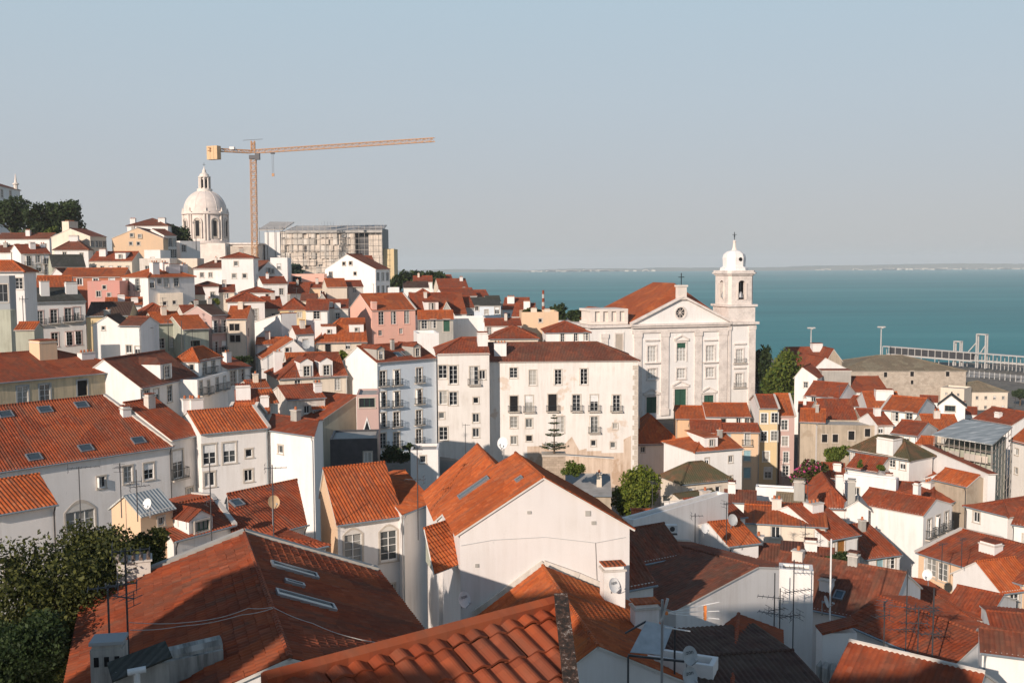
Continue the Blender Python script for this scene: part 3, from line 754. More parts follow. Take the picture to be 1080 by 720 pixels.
    # skylights: (px, py, width along eave, length up the slope)
    for q in sk:
        px, py, w, ln = q[:4]; best = None
        for p in planes:
            pw = [P0 + t * a.x + bk * a.y + V((0, 0, a.z - h + z)) - V((0, 0, z)) for a in p]
            n = nrm(pw); hw = PP(px, py, pw[0], n); hit = toL(hw)
            nl = nrm(p); nl = nl if nl.z > 0 else -nl
            if inside(p, hit.x, hit.y) and (camL - hit).dot(nl) > 0 and (best is None or (hw - CAM).length < best[0]): best = ((hw - CAM).length, hit, nl)
        if not best: print('SKYLIGHT off', label, q); continue
        _, c, n = best; u = V((-n.y, n.x, 0)).normalized(); v = n.cross(u)
        M = Matrix(((u.x, v.x, n.x, c.x), (u.y, v.y, n.y, c.y), (u.z, v.z, n.z, c.z), (0, 0, 0, 1)))
        s1 = MB(); t_ = .09; a, b = w / 2, ln / 2
        for x0, x1, y0, y1 in ((-a, a, -b, -b + t_), (-a, a, b - t_, b), (-a, -a + t_, -b + t_, b - t_), (a - t_, a, -b + t_, b - t_)): s1.box(x0, x1, y0, y1, -.1, .16, 'metal')
        so = s1.build('skylight', rf); so.matrix_local = M
        s2 = MB(); s2.box(-a + t_, a - t_, -b + t_, b - t_, -.1, .11, 'skyglass'); s2.build('pane', so) if False else join_into(so, s2)
    return root
def join_into(o, mb):
    """add more faces to an object just built (a skylight is one small piece with two materials)"""
    import bmesh
    bm = bmesh.new(); bm.from_mesh(o.data); k = len(o.data.materials)
    for mt in mb.mats: o.data.materials.append(MATS[mt])
    tmp = mb.mesh('tmp'); bm2 = bmesh.new(); bm2.from_mesh(tmp)
    for f in bm2.faces: f.material_index += k
    bm2.to_mesh(tmp); bm2.free(); bm.from_mesh(tmp); bm.to_mesh(o.data); bm.free()
def put_sub(parent, M, kind, sc_, trim):
    fme, gme, w, h, bal = window_meshes(kind, sc_, True, trim)
    o = bpy.data.objects.new('window', fme); COL.objects.link(o); o.parent = parent; o.matrix_local = M
def inside(p, x, y):
    s = 0
    for i in range(len(p)):
        a = p[i]; b = p[(i + 1) % len(p)]
        c = (b.x - a.x) * (y - a.y) - (b.y - a.y) * (x - a.x)
        if abs(c) < 1e-6: continue
        if s == 0: s = 1 if c > 0 else -1
        elif (c > 0) != (s > 0): return False
    return True
def ridge_house(label, A, dA, B, EL, ER, h=8, yaw=None, **kw):
    """a gable house whose ridge comes towards us: far ridge end A (picture), its depth, near end B, far eave corners EL / ER (picture)"""
    a = PX(A[0], A[1], dA); b = PZ(B[0], B[1], a.z)
    bk = (a - b); W = bk.length; bk.normalize(); t = V((bk.y, -bk.x, 0))
    sL = -along(a, t, EL[0]); sR = along(a, t, ER[0])
    for _ in range(5):
        pl = a - t * sL; zl = zat(pl, EL[1]); q = V((a.x, a.y, zl)); sL = -along(q, t, EL[0])
        pr = a + t * sR; zr = zat(pr, ER[1]); q = V((a.x, a.y, zr)); sR = along(q, t, ER[0])
    fl = b - t * sL; fl.z = zl; ex, ey = proj(fl); fr = b + t * sR; fr.z = zl; rx, ry = proj(fr)
    print('RH', label, 'W', round(W, 1), 'sL', round(sL, 1), 'sR', round(sR, 1), 'drop', round(a.z - zl, 2), round(a.z - zr, 2))
    yw = math.degrees(math.atan2(t.x, t.y))
    return house(label, fl.y, (ex, ey, rx), W=W, ridge=a.z - zl, rp=sL / (sL + sR), re=zr - zl, h=h, roof='gy', yaw=yw, **kw)
H = house
# ---------------------------------------------------------------- hill top at the left
mon = H('pale monastery wing with a corner pinnacle rising above the hilltop trees', 320, (-10, 194, 21), yaw=-8, W=14, ridge=2.5, h=18, roof='hip', wallm='white', tile='brown', win=[(2, 204, 'h', 1.5), (11, 205, 'h', 1.5)], name='monastery', cat='monastery')
pm = MB(); lq = V((26.0, 1.0, 18.2))
pm.lathe([(.7, 0), (.7, 1.6), (1.1, 1.7), (1.1, 2), (.5, 2.3), (.12, 5.2), (0, 5.4)], 'limestone', 8, c=(lq.x, lq.y, lq.z)); pm.build('pinnacle', mon)
H('long low red roofed white building right below the hilltop trees', 285, (-6, 252, 52), yaw=88, W=9, ridge=('m', 25, 246), h=7, tile='brown', ch=[(30, .3, 243, 1.2)], grid=('f', 6, 1, 'q', 1.4))
H('cream house with a broad chimney and sunlit gable right of the hilltop trees', 262, (95, 249, 112), yaw=25, xb=54, ridge=('l', 74, 241), h=12, wallm='cream', tile='brown', ch=[(67, .62, 234, 3, 2.5, 'cream')], grid=('f', 4, 2, 'n'))
H('pinkish gabled building with four tiny windows left of the big dome', 268, (118, 251, 172), yaw=82, W=16, ridge=('f', 145, 240), h=11, roof='gy', wallm='apricot', tile='brown', win=[(139, 248, 's', 1.2), (147.5, 249, 's', 1.2), (138, 257, 's', 1.2), (146, 257, 's', 1.2)])
H('white house with raised parapets and red hipped roof behind the pinkish gable', 292, (134, 238, 177), yaw=85, W=12, ridge=('m', 156, 230.5), h=8, roof='hip', tile='brown', ch=[(138, .3, 231, 1.5), (171, .3, 231, 2)])
H('narrow shaded house with tall windows right of the pinkish gable', 275, (173, 248, 186), yaw=35, W=10, ridge=1.8, h=10, tile='brown', grid=('f', 3, 2, 'g', .8))
H('small white house with one tall window at the left edge under the hill', 232, (-6, 266, 22), yaw=84, W=8, ridge=('m', 10, 259), h=10, tile='brown', win=[(14.5, 271.5, 'g')])
H('white house with two iron balconies stacked at its right corner', 228, (22, 267, 53), yaw=46, W=8, ridge=2.0, h=11, tile='red', win=[(30, 275, 'f'), (40, 273, 'n'), (49, 272, 'f'), (50, 284, 'f'), (41, 283, 'n'), (28, 285, 'n')], ch=[(34, .3, 257, 1.2), (45, .4, 260, 1)])
H('white walled house with wide brown hipped roof below the cream gable', 255, (57, 263, 93), yaw=78, W=13, ridge=('m', 68, 252), h=8, roof='hip', tile='brown', win=[(68, 268, 'q'), (86, 269, 'q')], ch=[(48, .3, 252, 2.2)])
H('low house under a dark mossy green roof left of the dormered red roof', 222, (55, 281, 90), yaw=60, W=9, ridge=('m', 68, 269), h=6, tile='slate', wallm='greygreen')
H('long pale building with red roof and one small dormer under the pinkish gable', 246, (94, 275, 139), yaw=88, W=10, ridge=('m', 115, 265.5), h=7, wallm='cream', tile='red', ch=[(109, .3, 264, 1.6)], dm=[(127, 273, 2.6, 1.6, 'q', 'shed')], grid=('f', 5, 1, 'q', 1.3))
H('white house with bright orange eaves at the left edge above the glass tower', 150, (-12, 286, 25), yaw=84, W=5, ridge=('m', 8, 275), h=8, roof='hr', win=[(20, 299, 'n'), (29, 299, 'n')])
H('glass fronted stair tower standing at the left edge of the view', 138, (-12, 293, 9.5), yaw=84, W=2.2, ridge=0, roof='flat', h=9, wallm='greytrim', win=[(3, 309, 'G'), (3, 325, 'G')], parapet=.3)
H('blank beige annex wall under the glass tower', 134, (-12, 329, 11), yaw=84, W=2.0, ridge=0, roof='flat', h=9, wallm='greygreen', parapet=.25)
H('low beige annex with a strip of orange tiles beside the balcony row house', 124, (16, 347, 36), yaw=80, W=4, ridge=('m', 20, 340), h=6, wallm='greygreen')
H('orange roofed wing behind the white house with five balcony doors', 192, (37, 304, 74), yaw=70, W=11, ridge=('m', 50, 291), h=7)
H('pale shaded house with five tall balcony doors under a slate dark roof', 165, (16.5, 319, 90), yaw=50, W=10, ridge=('m', 50, 304), h=12, tile='slate', win=[(26, 336, 'f'), (42, 335, 'f'), (57, 333.5, 'f'), (72, 332, 'f'), (81, 331, 'f'), (73, 357, 'g'), (82.5, 356, 'g'), (58, 358, 'g')], ch=[(47, .25, 297, 1.4, .9), (75, .3, 299, 1.9, .9)], trim='rose')
H('red fronted building with four white attic windows and long orange roof', 205, (64, 292, 130), yaw=76, W=15, ridge=('m', 100, 283), h=8, wallm='redmansard', win=[(69, 297, 'q', 1.2), (84, 297, 'q', 1.2), (101, 297, 'q', 1.2), (118, 296, 'q', 1.2)], trim='frame_white')
H('small deep pink flat topped house in front of the red attic front', 192, (92, 298, 126), yaw=84, W=8, ridge=0, roof='flat', h=8, wallm='pinkdeep', win=[(110, 303, 's'), (115, 311, 's'), (104, 310, 'q')], parapet=.3)
H('two storey white house with four chimneys and orange hipped roof on the hillside', 195, (156, 292, 205), yaw=36, xb=129, ridge=('m', 166, 282.5), h=9, roof='hip', win=[(160.5, 299, 'n'), (168, 296.5, 'q'), (175.5, 298, 'n'), (186, 297.5, 'n'), ('l', 134.5, 300, 'f'), ('l', 145.5, 300, 'f')], ch=[(163, .2, 277, 1.5), (173, .4, 277, 1.3), (181, .3, 280, 2.6), (199, .3, 279, 1.2)])
H('small white flat roofed block under the pinkish gable', 240, (152, 266, 169), yaw=88, W=8, ridge=0, roof='flat', h=6)
H('broad white flat roofed block above the four chimney house', 232, (147, 275, 179), yaw=88, W=8, ridge=0, roof='flat', h=6, wallm='white_old')
H('long pale terrace wall below the church base on the hill', 238, (179, 275, 208), yaw=88, W=6, ridge=0, roof='flat', h=5, wallm='cream')
H('white cube with one dark window at the foot of the dome', 290, (190, 256, 211), yaw=42, W=8, ridge=0, roof='flat', h=8, win=[(194, 262, 'n', 1.2)])
H('white house with hipped brown roof left of the tall white block', 232, (204, 283, 235), yaw=86, W=12, ridge=('m', 222, 275), h=9, roof='hl', tile='brown', win=[(213, 290, 'q'), (222, 290, 'q')])
H('tall plain white block with three small windows and a small red roof', 226, (233.5, 272, 267), yaw=82, W=10, ridge=('m', 252, 266.5), h=15, roof='hip', wallm='white_clean', tile='red', win=[(249, 278, 's', 1.3), (247, 291, 's', 1.3), (258, 291, 's', 1.3), ('r', 271, 292, 'q')])
H('white gable house half in shade right of the tall white block', 238, (270, 289, 297), yaw=56, W=10, ridge=('f', 284, 275), h=11, roof='gy', tile='brown', win=[(283, 285, 'q'), (287, 286, 'q')])
H('white cube house in front of the scaffolded building', 258, (285, 274, 303), yaw=84, W=9, ridge=0, roof='flat', h=9, wallm='white_clean')
H('low white house with a small red roof below the white gable', 222, (277, 299, 303), yaw=66, W=8, ridge=('m', 290, 292), h=8, tile='red')
H('low pink building with two wide green windows', 252, (307, 290, 342), yaw=84, W=8, ridge=0, roof='flat', h=8, wallm='pink', win=[(313, 294.5, 'W'), (321, 294.5, 'W')], parapet=.2)
H('white house with a plain brick red roof left of the peach walled one', 228, (303, 309, 325.5), yaw=84, W=9, ridge=('m', 314, 298), h=8, tile='red', wallm='white')
H('peach walled house with low red roof between two others on the hill', 231, (325, 303.5, 345.5), yaw=84, W=8, ridge=('m', 335, 298), h=8, tile='red', wallm='apricot', win=[(340, 309, 'q')])
H('cream house with orange roof and shaded right wall above the pink house', 214, (345, 302.5, 366), yaw=74, W=11, ridge=('m', 358, 294), h=9, wallm='cream')
H('small orange roofed house beside the cream one above the pink house', 219, (367, 302, 383), yaw=74, W=8, ridge=('m', 376, 296), h=8, wallm='white_old', win=[(374, 306, 'q')])
H('great white gabled house with tiny windows and shaded balconies', 255, (396, 283.5, 411), yaw=28, xb=343, ridge=('l', 366, 268), h=13, rp=.55, wallm='white_clean', tile='brown', win=[('l', 363, 278, 'v', 1.4), ('l', 370, 277.5, 'v', 1.4), ('l', 374.5, 288.5, 'v', 1.4), ('l', 349, 289.5, 'q', 1.3)], grid=('f', 3, 3, 'g', 1, 3.4, .9))
H('small white penthouse with a red roof on the great white gable', 268, (378, 275, 394), yaw=74, W=7, ridge=('m', 387, 270), h=9, tile='red')
# ---------------------------------------------------------------- hillside, middle left
H('white house with low brown hipped roof under the plain white block', 218, (203, 302, 231), yaw=78, W=8, ridge=('m', 216, 297), h=8, tile='brown', roof='hip')
H('small tiled house right below the low brown hipped roof', 210, (231, 308, 247), yaw=76, W=8, ridge=('m', 238, 300.5), h=8, tile='red', wallm='cream', win=[(239, 312, 'q')])
H('cream house with jumbled chimneys below the four chimney house', 204, (171, 311, 216), yaw=66, W=9, ridge=('m', 190, 302.5), h=8, tile='red', wallm='cream', ch=[(173, .1, 300, 1.4), (181, .1, 302, 1.8), (195, .3, 303, 1.3)])
H('cream flat roofed house with round openings among the chimneys', 196, (168, 312, 193), yaw=64, W=6, ridge=0, roof='flat', h=9, wallm='cream', win=[(174, 320, 's'), (184, 319, 's')])
H('white house with flat looking red roof above the pyramid roofed house', 204, (253, 308.5, 287), yaw=78, W=9, ridge=('m', 268, 303), h=9, tile='red', roof='hip', win=[(282, 312, 's')])
H('white house under a broad red pyramid roof on the hillside', 191, (240, 318, 279), yaw=74, W=11, ridge=('m', 263, 308), h=11, tile='red', roof='hip', win=[(254.5, 326, 'g'), (262, 330, 'n'), (269, 332, 'g')])
H('ochre yellow walled house with red hipped roof', 196, (295, 326, 323), yaw=80, W=10, ridge=('m', 310, 314.5), h=9, tile='red', roof='hip', wallm='yellow', win=[(307.5, 331, 'q'), (316, 332, 'q')])
H('red roofed low house left of the ochre yellow one', 200, (278, 325, 298), yaw=70, W=9, ridge=('m', 290, 313), h=8, tile='red', wallm='cream')
H('white house with twin sash window right of the ochre yellow one', 188, (322.5, 327, 346), yaw=82, W=9, ridge=('m', 338, 316), h=9, tile='red', wallm='white_clean', win=[(334, 332, 'h', .9)])
H('red roofed house with two chimneys left of the pink house', 194, (345, 325, 367), yaw=82, W=9, ridge=('m', 356, 316), h=9, tile='red', ch=[(349, .1, 320, .9), (356, .05, 327, 1.2)], wallm='white_old')
H('orange roofed old house near the narrow brown facade', 180, (194, 332, 224), yaw=62, W=9, ridge=('m', 207, 322), h=9, wallm='white_old', win=[(213, 337, 'q')])
H('grey gabled house with a slate roof among orange ones', 187, (212, 331, 236), yaw=50, W=9, ridge=('m', 222, 318), h=9, tile='slate', wallm='greywall')
H('cream fronted house with four shuttered windows up the lane', 172, (239, 336, 260), yaw=84, W=9, ridge=('m', 246, 323), h=12, wallm='cream', win=[(244.5, 345, 'x', .8), (250, 345, 'x', .8), (245, 357, 'x', .8), (251, 357, 'x', .8), ('r', 262, 350, 'x', .8)])
H('narrow brown shaded facade with iron balconies up the lane', 170, (223, 332, 239), yaw=38, W=8, ridge=1.5, h=12, wallm='rose', tile='dark', grid=('f', 3, 3, 'f', 1, 3.6, .9))
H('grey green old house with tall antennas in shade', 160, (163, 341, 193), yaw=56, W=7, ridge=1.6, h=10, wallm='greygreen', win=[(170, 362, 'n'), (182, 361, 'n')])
H('old house with slipping orange tiles and stained grey green wall', 158, (193, 347, 220), yaw=52, W=9, ridge=('m', 203, 333), h=10, wallm='greygreen', win=[(206, 362, 'W', .7)])
H('white gable in half shade above the long ochre roof', 150, (98, 342, 126), yaw=86, W=6, ridge=('f', 113, 333), h=10, roof='gy', wallm='white_clean', tile='dark', win=[(109, 346, 's', .7)])
H('bright white house with a small scrap of orange roof', 147, (126, 343, 148), yaw=96, W=6, ridge=('m', 138, 334), h=10, wallm='white_clean', tile='brown', win=[(136, 368, 'q'), (146, 369, 'q')])
H('house with dark brown roof and mustard side wall', 160, (91, 333, 136), yaw=78, W=9, ridge=('m', 110, 319), h=8, wallm='yellow', tile='dark')
H('low orange roofed house above the dark brown roof', 180, (111, 322, 150), yaw=70, W=8, ridge=('m', 132, 314), h=8, ch=[(128, .2, 312, 1.2), (142, .2, 315, 1.2)])
H('orange hipped roof house left of the grey green old house', 168, (146, 333, 184), yaw=64, W=9, ridge=('m', 163, 320), h=8, roof='hip', win=[(170, 338, 's')])
H('small white house with an oval dark opening beside orange scraps', 150, (147, 347, 166), yaw=60, W=5, ridge=0, roof='flat', h=8, win=[(155, 357, 'W', .5)])
# ---------------------------------------------------------------- left, second row
H('long stained ochre building with wide orange roof and grey window frames', 112, (-14, 404, 148, 389), W=15, ridge=('m', 52, 370), h=10, roof='hr', wallm='ochre', trim='greytrim', win=[(24, 416, 'n', 1.2), (47.5, 414, 'n', 1.2), (87, 409, 'x', 1.25), (120, 403, 'x'), (140, 400, 'x'), (140, 420, 'q')], ch=[(46, .40, 361, 2.2, 2.6, 'apricot'), (91, .3, 380, 1.8, 1.2)], rib=False)
H('white row house with brown roof and a wide attic dormer', 122, (148, 408, 208, 396), W=10, ridge=('m', 176, 374), h=10, tile='brown', win=[(155, 418, 'n'), (165, 417, 'n'), (179, 415, 'g', .9), (198, 410, 'f', .9)], dm=[(175.5, 399, 2.6, 2.0, 'h', 'hip', .9)])
H('white penthouse with orange hipped roof and glazed balcony', 136, (209, 380, 232.5, 375.5), xb=184, ridge=('m', 207, 366), h=9, roof='hip', wallm='white_clean', win=[(216, 387, 'f', .9), (225, 385, 'f', .9), ('l', 202, 387, 's')])
H('white row house with a long iron balcony below the glazed penthouse', 130, (208, 402, 240, 393), W=3.5, ridge=0, roof='flat', h=12, win=[(212, 409, 'f', .8), (220, 408, 'f', .8), (229, 405, 'f', .8), (237, 403.5, 'f', .8)], parapet=.2)
H('white row house with two tall dark windows at the end of the row', 146, (240, 389, 264, 386), W=8, ridge=('m', 247, 377), h=11, win=[(246, 399, 'g'), (255, 397, 'g')], ch=[(268, .3, 372, 1)])
H('white house with blank sunlit side and one steep orange roof', 182, (297, 343, 313), yaw=48, xb=264, ridge=2.1, rp=.02, h=10, wallm='white_clean')
H('white house with flat orange roof behind the lone gable', 174, (270, 363, 303), yaw=80, W=7, ridge=('m', 288, 356), h=8)
H('white gabled house with round dish and orange slope', 165, (277, 378, 328), yaw=70, W=9, ridge=('f', 309, 358), h=9, roof='gy', win=[(303, 369, 's')])
H('cream house with two white gabled dormers and a blue shaded side', 150, (295, 399, 366), yaw=66, W=11, ridge=('m', 328, 373), h=10, roof='hl', wallm='cream', dm=[(323.5, 397, 2.0, 2.3, 'n', 'gable', .9), (344.5, 396.5, 2.0, 2.3, 'n', 'gable', .9)], win=[(314, 407, 'g', .8), (334, 405, 'q', 1.1), (356, 405, 'g', .8)], ch=[(293, .6, 371, 1.2)])
H('cream house under a large flaring orange roof with two low dormers', 178, (334, 361, 387), yaw=78, W=12, ridge=('m', 350, 336), h=9, roof='hl', wallm='cream', dm=[(347, 352, 2.6, 1.5, 's', 'shed'), (376, 350, 2.6, 1.5, 's', 'shed')], win=[(346, 367, 'x'), (367, 365, 'q')])
H('tall salmon pink house with three slim windows', 200, (392, 327, 438), yaw=62, xb=366, ridge=('l', 380, 310), h=14, wallm='pink', trim='pink', win=[(402, 335.5, 't', .9), (415, 335.2, 't', .9), (429, 334.5, 't', .9), (401, 351, 'q'), (423, 349, 'q')], verge='r', ch=[(394, .04, 319, 1.0, 1.0, 'pink')])
H('old beige house with two windows and a dark doorway right of the pink house', 188, (441, 336.5, 478), yaw=84, W=6, ridge=('m', 462, 327.5), h=9, wallm='greywall', win=[(447.5, 342, 'n'), (457, 341.5, 'n'), (471, 343, 'd')])
H('wide red roofed house with a white dormer behind the old beige house', 206, (436, 331, 492), yaw=76, W=12, ridge=('m', 452, 309), h=8, tile='red', dm=[(455, 327, 3, 1.8, 'h', 'shed', .8)])
H('grey gabled house front between red roofs near the water', 205, (464, 333, 480), yaw=84, W=5, ridge=('f', 471, 318), h=8, roof='gy', wallm='greywall')
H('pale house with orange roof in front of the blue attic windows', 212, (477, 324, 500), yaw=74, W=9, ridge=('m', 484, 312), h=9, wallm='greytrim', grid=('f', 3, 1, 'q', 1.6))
H('blue grey house with a row of attic windows facing the water', 228, (497, 322, 528), yaw=82, W=9, ridge=('m', 514, 314), h=10, wallm='blue', tile='slate', win=[(503, 319.5, 'q'), (513, 329, 'q')], grid=[('f', 4, 2, 'n', .4, 2.8)])
H('blue grey upper house with three arched windows', 240, (513, 318, 528), yaw=84, W=8, ridge=1.2, h=9, wallm='blue', tile='slate', grid=('f', 3, 1, 'm', .3))
H('white gabled house between red roofs near the end of the hill', 255, (468, 312, 503), yaw=70, W=9, ridge=('m', 483, 304), h=8, wallm='white_clean', tile='red')
H('red roofed house at the end of the hill just below the skyline', 300, (463, 304, 494), yaw=78, W=12, ridge=('m', 476, 294), h=8, tile='red', wallm='cream')
H('farthest red roofed house on the skyline against the water', 330, (452, 297, 478), yaw=78, W=10, ridge=('m', 466, 290), h=7, tile='red')
H('low white house among dark trees on the skyline', 310, (436, 297, 456), yaw=84, W=9, ridge=('m', 446, 291), h=6, tile='red')
H('long red roof stepping down to the water', 262, (488, 313, 516), yaw=76, W=9, ridge=('m', 503, 306), h=7, tile='red')
H('orange roofed house on the water side of the blue grey house', 250, (530, 326, 556), yaw=96, W=12, ridge=('m', 540, 314), h=8, tile='red', ch=[(539, .3, 313, 1.8)])
H('small orange roofed house stepping down toward the masts', 232, (540, 333, 561), yaw=100, W=10, ridge=('m', 548, 320), h=8, tile='red', ch=[(556, .3, 318, 1.5)])
H('white house with red roof and one dark slit window behind the palace', 190, (512, 343.5, 550), yaw=86, W=8, ridge=('m', 530, 336), h=8, tile='red', win=[(516, 349, 'm')])
H('cream house under a wide red hipped roof right behind the palace', 180, (517, 357, 568), yaw=88, W=11, ridge=('m', 540, 343.5), h=8, roof='hip', tile='red', wallm='cream')
H('sand coloured flat topped building with one small window', 200, (550, 332, 589), yaw=88, W=10, ridge=0, roof='flat', h=9, wallm='apricot', win=[(570, 338, 's')], ch=[(563, .3, 326, 1.2, .8, 'cream'), (577, .3, 327, 1.2, .8, 'cream')])
H('white house with three windows and red hipped roof left of the church', 188, (576, 350.5, 622), yaw=88, W=11, ridge=('m', 598, 339), h=8, roof='hip', tile='red', win=[(593, 356, 'm'), (607, 355.5, 'm'), (618, 355, 'm')])
H('blank white flat roofed house behind the palace roofs', 196, (477, 338, 512), yaw=85, W=7, ridge=0, roof='flat', h=9, wallm='white_clean')
H('stepped white party wall house right of the blue facade', 170, (440, 357, 463), yaw=80, W=8, ridge=0, roof='flat', h=9, wallm='white_clean', parapet=.9)
# ---------------------------------------------------------------- blue house, palace
rows_ = []
for ys in ((399, 398, 395.5), (421, 420.5, 418), (443, 442, 440), (464.5, 463.5, 460)):
    rows_ += [(404, ys[0], 'f'), (418.3, ys[1], 'f'), (442, ys[2], 'f')]
H('pale blue house with four floors of balcony doors and white side wall', 150, (397.5, 382, 460), yaw=49.5, xb=365, ridge=('l', 377, 365), rp=.6, h=14, wallm='blue', walls={'l': 'white_clean'}, tile='red', win=rows_, dm=[(401.5, 379, 1.45, 1.7, 'n', 'gable', .72, 'greywall'), (440, 376, 1.45, 1.7, 'n', 'gable', .72, 'greywall')], sk=[(420, 374, 1.1, 1.5), (428, 373, 1.1, 1.5)], trim='cream')
H('grey sloping walled modern house with dark stripes', 118, (334, 446, 376), yaw=36, W=8, ridge=2.6, roof='sx', h=9, wallm='greygreen')
tri = H('pinkish modern house with a triangular window and glazed top', 119, (376, 418, 399), yaw=84, W=6, ridge=0, roof='flat', h=8, wallm='rose', win=[(387, 424.5, 'W', .85)], parapet=.2)
def onface(root, px, py):
    """a picture point on the front wall of a thing built with house(): local coordinates"""
    M = root.matrix_basis; p0 = M.translation; n = M.to_3x3() @ V((0, -1, 0))
    return M.inverted() @ PP(px, py, p0, n)
tm = MB(); a, b, c = onface(tri, 387, 439), onface(tri, 393.5, 461.5), onface(tri, 380.5, 461.5)
for y0, s_, mt in ((-.06, 1.0, 'frame_white'), (-.10, .72, 'glass')):
    g_ = (a + b + c) / 3; P_ = [g_ + (k - g_) * s_ for k in (a, b, c)]
    f_ = [V((p.x, y0, p.z)) for p in P_]; tm.face(f_, mt); bk_ = [V((p.x, 0, p.z)) for p in P_]
    for i in range(3): tm.face([f_[i], f_[(i + 1) % 3], bk_[(i + 1) % 3], bk_[i]], mt)
tm.build('window', tri)
H('dark metal clad box in front of the modern houses', 106, (348, 465, 398), yaw=84, W=6, ridge=0, roof='flat', h=6, wallm='metal_dark', win=[(388, 482, 'q')], parapet=.2)
lw = []
for x, y, k in ((465, 392, 'n'), (478, 395, 'g'), (500, 396, 'f'), (508.5, 395, 'q'), (464, 419, 'n'), (478, 420, 'n'), (502, 422, 's'), (464, 438, 's'), (502, 440.5, 'q'), (464, 457, 'n'), (502, 456, 'q')): lw.append((x, y, k, 1.25))
H('stained left wing of the cream palace with rows of uneven windows', 156.5, (461.5, 373, 516), yaw=84, W=13, ridge=('m', 490, 356), h=16, wallm='palace', tile='red', win=lw, roof='hl', ch=[(517, .3, 352, 1.6, 2.2)], cat='palace', name='palace_wing')
pw = []
for x, y, k, s_ in ((541.7, 393, 'h', .95), (562, 398, 'g', 1.05), (588.5, 397.5, 'g', 1.05), (615.7, 397, 'g', 1.1), (542, 425.5, 'o', 1.15), (558, 425.5, 'f', 1.15), (582.7, 424.5, 'o', 1.25), (608, 424.7, 'f', 1.15), (626.7, 424.7, 'f', 1.15), (650, 425, 'f', 1.15), (542, 445, 'n', 1.1), (558, 446, 'q', 1.3), (591, 447.5, 'g', 1.15), (626.7, 447.5, 'f', 1.15), (649, 449, 's', 1.2), (542, 464, 'q', 1.2), (558, 462, 'v', 1.5), (646.5, 469, 's', 1.2), (626, 467, 's', 1.2)): pw.append((x, y, k, s_))
pal = H('cream palace front with rows of iron balconies and long red brown roof', 160, (515.5, 381, 673), yaw=88, W=12, ridge=('m', 590, 361), h=19, roof='hr', wallm='palace', tile='brown', win=pw, ch=[(527.5, .2, 362, 2.0, 1.6, 'white_clean')], cat='palace', name='palace')
qm = MB(); x1 = onface(pal, 673, 400).x
for i in range(22): qm.box(x1 - (.9 if i % 2 else .6), x1 + .04, -.05, .1, .2 + i * .82, .95 + i * .82, 'stone_trim')
qm.build('quoins', pal)
qb = MB(); xa, xb_ = onface(pal, 556, 470).x, onface(pal, 665.5, 470).x; za = onface(pal, 610, 470).z
n_ = 14; tops = [za + random.uniform(-1.0, 1.6) for _ in range(n_ + 1)]
for i in range(n_):
    u0_, u1_ = xa + (xb_ - xa) * i / n_, xa + (xb_ - xa) * (i + 1) / n_
    hs = [onface(pal, x, y) for x, y, k, q in pw if y > 455 and u0_ - .9 < onface(pal, x, y).x < u1_ + .9]
    lo_ = min([h_.z for h_ in hs], default=99)
    t0_, t1_ = (tops[i], tops[i + 1]) if not hs else (min(tops[i], lo_ - 1.3), min(tops[i + 1], lo_ - 1.3))
    qb.face([V((u0_, -.03, -6)), V((u1_, -.03, -6)), V((u1_, -.03, t1_)), V((u0_, -.03, t0_))], 'palace_base')
qb.build('patched_base', pal)
# ---------------------------------------------------------------- centre right, below the church
H('house with half dark half orange hipped roof at the palace corner', 172, (668, 468, 718), yaw=84, W=11, ridge=('m', 686, 437), h=9, roof='hip', wallm='white', win=[(678, 474, 'q', .9), (705, 474, 'n', .8)])
H('peach walled house with stepped orange roofs below the church', 172, (713, 441, 748), yaw=97, W=10, ridge=('m', 727, 428), h=10, wallm='peach')
H('lower peach house with a small orange roof and tile edge', 163, (729, 456, 762), yaw=97, W=7, ridge=('m', 742, 443), h=8, wallm='peach')
H('house with white roof terrace and orange roof below the church door', 170, (745, 439, 792), yaw=95, W=11, ridge=('m', 768, 425), h=10, wallm='white_clean', win=[(763, 445, 'x', .8), (779, 443.5, 'q', .9), (788, 443, 'q', .9)])
H('pale yellow house with blue shutters and one balcony, left of two taller fronts', 163, (757, 455, 801), yaw=95, W=5, ridge=1.0, h=11, wallm='apricot', win=[(767, 463, 'b'), (788, 462, 'f', .9), (788, 480.5, 'b'), (788, 498.5, 'b')])
H('tall yellow house with four rows of paired windows below the church', 165, (801, 430, 821), yaw=95, W=10, ridge=('m', 806, 416), h=15, wallm='yellow', trim='frame_white', walls={'l': 'white_clean'}, win=[(806, 441, 'n'), (817, 440.5, 'n'), (805.8, 460, 'n'), (816.5, 459.5, 'n'), (808, 481, 'n'), (810, 498.5, 'n', 1.1)], verge='lr')
H('tall rose house with four single windows right of the tall yellow one', 166, (822.5, 438, 838), yaw=95, W=11, ridge=('m', 828, 415), h=15, wallm='rose', trim='frame_white', win=[(827.5, 448, 'n'), (828, 465, 'n'), (829, 482, 'g', .8), (828.5, 496, 'n')], verge='r')
H('plain white house with one small dormer on its orange roof', 140, (733, 476, 783, 472), W=9, ridge=('m', 757, 459), h=9, roof='hl', wallm='white_clean', dm=[(750, 471, 2.2, 1.5, 'q', 'shed')])
H('white house with an old mossy tile roof beside the bright green tree', 120, (719, 509, 770, 504), xb=697, ridge=('m', 738, 487), h=9, roof='hip', wallm='cream', tile='mossy', win=[(729.5, 519, 'q', .9), (743, 519.5, 'W', .5), (757, 516, 's')])
H('low cream lean house under a small mossy roof', 112, (722, 530, 762, 524), W=4, ridge=('m', 752, 518), h=5, wallm='cream', tile='mossy')
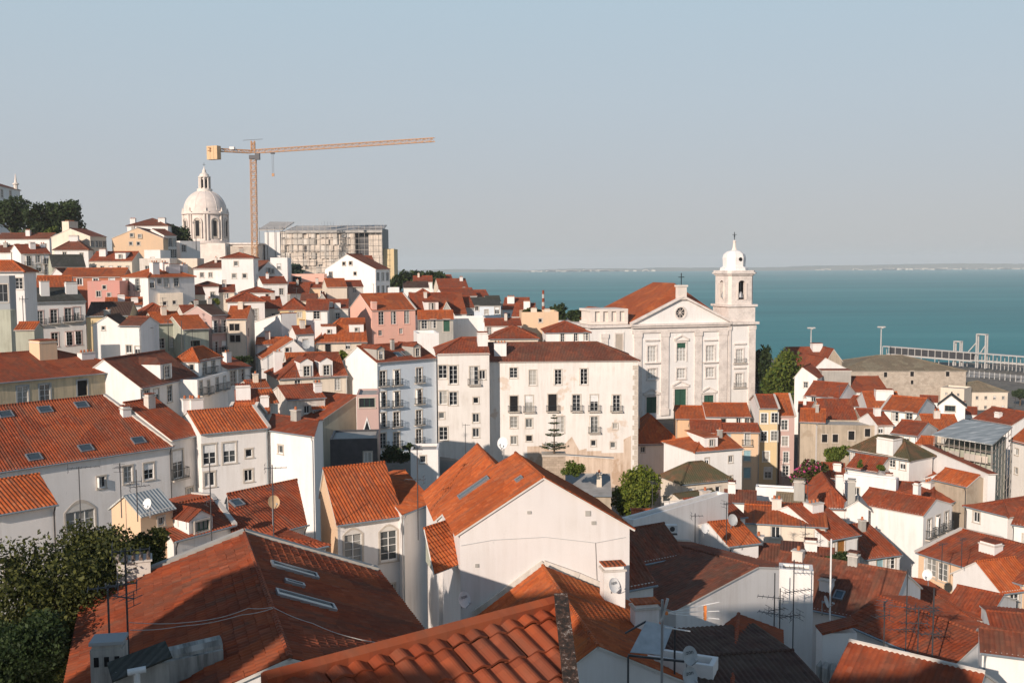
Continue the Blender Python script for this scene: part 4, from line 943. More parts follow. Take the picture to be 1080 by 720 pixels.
H('grey zinc roofed shed between the trees and the palace', 108, (586, 521, 644), yaw=94, W=6, ridge=('m', 615, 500), h=6, wallm='rawwall', tile='greyfelt', rp=.95)
H('sloping garden wall of patched plaster under the palace', 128, (597, 482, 645), yaw=96, W=.6, ridge=3.3, roof='sxr', h=7, wallm='palace_base', tile='greyfelt', cat='garden wall', name='garden_wall', group=None)
H('white rooftop hut beside the planter under the blue house', 110, (433, 477, 462), yaw=88, W=4, ridge=0, roof='flat', h=5, win=[(446, 484, 's')], parapet=.3)
# ---------------------------------------------------------------- left front rows
H('long white house with wide red roof, several skylights and two arched windows', 77.5, (-60, 504, 180, 469), W=16, ridge=('r', 109, 417), h=12, tile='red', win=[(107, 508, 'q', .9), (135, 500, 'm', 1.0), (157, 496.5, 'n', .9), (85, 548, 'A', 1.1), (115, 546, 'A', 1.1)], sk=[(47.5, 432.5, 1.2, 1.0), (86, 427.5, 1.2, 1.0), (6, 437.5, 1.2, 1.0), (36, 482.5, 1.2, 1.0), (90.5, 473, 1.2, 1.0), (146, 465, 1.2, 1.0)], verge='r', ch=[(150, .3, 437, .8)])
H('shaded white house with one tall iron balcony window next to the skylight roof', 92, (180, 462.5, 212, 456), W=12, ridge=('m', 165, 422), h=11, tile='red', win=[(185, 490, 'f', 1.15), (200, 520, 'q')])
H('white house with stone framed windows under a ribbed orange roof', 93, (212, 456.5, 282, 450), W=9, ridge=('m', 225, 431), h=12, win=[(221, 479, 'n', 1.15), (242, 477, 'n', 1.15), (262.5, 477.5, 's'), (221, 505, 'q', 1.2), (262, 501, 'q')], verge='r', ch=[(193, .75, 421, 1.1), (207, .7, 421, 1.2)])
H('bright white house with one tiny framed window and ribbed tile roof', 97, (281, 452, 331, 459), W=7, ridge=('r', 334, 443), h=10, wallm='white_clean', tile='red', win=[(296, 473.5, 's')])
H('small orange gable behind the ribbed roofs', 110, (249, 425, 272), yaw=74, W=6, ridge=('m', 260, 411), h=7, ch=[(256, .2, 408, 1.6)])
H('small orange roofed house right of the small gable', 113, (272, 425, 293), yaw=62, W=6, ridge=('m', 279, 411), h=7, wallm='white_old')
H('orange roofed house below the two white dormers', 120, (303, 421, 343), yaw=62, W=8, ridge=('m', 322, 406), h=8, wallm='white_old', ch=[(341, .2, 404, .9), (351, .2, 407, .8)])
H('orange tiled low house with white mortar edges among the rooftops', 101, (238, 443, 262), yaw=95, W=5, ridge=('m', 249, 425), h=7, verge='lr')
H('white annex with steep ribbed orange roof at the left edge above the trees', 60, (-20, 543.5, 58, 530), W=8, ridge=('r', 40, 500), h=9, wallm='white_clean', win=[(14, 600, 'x')])
H('small apricot attic house with a corrugated canopy among the tree tops', 64, (148, 541, 182, 533), W=3.2, ridge=1.0, h=6, wallm='apricot', tile='corrugated', win=[(170, 549, 's', .7)])
H('ribbed red roof house with a small dormer behind the large foreground roof', 64, (183, 569, 245, 552.5), W=10, ridge=('r', 222, 523), h=7, tile='red', dm=[(213, 561, 1.9, 1.0, 'W', 'gable', .5)], verge='r', sk=[(190, 549, .8, .9)])
H('ribbed red roof house with one open skylight behind the large foreground roof', 66.5, (246, 570, 322, 551), W=10, ridge=('r', 312, 506), h=7, tile='red', sk=[(250, 531, .9, .9)])
H('low hipped roof house tucked against the cream gable', 60, (280, 588, 342, 574), W=5, ridge=('m', 305, 566), h=6, tile='red', roof='hip')
H('white fronted house with two arched windows and ribbed orange roof', 70, (356, 551, 423, 542), W=9, rp=.7, ridge=('l', 342, 494), h=14, walls={'l': 'apricot'}, win=[(372.5, 579, 'a', 1.05), (410, 575, 'a', 1.05), (409, 628, 'n')], dep=1)
H('white narrow wing continuing the ribbed orange roof to the right', 71.5, (423.5, 541, 456, 528), W=9, rp=.7, ridge=('r', 469, 482), h=15)
# ---------------------------------------------------------------- foreground
F1 = ridge_house('large foreground house with a worn red tile roof, skylights and loose cables', (258, 562), 43.5, (305, 692), (94, 628), (394, 601), h=9, tile='red', rows=.38, wallm='white', sk=[(310, 603, .75, 2.0), (322, 635, .75, 2.3), (310, 617, .4, .8)], capm='red', verge='r', vm='greywall', vw=.4)
F2 = H('tall white blank gable house with an orange roof in the foreground centre', 56, (485, 561, 664, 555), W=7.5, ridge=('f', 573, 503), skew=-.1, h=13, roof='gy', wallm='white_big', sk=[(500, 515, .8, 2.3), (548, 506, .5, .5)], rows=.38)
H('house with a steep orange roof directly behind the tall white blank gable', 65, (462, 545, 578), yaw=84, W=8, ridge=('f', 523, 491), skew=-.08, h=12, roof='gy', rows=.38)
H('small lean-to with old orange tiles clinging beside the tall white gable', 55.4, (458, 598, 487, 587), W=2.0, ridge=('l', 449, 557), rp=.97, h=.4, base=False, tile='orange', rows=.38, wallm='greygreen')
F3 = ridge_house('low house with ribbed orange roof against the tall white gable', (573, 597), 55.5, (630, 680), (490, 660), (677, 640), h=6, tile='orange', rows=.4, ch=[(646, .84, 600, 1.2, .9), (680, .55, 640, 1.3, .9)])
a = PX(583, 637, 12.2); b = PZ(292, 714.5, a.z); t_ = (a - b).normalized(); nr = V((t_.y, -t_.x, 0))
el = b + nr * 5.0 - t_ * 3.5; el.z -= 2.1; er = a + nr * 5.0 - t_ * 3.5; er.z -= 2.1
F4 = H('nearest roof of big rounded clay tiles with a rubble topped wall', el.y, (*proj(el), *proj(er)), W=5, rp=.99, ridge=2.1, skew=.7, h=4, tile='red', rows=.42, wallm='white', verge='r', vm='lichen', vw=.17, capm='red_rib')
H('low white flat roofed house with dishes beside the nearest roof', 47, (603, 686, 752, 709), W=1.2, ridge=0, roof='flat', h=5, win=[(684, 714, 'q', 1.2)], parapet=.3)
F7 = H('house with a wide dark roof and pale blue grey gable in shade', 61.5, (713, 642, 832), yaw=48, W=9, ridge=('f', 798, 597), h=9, roof='gy', tile='brown', verge='r')  # brown tile puts the shade on this roof into its colour
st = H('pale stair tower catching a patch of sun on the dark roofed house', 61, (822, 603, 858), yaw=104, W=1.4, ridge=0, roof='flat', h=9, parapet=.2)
H('small dark roofed house tucked right of the tall white gable', 60, (652, 619, 689, 612), W=6, ridge=2.2, h=7, tile='brown')  # roof shade painted in by the browner tile
H('dark roofed wing left of the wide dark roof', 69, (672, 592, 722), yaw=60, W=5, ridge=1.6, h=7, tile='brown')  # brown tile colour carries the shade of this wing's roof
ridge_house('dark gabled roof in front of the pale blue grey gable', (779, 648), 53, (772, 725), (748, 672), (820, 663), h=7, tile='red', rows=.4)
H('long white shaded wall of a flat roofed house with one dark window', 78, (668, 552, 768), yaw=46, W=1.2, ridge=0, roof='flat', h=9, win=[(686, 571, 'q', 1.1)], parapet=.3)
H('small bright orange roof beside the green tree', 92, (668, 552, 703), yaw=95, W=6, ridge=('m', 680, 538), h=5)
H('orange roof house with a small attic terrace behind the shaded white wall', 92, (744, 548, 786), yaw=70, W=8, ridge=('m', 770, 524), h=7)
H('orange roofed house with a steep left slope above the dark roofs', 80, (768, 574, 800), yaw=70, W=6, ridge=('m', 776, 549), h=6)
H('low cream house with roof terrace under a long orange roof', 95, (785, 550, 872, 555), W=9, ridge=('m', 815, 534), h=7, wallm='cream', win=[(864, 566, 'n', .8), (818, 561, 'q')])
H('orange roofed house with a bright wooden door', 92, (873, 568, 905, 562), W=10, ridge=('r', 863, 528), h=6, win=[(887, 575, 'w', .9), (877, 576, 's')], ch=[(858, .4, 541, 1.5)])
H('small orange roof at the foot of the big white blank side wall', 98, (911, 588, 949, 583), W=9, ridge=('r', 915, 551), h=5, tile='red', win=[(928, 594, 'b', .8), (940, 593, 'h', .8)])
H('big white house with a blank side wall and balconied front', 105, (974, 542, 1004, 531), xb=905, ridge=('f', 986, 526), h=11, roof='gy', wallm='white', tile='red', win=[(980, 557, 'f', .9), (989, 553, 'f', .9), (998, 549, 'f', .9)])
H('white low house with a grey chimney left of the blank side wall', 109, (893, 534, 916), yaw='sq', W=3, ridge=.8, h=9, roof='gy', tile='greyfelt', ch=[(898, .2, 508, .8, .6, 'greywall')])
H('red roof house with white patches left of the blank side wall', 112, (860, 534, 898), yaw=100, W=12, ridge=('m', 884, 505), h=7, tile='red', roof='hip')
H('orange roof house behind the big white blank side wall', 118, (925, 522, 985), yaw=112, W=8, ridge=('m', 950, 508), h=8)
H('orange roof house with blue grey shaded front on the lane', 113, (985, 535, 1020, 522), W=8, ridge=('m', 996, 512), h=9, win=[(1000, 541, 'g'), (1010, 536, 'g')], ch=[(979, .4, 508, 1.6)])
H('broad orange hipped roof house below the scaffolded shed', 126, (944, 500, 1038, 504), W=13, ridge=('m', 1000, 483), h=8, roof='hip', wallm='rawwall')
H('low house with raw brown wall under the broad orange hipped roof', 119, (985, 504, 1020, 512), W=4, ridge=('m', 1000, 497), h=7, wallm='rawwall')
H('white sloping party wall house left of the scaffolded shed', 129, (973, 476, 1042, 499), W=1.0, ridge=.9, roof='sxr', h=8, wallm='white_clean', tile='red')
H('white house under a mossy brown hipped roof with orange top', 130, (896, 473, 959, 484), W=5, ridge=('m', 924, 461), h=7, roof='hip', tile='mossy', win=[(901, 478, 'q'), (913, 480.5, 'n', .8), (941, 487, 'n', .8), (952, 490, 'q')], ch=[(938, .2, 463, 2.4)])
H('low white terrace house with potted plants under the mossy roof', 121, (890, 504, 945, 510), W=1.4, ridge=0, roof='flat', h=6, wallm='white_clean')
H('red roof strip house in front of the mossy roof', 126, (893, 492, 925, 497), W=5, ridge=1.3, h=5, tile='red')
H('raw stone fronted house with four unglazed windows', 150, (862, 449, 927), yaw=97, W=5, ridge=0, roof='flat', h=9, wallm='rawwall', walls={'l': 'white'}, win=[(869.7, 462, 'x', .8), (881, 462, 'x', .8), (898, 459, 'x', .9), (915, 456, 'x', .8)], parapet=.2)
H('patched orange roof house above the raw stone front', 160, (868, 445, 905), yaw=97, W=12, ridge=('m', 888, 421), h=8, wallm='white_old')
H('crumbling raw walled house with orange roof beside the church tree', 152, (844, 444, 870), yaw='sq', W=7, ridge=('m', 858, 431), h=8, wallm='rawwall', walls={'l': 'white'})
H('small orange roof house right above the raw stone front', 158, (908, 440, 929), yaw=97, W=7, ridge=('m', 916, 431), h=8, wallm='rawwall')
H('wide white house with orange roof shadowed by a chimney', 205, (864, 413, 937), yaw=92, W=13, ridge=('m', 900, 397), h=8, ch=[(880, .3, 391, 6, 3, 'greywall')])
H('white gable house near the warehouse roof', 235, (856, 391, 897), yaw=84, W=12, ridge=('f', 870, 377), h=8, roof='gy', wallm='white_clean')
H('red roof house at the waterside with a white roof box', 252, (837, 380, 880), yaw=86, W=12, ridge=('m', 860, 366), h=8, tile='red', wallm='peach', ch=[(861, .4, 363, 2.6)])
H('raw grey gable beside the waterside red roof', 248, (872, 380, 888), yaw=86, W=7, ridge=('f', 879, 368), h=8, roof='gy', wallm='rawwall', tile='red')
H('white shaded gable right of the church tree', 205, (838, 397, 862), yaw=118, W=8, ridge=('f', 846, 387), h=9, roof='gy', tile='red')
H('white house with small dark roof right below the church tree', 188, (849, 416, 885, 419), W=8, ridge=('m', 862, 403), h=7, tile='red', win=[(858, 419, 'q'), (876, 421, 'q')])
H('orange roof house with tall white chimney block near the warehouse', 176, (915, 429, 952), yaw=100, W=11, ridge=('m', 932, 413), h=8, ch=[(932, .3, 412, 3, 2)])
H('white house with gable facing right and two windows below the warehouse', 163, (930, 431.5, 967, 435), W=11, ridge=('r', 977, 420), h=8, wallm='white_clean', win=[(944, 438, 'n'), (958.7, 440, 'n')], verge='l')
H('white arched gable chapel front below the cream office block', 186, (990, 427, 1018), yaw='sq', W=5, ridge=('f', 1003, 417), h=9, roof='gy', wallm='white_clean', tile='slate', cat='chapel', name='chapel', win=[(1002, 430.5, 'W', .8)])
H('orange roofed house in front of the arched chapel front', 150, (977, 454, 1014), yaw=100, W=9, ridge=('m', 1000, 437), h=7, wallm='cream')
H('orange roofed house right of the arched chapel front', 172, (1026, 441, 1067, 448), W=9, ridge=('m', 1053, 432), h=8, wallm='white_clean', ch=[(1053, .2, 437, 1)])
H('small white house with blue shade beside the raw stone front', 148, (926, 448, 942), yaw=82, W=6, ridge=1.4, h=8, win=[(929, 453, 'q')])
H('orange roofed white house between the raw stone front and the metal roof', 146, (940, 456, 967, 459), W=8, ridge=('m', 949, 444), h=8, win=[(945, 463, 'q'), (956, 463, 'q')])
H('orange roofed house cut by the right edge beside the metal roof', 150, (1066, 463, 1110, 474), W=8, ridge=('m', 1085, 447), h=9)
H('cream office block with a brown roof and small windows near the pier', 328, (1017, 413, 1063), yaw=92, W=14, ridge=('m', 1032, 401.5), h=10, roof='hip', wallm='cream', tile='olive_tile', grid=('f', 5, 2, 'q', 1.5, 3.2), walls={'l': 'cream'})
H('low cream wing left of the office block near the pier', 325, (992, 410, 1017), yaw=130, W=8, ridge=0, roof='flat', h=9, wallm='cream')
H('white house with low red hipped roof at the right edge under the shed', 110, (1019, 533, 1063, 544), W=11, ridge=('m', 1056, 526), h=9, roof='hip', tile='red', win=[(1030, 545, 'q')])
H('tiny white house with a red eave at the right edge', 104, (1068, 551, 1100, 556), W=5, ridge=1.2, h=6, tile='red')
H('cream house with a wide red roof, white verge and two aerials at right', 92, (969, 581.5, 1080, 615), W=11, ridge=('l', 1015, 558), h=9, wallm='apricot', tile='red', win=[(982, 598, 'n'), (994, 603, 'n')], verge='l', ch=[(1045, .3, 580, 1.6, 1.2)])
H('white gabled house with an orange roof and one window at the right edge', 82, (1055, 623, 1096), yaw=72, xb=1005, ridge=('l', 1030, 592), h=9, wallm='white_clean', win=[(1070, 634, 'n', .9)])
H('low white house with a red roof at the bottom of the right edge', 70, (1048, 667, 1100, 672), W=6, ridge=('m', 1070, 646), h=7, wallm='white_clean', tile='red')
H('orange roof with a grey patched slope between white gables', 78, (993, 644, 1040, 655), W=7, ridge=('m', 1015, 622), h=6, tile='red')
H('long orange roofed house whose white gable end faces the camera', 84, (938, 620, 1007, 667), W=4.2, ridge=('r', 1028, 653), h=7, tile='red', wallm='white_old', rows=.4)
H('house with a ribbed orange roof crossed by aerials at lower right', 60, (893, 655, 1003, 702), W=7, ridge=('l', 927, 628), h=7, tile='red', rows=.4)
H('dark lower house with a mortar topped wall in the lower right corner', 45, (868, 738, 1012, 778), W=7, ridge=('l', 898, 676), h=6, tile='red', capm='mortar')
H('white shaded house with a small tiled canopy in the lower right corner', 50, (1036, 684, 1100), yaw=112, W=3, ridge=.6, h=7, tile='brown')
H('dark sprawling tiled roof in shade below the wooden door house', 72, (800, 628, 935, 655), W=9, ridge=('m', 850, 592), h=7, tile='brown', ch=[(842, .45, 594, .8, .6, 'white_old'), (900, .5, 606, .7, .6, 'chimney_dirty'), (872, .2, 622, .9, .7, 'white')], sk=[(830, 618, .8, 1.0), (885, 628, .7, .9)])  # brown tile colour stands in for shade across this roof
H('dark tiled roof in shade above the pale stair tower', 80, (778, 598, 880, 606), W=7, ridge=('m', 820, 575), h=6, tile='brown', ch=[(800, .5, 570, .8, .6, 'white_old'), (855, .45, 574, 1.0, .6, 'white')], dm=[(835, 594, 1.6, .9, 's', 'shed')])  # tile browned in place of the shade lying on it
H('dark shaded roof filling the bottom edge right of the dish house', 42, (745, 745, 880, 735), W=9, ridge=('m', 800, 690), h=6, tile='dark')  # near-black tile adds shade to the roof colour itself

H('low white garden wall building behind the cream terrace house', 118, (797, 515, 838), yaw='sq', W=1.6, ridge=0, roof='flat', h=4, wallm='white_clean', parapet=.2)
H('small orange roof between the pink flowering bush and white terrace', 127, (866, 503, 890), yaw='sq', W=5, ridge=1.4, h=5, tile='red', ch=[(883, .3, 492, 1)])
H('small dark roof at the foot of the plain white dormered house', 112, (764, 528, 797), yaw='sq', W=5, ridge=('m', 780, 517), h=5, tile='brown')
H('low house with a weathered olive roof behind the cream terrace house', 105, (818, 531, 848), yaw=110, W=4, ridge=('m', 836, 520), h=5, tile='olive_tile', wallm='cream', ch=[(843, .3, 508, 1.1, .9, 'greywall')])

fm_ = MB()
for px, py, w_, hh_ in ((558, 540, .22, .16), (620, 541, .3, .3), (626, 551, .25, .2), (503, 596, .2, .2)):
    q = onface(F2, px, py); fm_.box(q.x - w_ / 2, q.x + w_ / 2, -.06, 0, q.z - hh_ / 2, q.z + hh_ / 2, 'greywall')
fm_.build('wall_vents', F2)
fc = MB(); pts_ = [onface(F2, *k) for k in ((486, 575), (520, 569), (575, 566), (628, 572), (660, 566))]
fc.tube([V((p.x, -.03, p.z)) for p in pts_], .014, 'plastic_grey', 5); p1, p2 = onface(F2, 628, 572), onface(F2, 630, 622); fc.tube([V((p1.x, -.03, p1.z)), V((p2.x, -.03, p2.z))], .014, 'metal_dark', 5); fc.build('wall_cable', F2)

Sq = dict(yaw='sq')
H('small white block house at the foot of the great white gable', 230, (409, 306, 421), W=6, ridge=0, roof='flat', h=7, wallm='white_clean', **Sq)
H('low house with a long dark roof below the skyline trees', 262, (426, 303, 452), yaw=82, W=8, ridge=('m', 438, 297), h=6, tile='dark')
H('small red hipped house behind the wide red roof with the white dormer', 232, (438, 312, 458), yaw=80, W=8, ridge=('m', 447, 305), h=7, tile='red', roof='hip')
H('grey gabled house squeezed between roofs above the ochre yellow one', 208, (333, 319, 346), yaw=82, W=8, ridge=('f', 340, 309), roof='gy', h=8, wallm='greywall', tile='red')
H('small white gable between the mossy roof and the balcony house', 216, (53, 291, 69), yaw=80, W=7, ridge=('f', 59, 283), roof='gy', h=6, tile='brown')
H('little brown roofed house left of the peach walled one', 222, (317, 317, 334), yaw=82, W=7, ridge=('m', 326, 310), h=7, tile='brown', wallm='cream')
H('orange roof strip right behind the two white dormers', 158, (303, 383, 346), yaw=72, W=6, ridge=('m', 322, 372), h=8, wallm='white_old')
H('small white house right of the steep orange shed roof', 176, (312, 352, 331), yaw=64, W=5, ridge=1.2, h=8, tile='red')
H('white rooftop box at the end of the ribbed orange roof', 104, (203, 440, 222), yaw=92, W=4, ridge=0, roof='flat', h=5, parapet=.25)
H('little orange roof between the ribbed roof and the small gable', 106, (262, 436, 284), yaw=76, W=4, ridge=('m', 270, 427), h=6)
H('small cream house with orange roof below the blue shaded side', 128, (262, 409, 284), yaw=66, W=6, ridge=('m', 270, 401), h=8, wallm='cream')
H('white low house beside the grey sloping walled modern house', 121, (330, 431, 352), yaw=64, W=5, ridge=('m', 338, 420), h=7)
H('small red roofed house by the warehouse wall', 250, (903, 413, 926), W=8, ridge=('m', 915, 405), h=6, tile='red', **Sq)
H('low red roof strip between the warehouse and the office block', 270, (970, 423, 989), W=6, ridge=('m', 980, 417), h=6, tile='red', **Sq)
H('white house with a sunlit gable left of the arched chapel', 178, (966, 438, 990), W=8, ridge=('f', 979, 424), roof='gy', h=8, wallm='white_clean', tile='red', **Sq)
H('small orange house below the corner of the office block', 195, (1013, 436, 1030), W=7, ridge=('m', 1021, 429), h=7, **Sq)
H('tiny orange roof at the left corner of the metal roof', 143, (966, 468, 985), W=4, ridge=('m', 975, 460), h=6, **Sq)
H('blue grey shaded row house along the lane under the shed', 121, (1020, 514, 1042, 505), W=6, ridge=1.5, h=9, wallm='blue', tile='red', grid=('f', 3, 2, 'g', .6, 3.0, .8))  # blue plaster holds the bluish tint of the shaded front
H('white house with a red roof below the wide white house', 186, (882, 427, 908), W=8, ridge=('m', 893, 417), h=7, tile='red', **Sq)
H('cream house with small orange roof at the foot of the church tree', 176, (842, 433, 862), W=6, ridge=('m', 852, 424), h=7, wallm='cream', tile='red', **Sq)

mb_ = MB(); pts_ = [onface(F2, *q) for q in ((500, 646), (536, 620), (573, 593), (610, 606), (645, 621))]
for a_, b_ in zip(pts_, pts_[1:]): mb_.bar(V((a_.x, -.05, a_.z)), V((b_.x, -.05, b_.z)), .28 + random.uniform(-.05, .05), 'white_old', h=.34)
mb_.build('mortar_band', F2)

# ---------------------------------------------------------------- church
def arch_wall(mb, A, t, ln, z0, z1, uc, w, zb, zs, mat, dep=.8):
    """wall with one round headed opening"""
    zt = zs + w / 2
    wall(mb, A, t, ln, z0, z1, [(uc - w / 2, uc + w / 2, zb, zt)], mat, dep)
    A = V((A[0], A[1], 0)); tt = V((t[0], t[1], 0)); out = V((tt.y, -tt.x, 0)) * .004
    for sg in (-1, 1):
        pts = [A + tt * (uc + sg * w / 2) + V((0, 0, zt))] + [A + tt * (uc + sg * w / 2 * math.cos(a)) + V((0, 0, zs + w / 2 * math.sin(a))) for a in [math.pi / 2 * k / 6 for k in range(7)]]
        pts = [p + out for p in pts]
        mb.face(pts if sg > 0 else pts[::-1], mat)
def church():
    yaw = 74; d = 212
    P0 = PX(622, 341, d); t = V((math.sin(R_(yaw)), math.cos(R_(yaw)), 0)); bk = V((-t.y, t.x, 0))
    zbase = P0.z - 20.5; h = 20.5
    root = empty('church', (P0.x, P0.y, zbase), math.atan2(t.y, t.x)); tag(root, 'big white church with a pediment, orange roof and a domed bell tower', 'church')
    BASES.append((P0 + t * 18, zbase, 18)); BASES.append((P0 + t * 18 + bk * 15, zbase, 18))
    n = V((t.y, -t.x, 0))
    def L(px, py):
        p = PP(px, py, P0, n); return (p - P0).dot(t), p.z - zbase
    x0 = 0; x1 = L(667.5, 341)[0]; x2 = L(767.5, 340)[0]; x3 = L(797, 340)[0]; hc = L(720, 341)[1]; D = 30
    # walls of nave front with openings
    W_ = []
    for px, py, w, hh, kind in ((687.5, 373, 2.0, 3.4, 't'), (749, 372.5, 2.0, 3.4, 't'), (687.5, 394, 2.0, 2.1, 'h'), (718.4, 393.5, 2.0, 2.1, 'h'), (749, 392.5, 2.0, 2.1, 'h'), (718.6, 371, 2.2, 4.0, 'a'), (780, 375, 1.7, 2.9, 't'), (779.5, 400.5, 1.7, 2.9, 't'), (687, 427, 2.4, 3.6, 'd'), (717.5, 422, 2.8, 5.0, 'd'), (747.5, 424, 2.4, 3.2, 'd'), (653, 361, 1.6, 3.6, 'blind')):
        x, z = L(px, py); W_.append((x, z - hh / 2, w, hh, kind))
    m = MB()
    hol = lambda a, b: [(x - w / 2 - a, x + w / 2 - a, max(z, .05), z + hh) for x, z, w, hh, k in W_ if a < x < b and k != 'blind']
    wall(m, (x0, 0), (1, 0), x1, -4, hc, [], 'white_clean', .3)
    wall(m, (x1, .0), (1, 0), x2 - x1, -4, hc, hol(x1, x2), 'white_clean', .3)
    wall(m, (x2, 0), (1, 0), x3 - x2, -4, hc, hol(x2, x3), 'white_clean', .3)
    wall(m, (x3, 0), (0, 1), 8, -4, hc, [], 'white_clean'); wall(m, (x3 - 1, 8), (0, 1), D - 8, -4, hc, [], 'white')
    wall(m, (x0, D), (0, -1), D, -4, hc, [], 'white'); wall(m, (x3 - 1, D), (-1, 0), x3 - 1 - x0, -4, hc, [], 'white')
    m.face([V((x0, 0, hc)), V((x3, 0, hc)), V((x3, 8, hc)), V((x3 - 1, 8, hc)), V((x3 - 1, D, hc)), V((x0, D, hc))], 'limestone')
    m.build('walls', root)
    for x, z, w, hh, k in W_:
        f = MB(); s = .32; z = max(z, .05)
        fm = 'ashlar'
        f.box(x - w / 2 - s, x - w / 2, -.12, 0, z - s * .5, z + hh, fm); f.box(x + w / 2, x + w / 2 + s, -.12, 0, z - s * .5, z + hh, fm)
        f.box(x - w / 2 - s, x + w / 2 + s, -.14, 0, z + hh, z + hh + s, fm)
        if k == 't': f.box(x - w / 2 - s - .5, x + w / 2 + s + .5, -.5, 0, z - s * .5 - .25, z - s * .5, fm); f.box(x - w / 2 - s - .3, x + w / 2 + s + .3, -.35, 0, z + hh + 1.1, z + hh + 1.4, fm)
        if k == 'h': f.box(x - w / 2 - s, x + w / 2 + s, -.2, 0, z - s * .5 - .25, z - s * .5, fm)
        if k in 'ad' or k == 'd':
            pk = 1.1 if k == 'd' else 1.0; b = w / 2 + s + .35; zz = z + hh + s + .35
            f.box(x - b, x + b, -.3, 0, zz - .25, zz, fm)
            for sg in (-1, 1): f.bar((x + sg * b, -.15, zz + .12), (x, -.15, zz + pk), .3, fm)
        o = f.build('door' if k == 'd' else ('niche' if k == 'blind' else 'window'), root)
        if k == 'blind':
            g = MB(); g.box(x - w / 2, x + w / 2, -.02, 0, z, z + hh, 'limestone_dark'); g.build('blind_panel', o); continue
        g = MB(); y = .2
        if k == 'd': g.box(x - w / 2, x + w / 2, .15, .28, z, z + hh, 'frame_green'); g.box(x - .03, x + .03, .12, .15, z, z + hh, 'void'); g.build('panel', o); continue
        g.face([V((x - w / 2, y, z)), V((x + w / 2, y, z)), V((x + w / 2, y, z + hh)), V((x - w / 2, y, z + hh))], 'curtain')
        for i in range(4): g.box(x - w / 2 + w * i / 3 - .07, x - w / 2 + w * i / 3 + .07, .1, .19, z, z + hh, 'frame_white')
        for i in range(int(hh / .7) + 1): zz = z + hh * i / int(hh / .7); g.box(x - w / 2, x + w / 2, .13, .19, zz - .05, zz + .05, 'frame_white')
        if k == 'a': g.box(x - w / 2 + .1, x + w / 2 - .1, .08, .19, z + hh * .72, z + hh, 'frame_green')
        g.build('pane', o)
        if k == 't' and x > x2:
            bM = Matrix.Translation(V((x, -.1, z - .1))); balcony(root, bM, w + 1.2, .5)
    def pil(xa, xb, za, zb, dep=.28):
        p = MB(); p.box(xa, xb, -dep, 0, za + 1.4, zb - .9, 'ashlar'); p.box(xa - .15, xb + .15, -dep - .15, 0, za, za + 1.4, 'ashlar'); p.box(xa - .12, xb + .12, -dep - .12, 0, zb - .9, zb, 'ashlar'); p.build('pilaster', root)
    ent = L(720, 350)[1]
    for px in ((668.5, 676.5), (697, 705), (732.5, 740), (758, 766.5), (634, 641)):
        a, b = L(px[0], 360)[0], L(px[1], 360)[0]; pil(a, b, 0, ent)
    a, b = L(789.5, 360)[0], x3 - .1; pil(a, b, 0, hc - .8); pil(x2 + .15, L(770.5, 360)[0], 0, hc - .8)
    c = MB()
    c.box(x1 - .3, x2 + .2, -.35, 0, ent, ent + .6, 'ashlar'); c.box(x1 - .5, x2 + .3, -.75, 0, hc - .75, hc - .35, 'ashlar'); c.box(x1 - .7, x2 + .5, -1.05, 0, hc - .35, hc + .05, 'ashlar')
    c.box(x0 - .4, x1 - .72, -.6, 0, hc - .55, hc + .05, 'ashlar'); c.box(x2 + .52, x3 + .5, -.8, 0, hc - .5, hc + .06, 'ashlar'); c.box(x3, x3 + .5, 0, 8, hc - .5, hc + .06, 'ashlar'); c.box(x0 - .4, x0, 0, D, hc - .55, hc + .05, 'ashlar')
    c.build('cornice', root)
    # pediment with round window
    ax, az = L(719.5, 314); p = MB(); pa, pb = x1 - .4, x2 + .3; zz = hc + .06
    ox, oz = L(717.8, 329.7); r = 1.15; nn = 24
    circ = [V((ox + r * math.cos(2 * math.pi * k / nn), 0, oz + r * math.sin(2 * math.pi * k / nn))) for k in range(nn)]
    tri_ = [V((pa, 0, zz)), V((pb, 0, zz)), V((ax, 0, az))]
    outer = []
    for k in range(nn):
        dd = (circ[k] - V((ox, 0, oz))); best = 1e9
        for i in range(3):
            A, B = tri_[i], tri_[(i + 1) % 3]; e = B - A; den = dd.x * e.z - dd.z * e.x
            if abs(den) < 1e-9: continue
            s = ((A.x - ox) * e.z - (A.z - oz) * e.x) / den
            if s > 0: best = min(best, s)
        outer.append(V((ox, 0, oz)) + dd * best)
    for k in range(nn):
        k2 = (k + 1) % nn; poly = [circ[k], outer[k], outer[k2], circ[k2]]
        for q in tri_:  # keep the triangle's corners
            a1 = math.atan2(outer[k].z - oz, outer[k].x - ox); a2 = math.atan2(outer[k2].z - oz, outer[k2].x - ox); aq = math.atan2(q.z - oz, q.x - ox)
            da = (a2 - a1) % (2 * math.pi); dq = (aq - a1) % (2 * math.pi)
            if 0 < dq < da: poly = [circ[k], outer[k], q, outer[k2], circ[k2]]
        p.face(poly, 'white_clean')
        p.face([circ[k], circ[k2], circ[k2] + V((0, .5, 0)), circ[k] + V((0, .5, 0))], 'ashlar')
    p.face([V((pb, .9, zz)), V((pa, .9, zz)), V((ax, .9, az))], 'white_clean')
    p.bar(V((pa - .3, -.35, zz + .15)), V((ax, -.35, az + .3)), .8, 'ashlar', h=.45); p.bar(V((ax, -.35, az + .3)), V((pb + .3, -.35, zz + .15)), .8, 'ashlar', h=.45)
    po = p.build('pediment', root)
    g = MB(); g.face([q + V((0, .4, 0)) for q in circ], 'glass')
    for a in range(4): q = V((math.cos(a * math.pi / 4), 0, math.sin(a * math.pi / 4))) * r; g.bar(V((ox, .3, oz)) - q, V((ox, .3, oz)) + q, .1, 'limestone')
    g.build('rose_window', po)
    ri = MB()
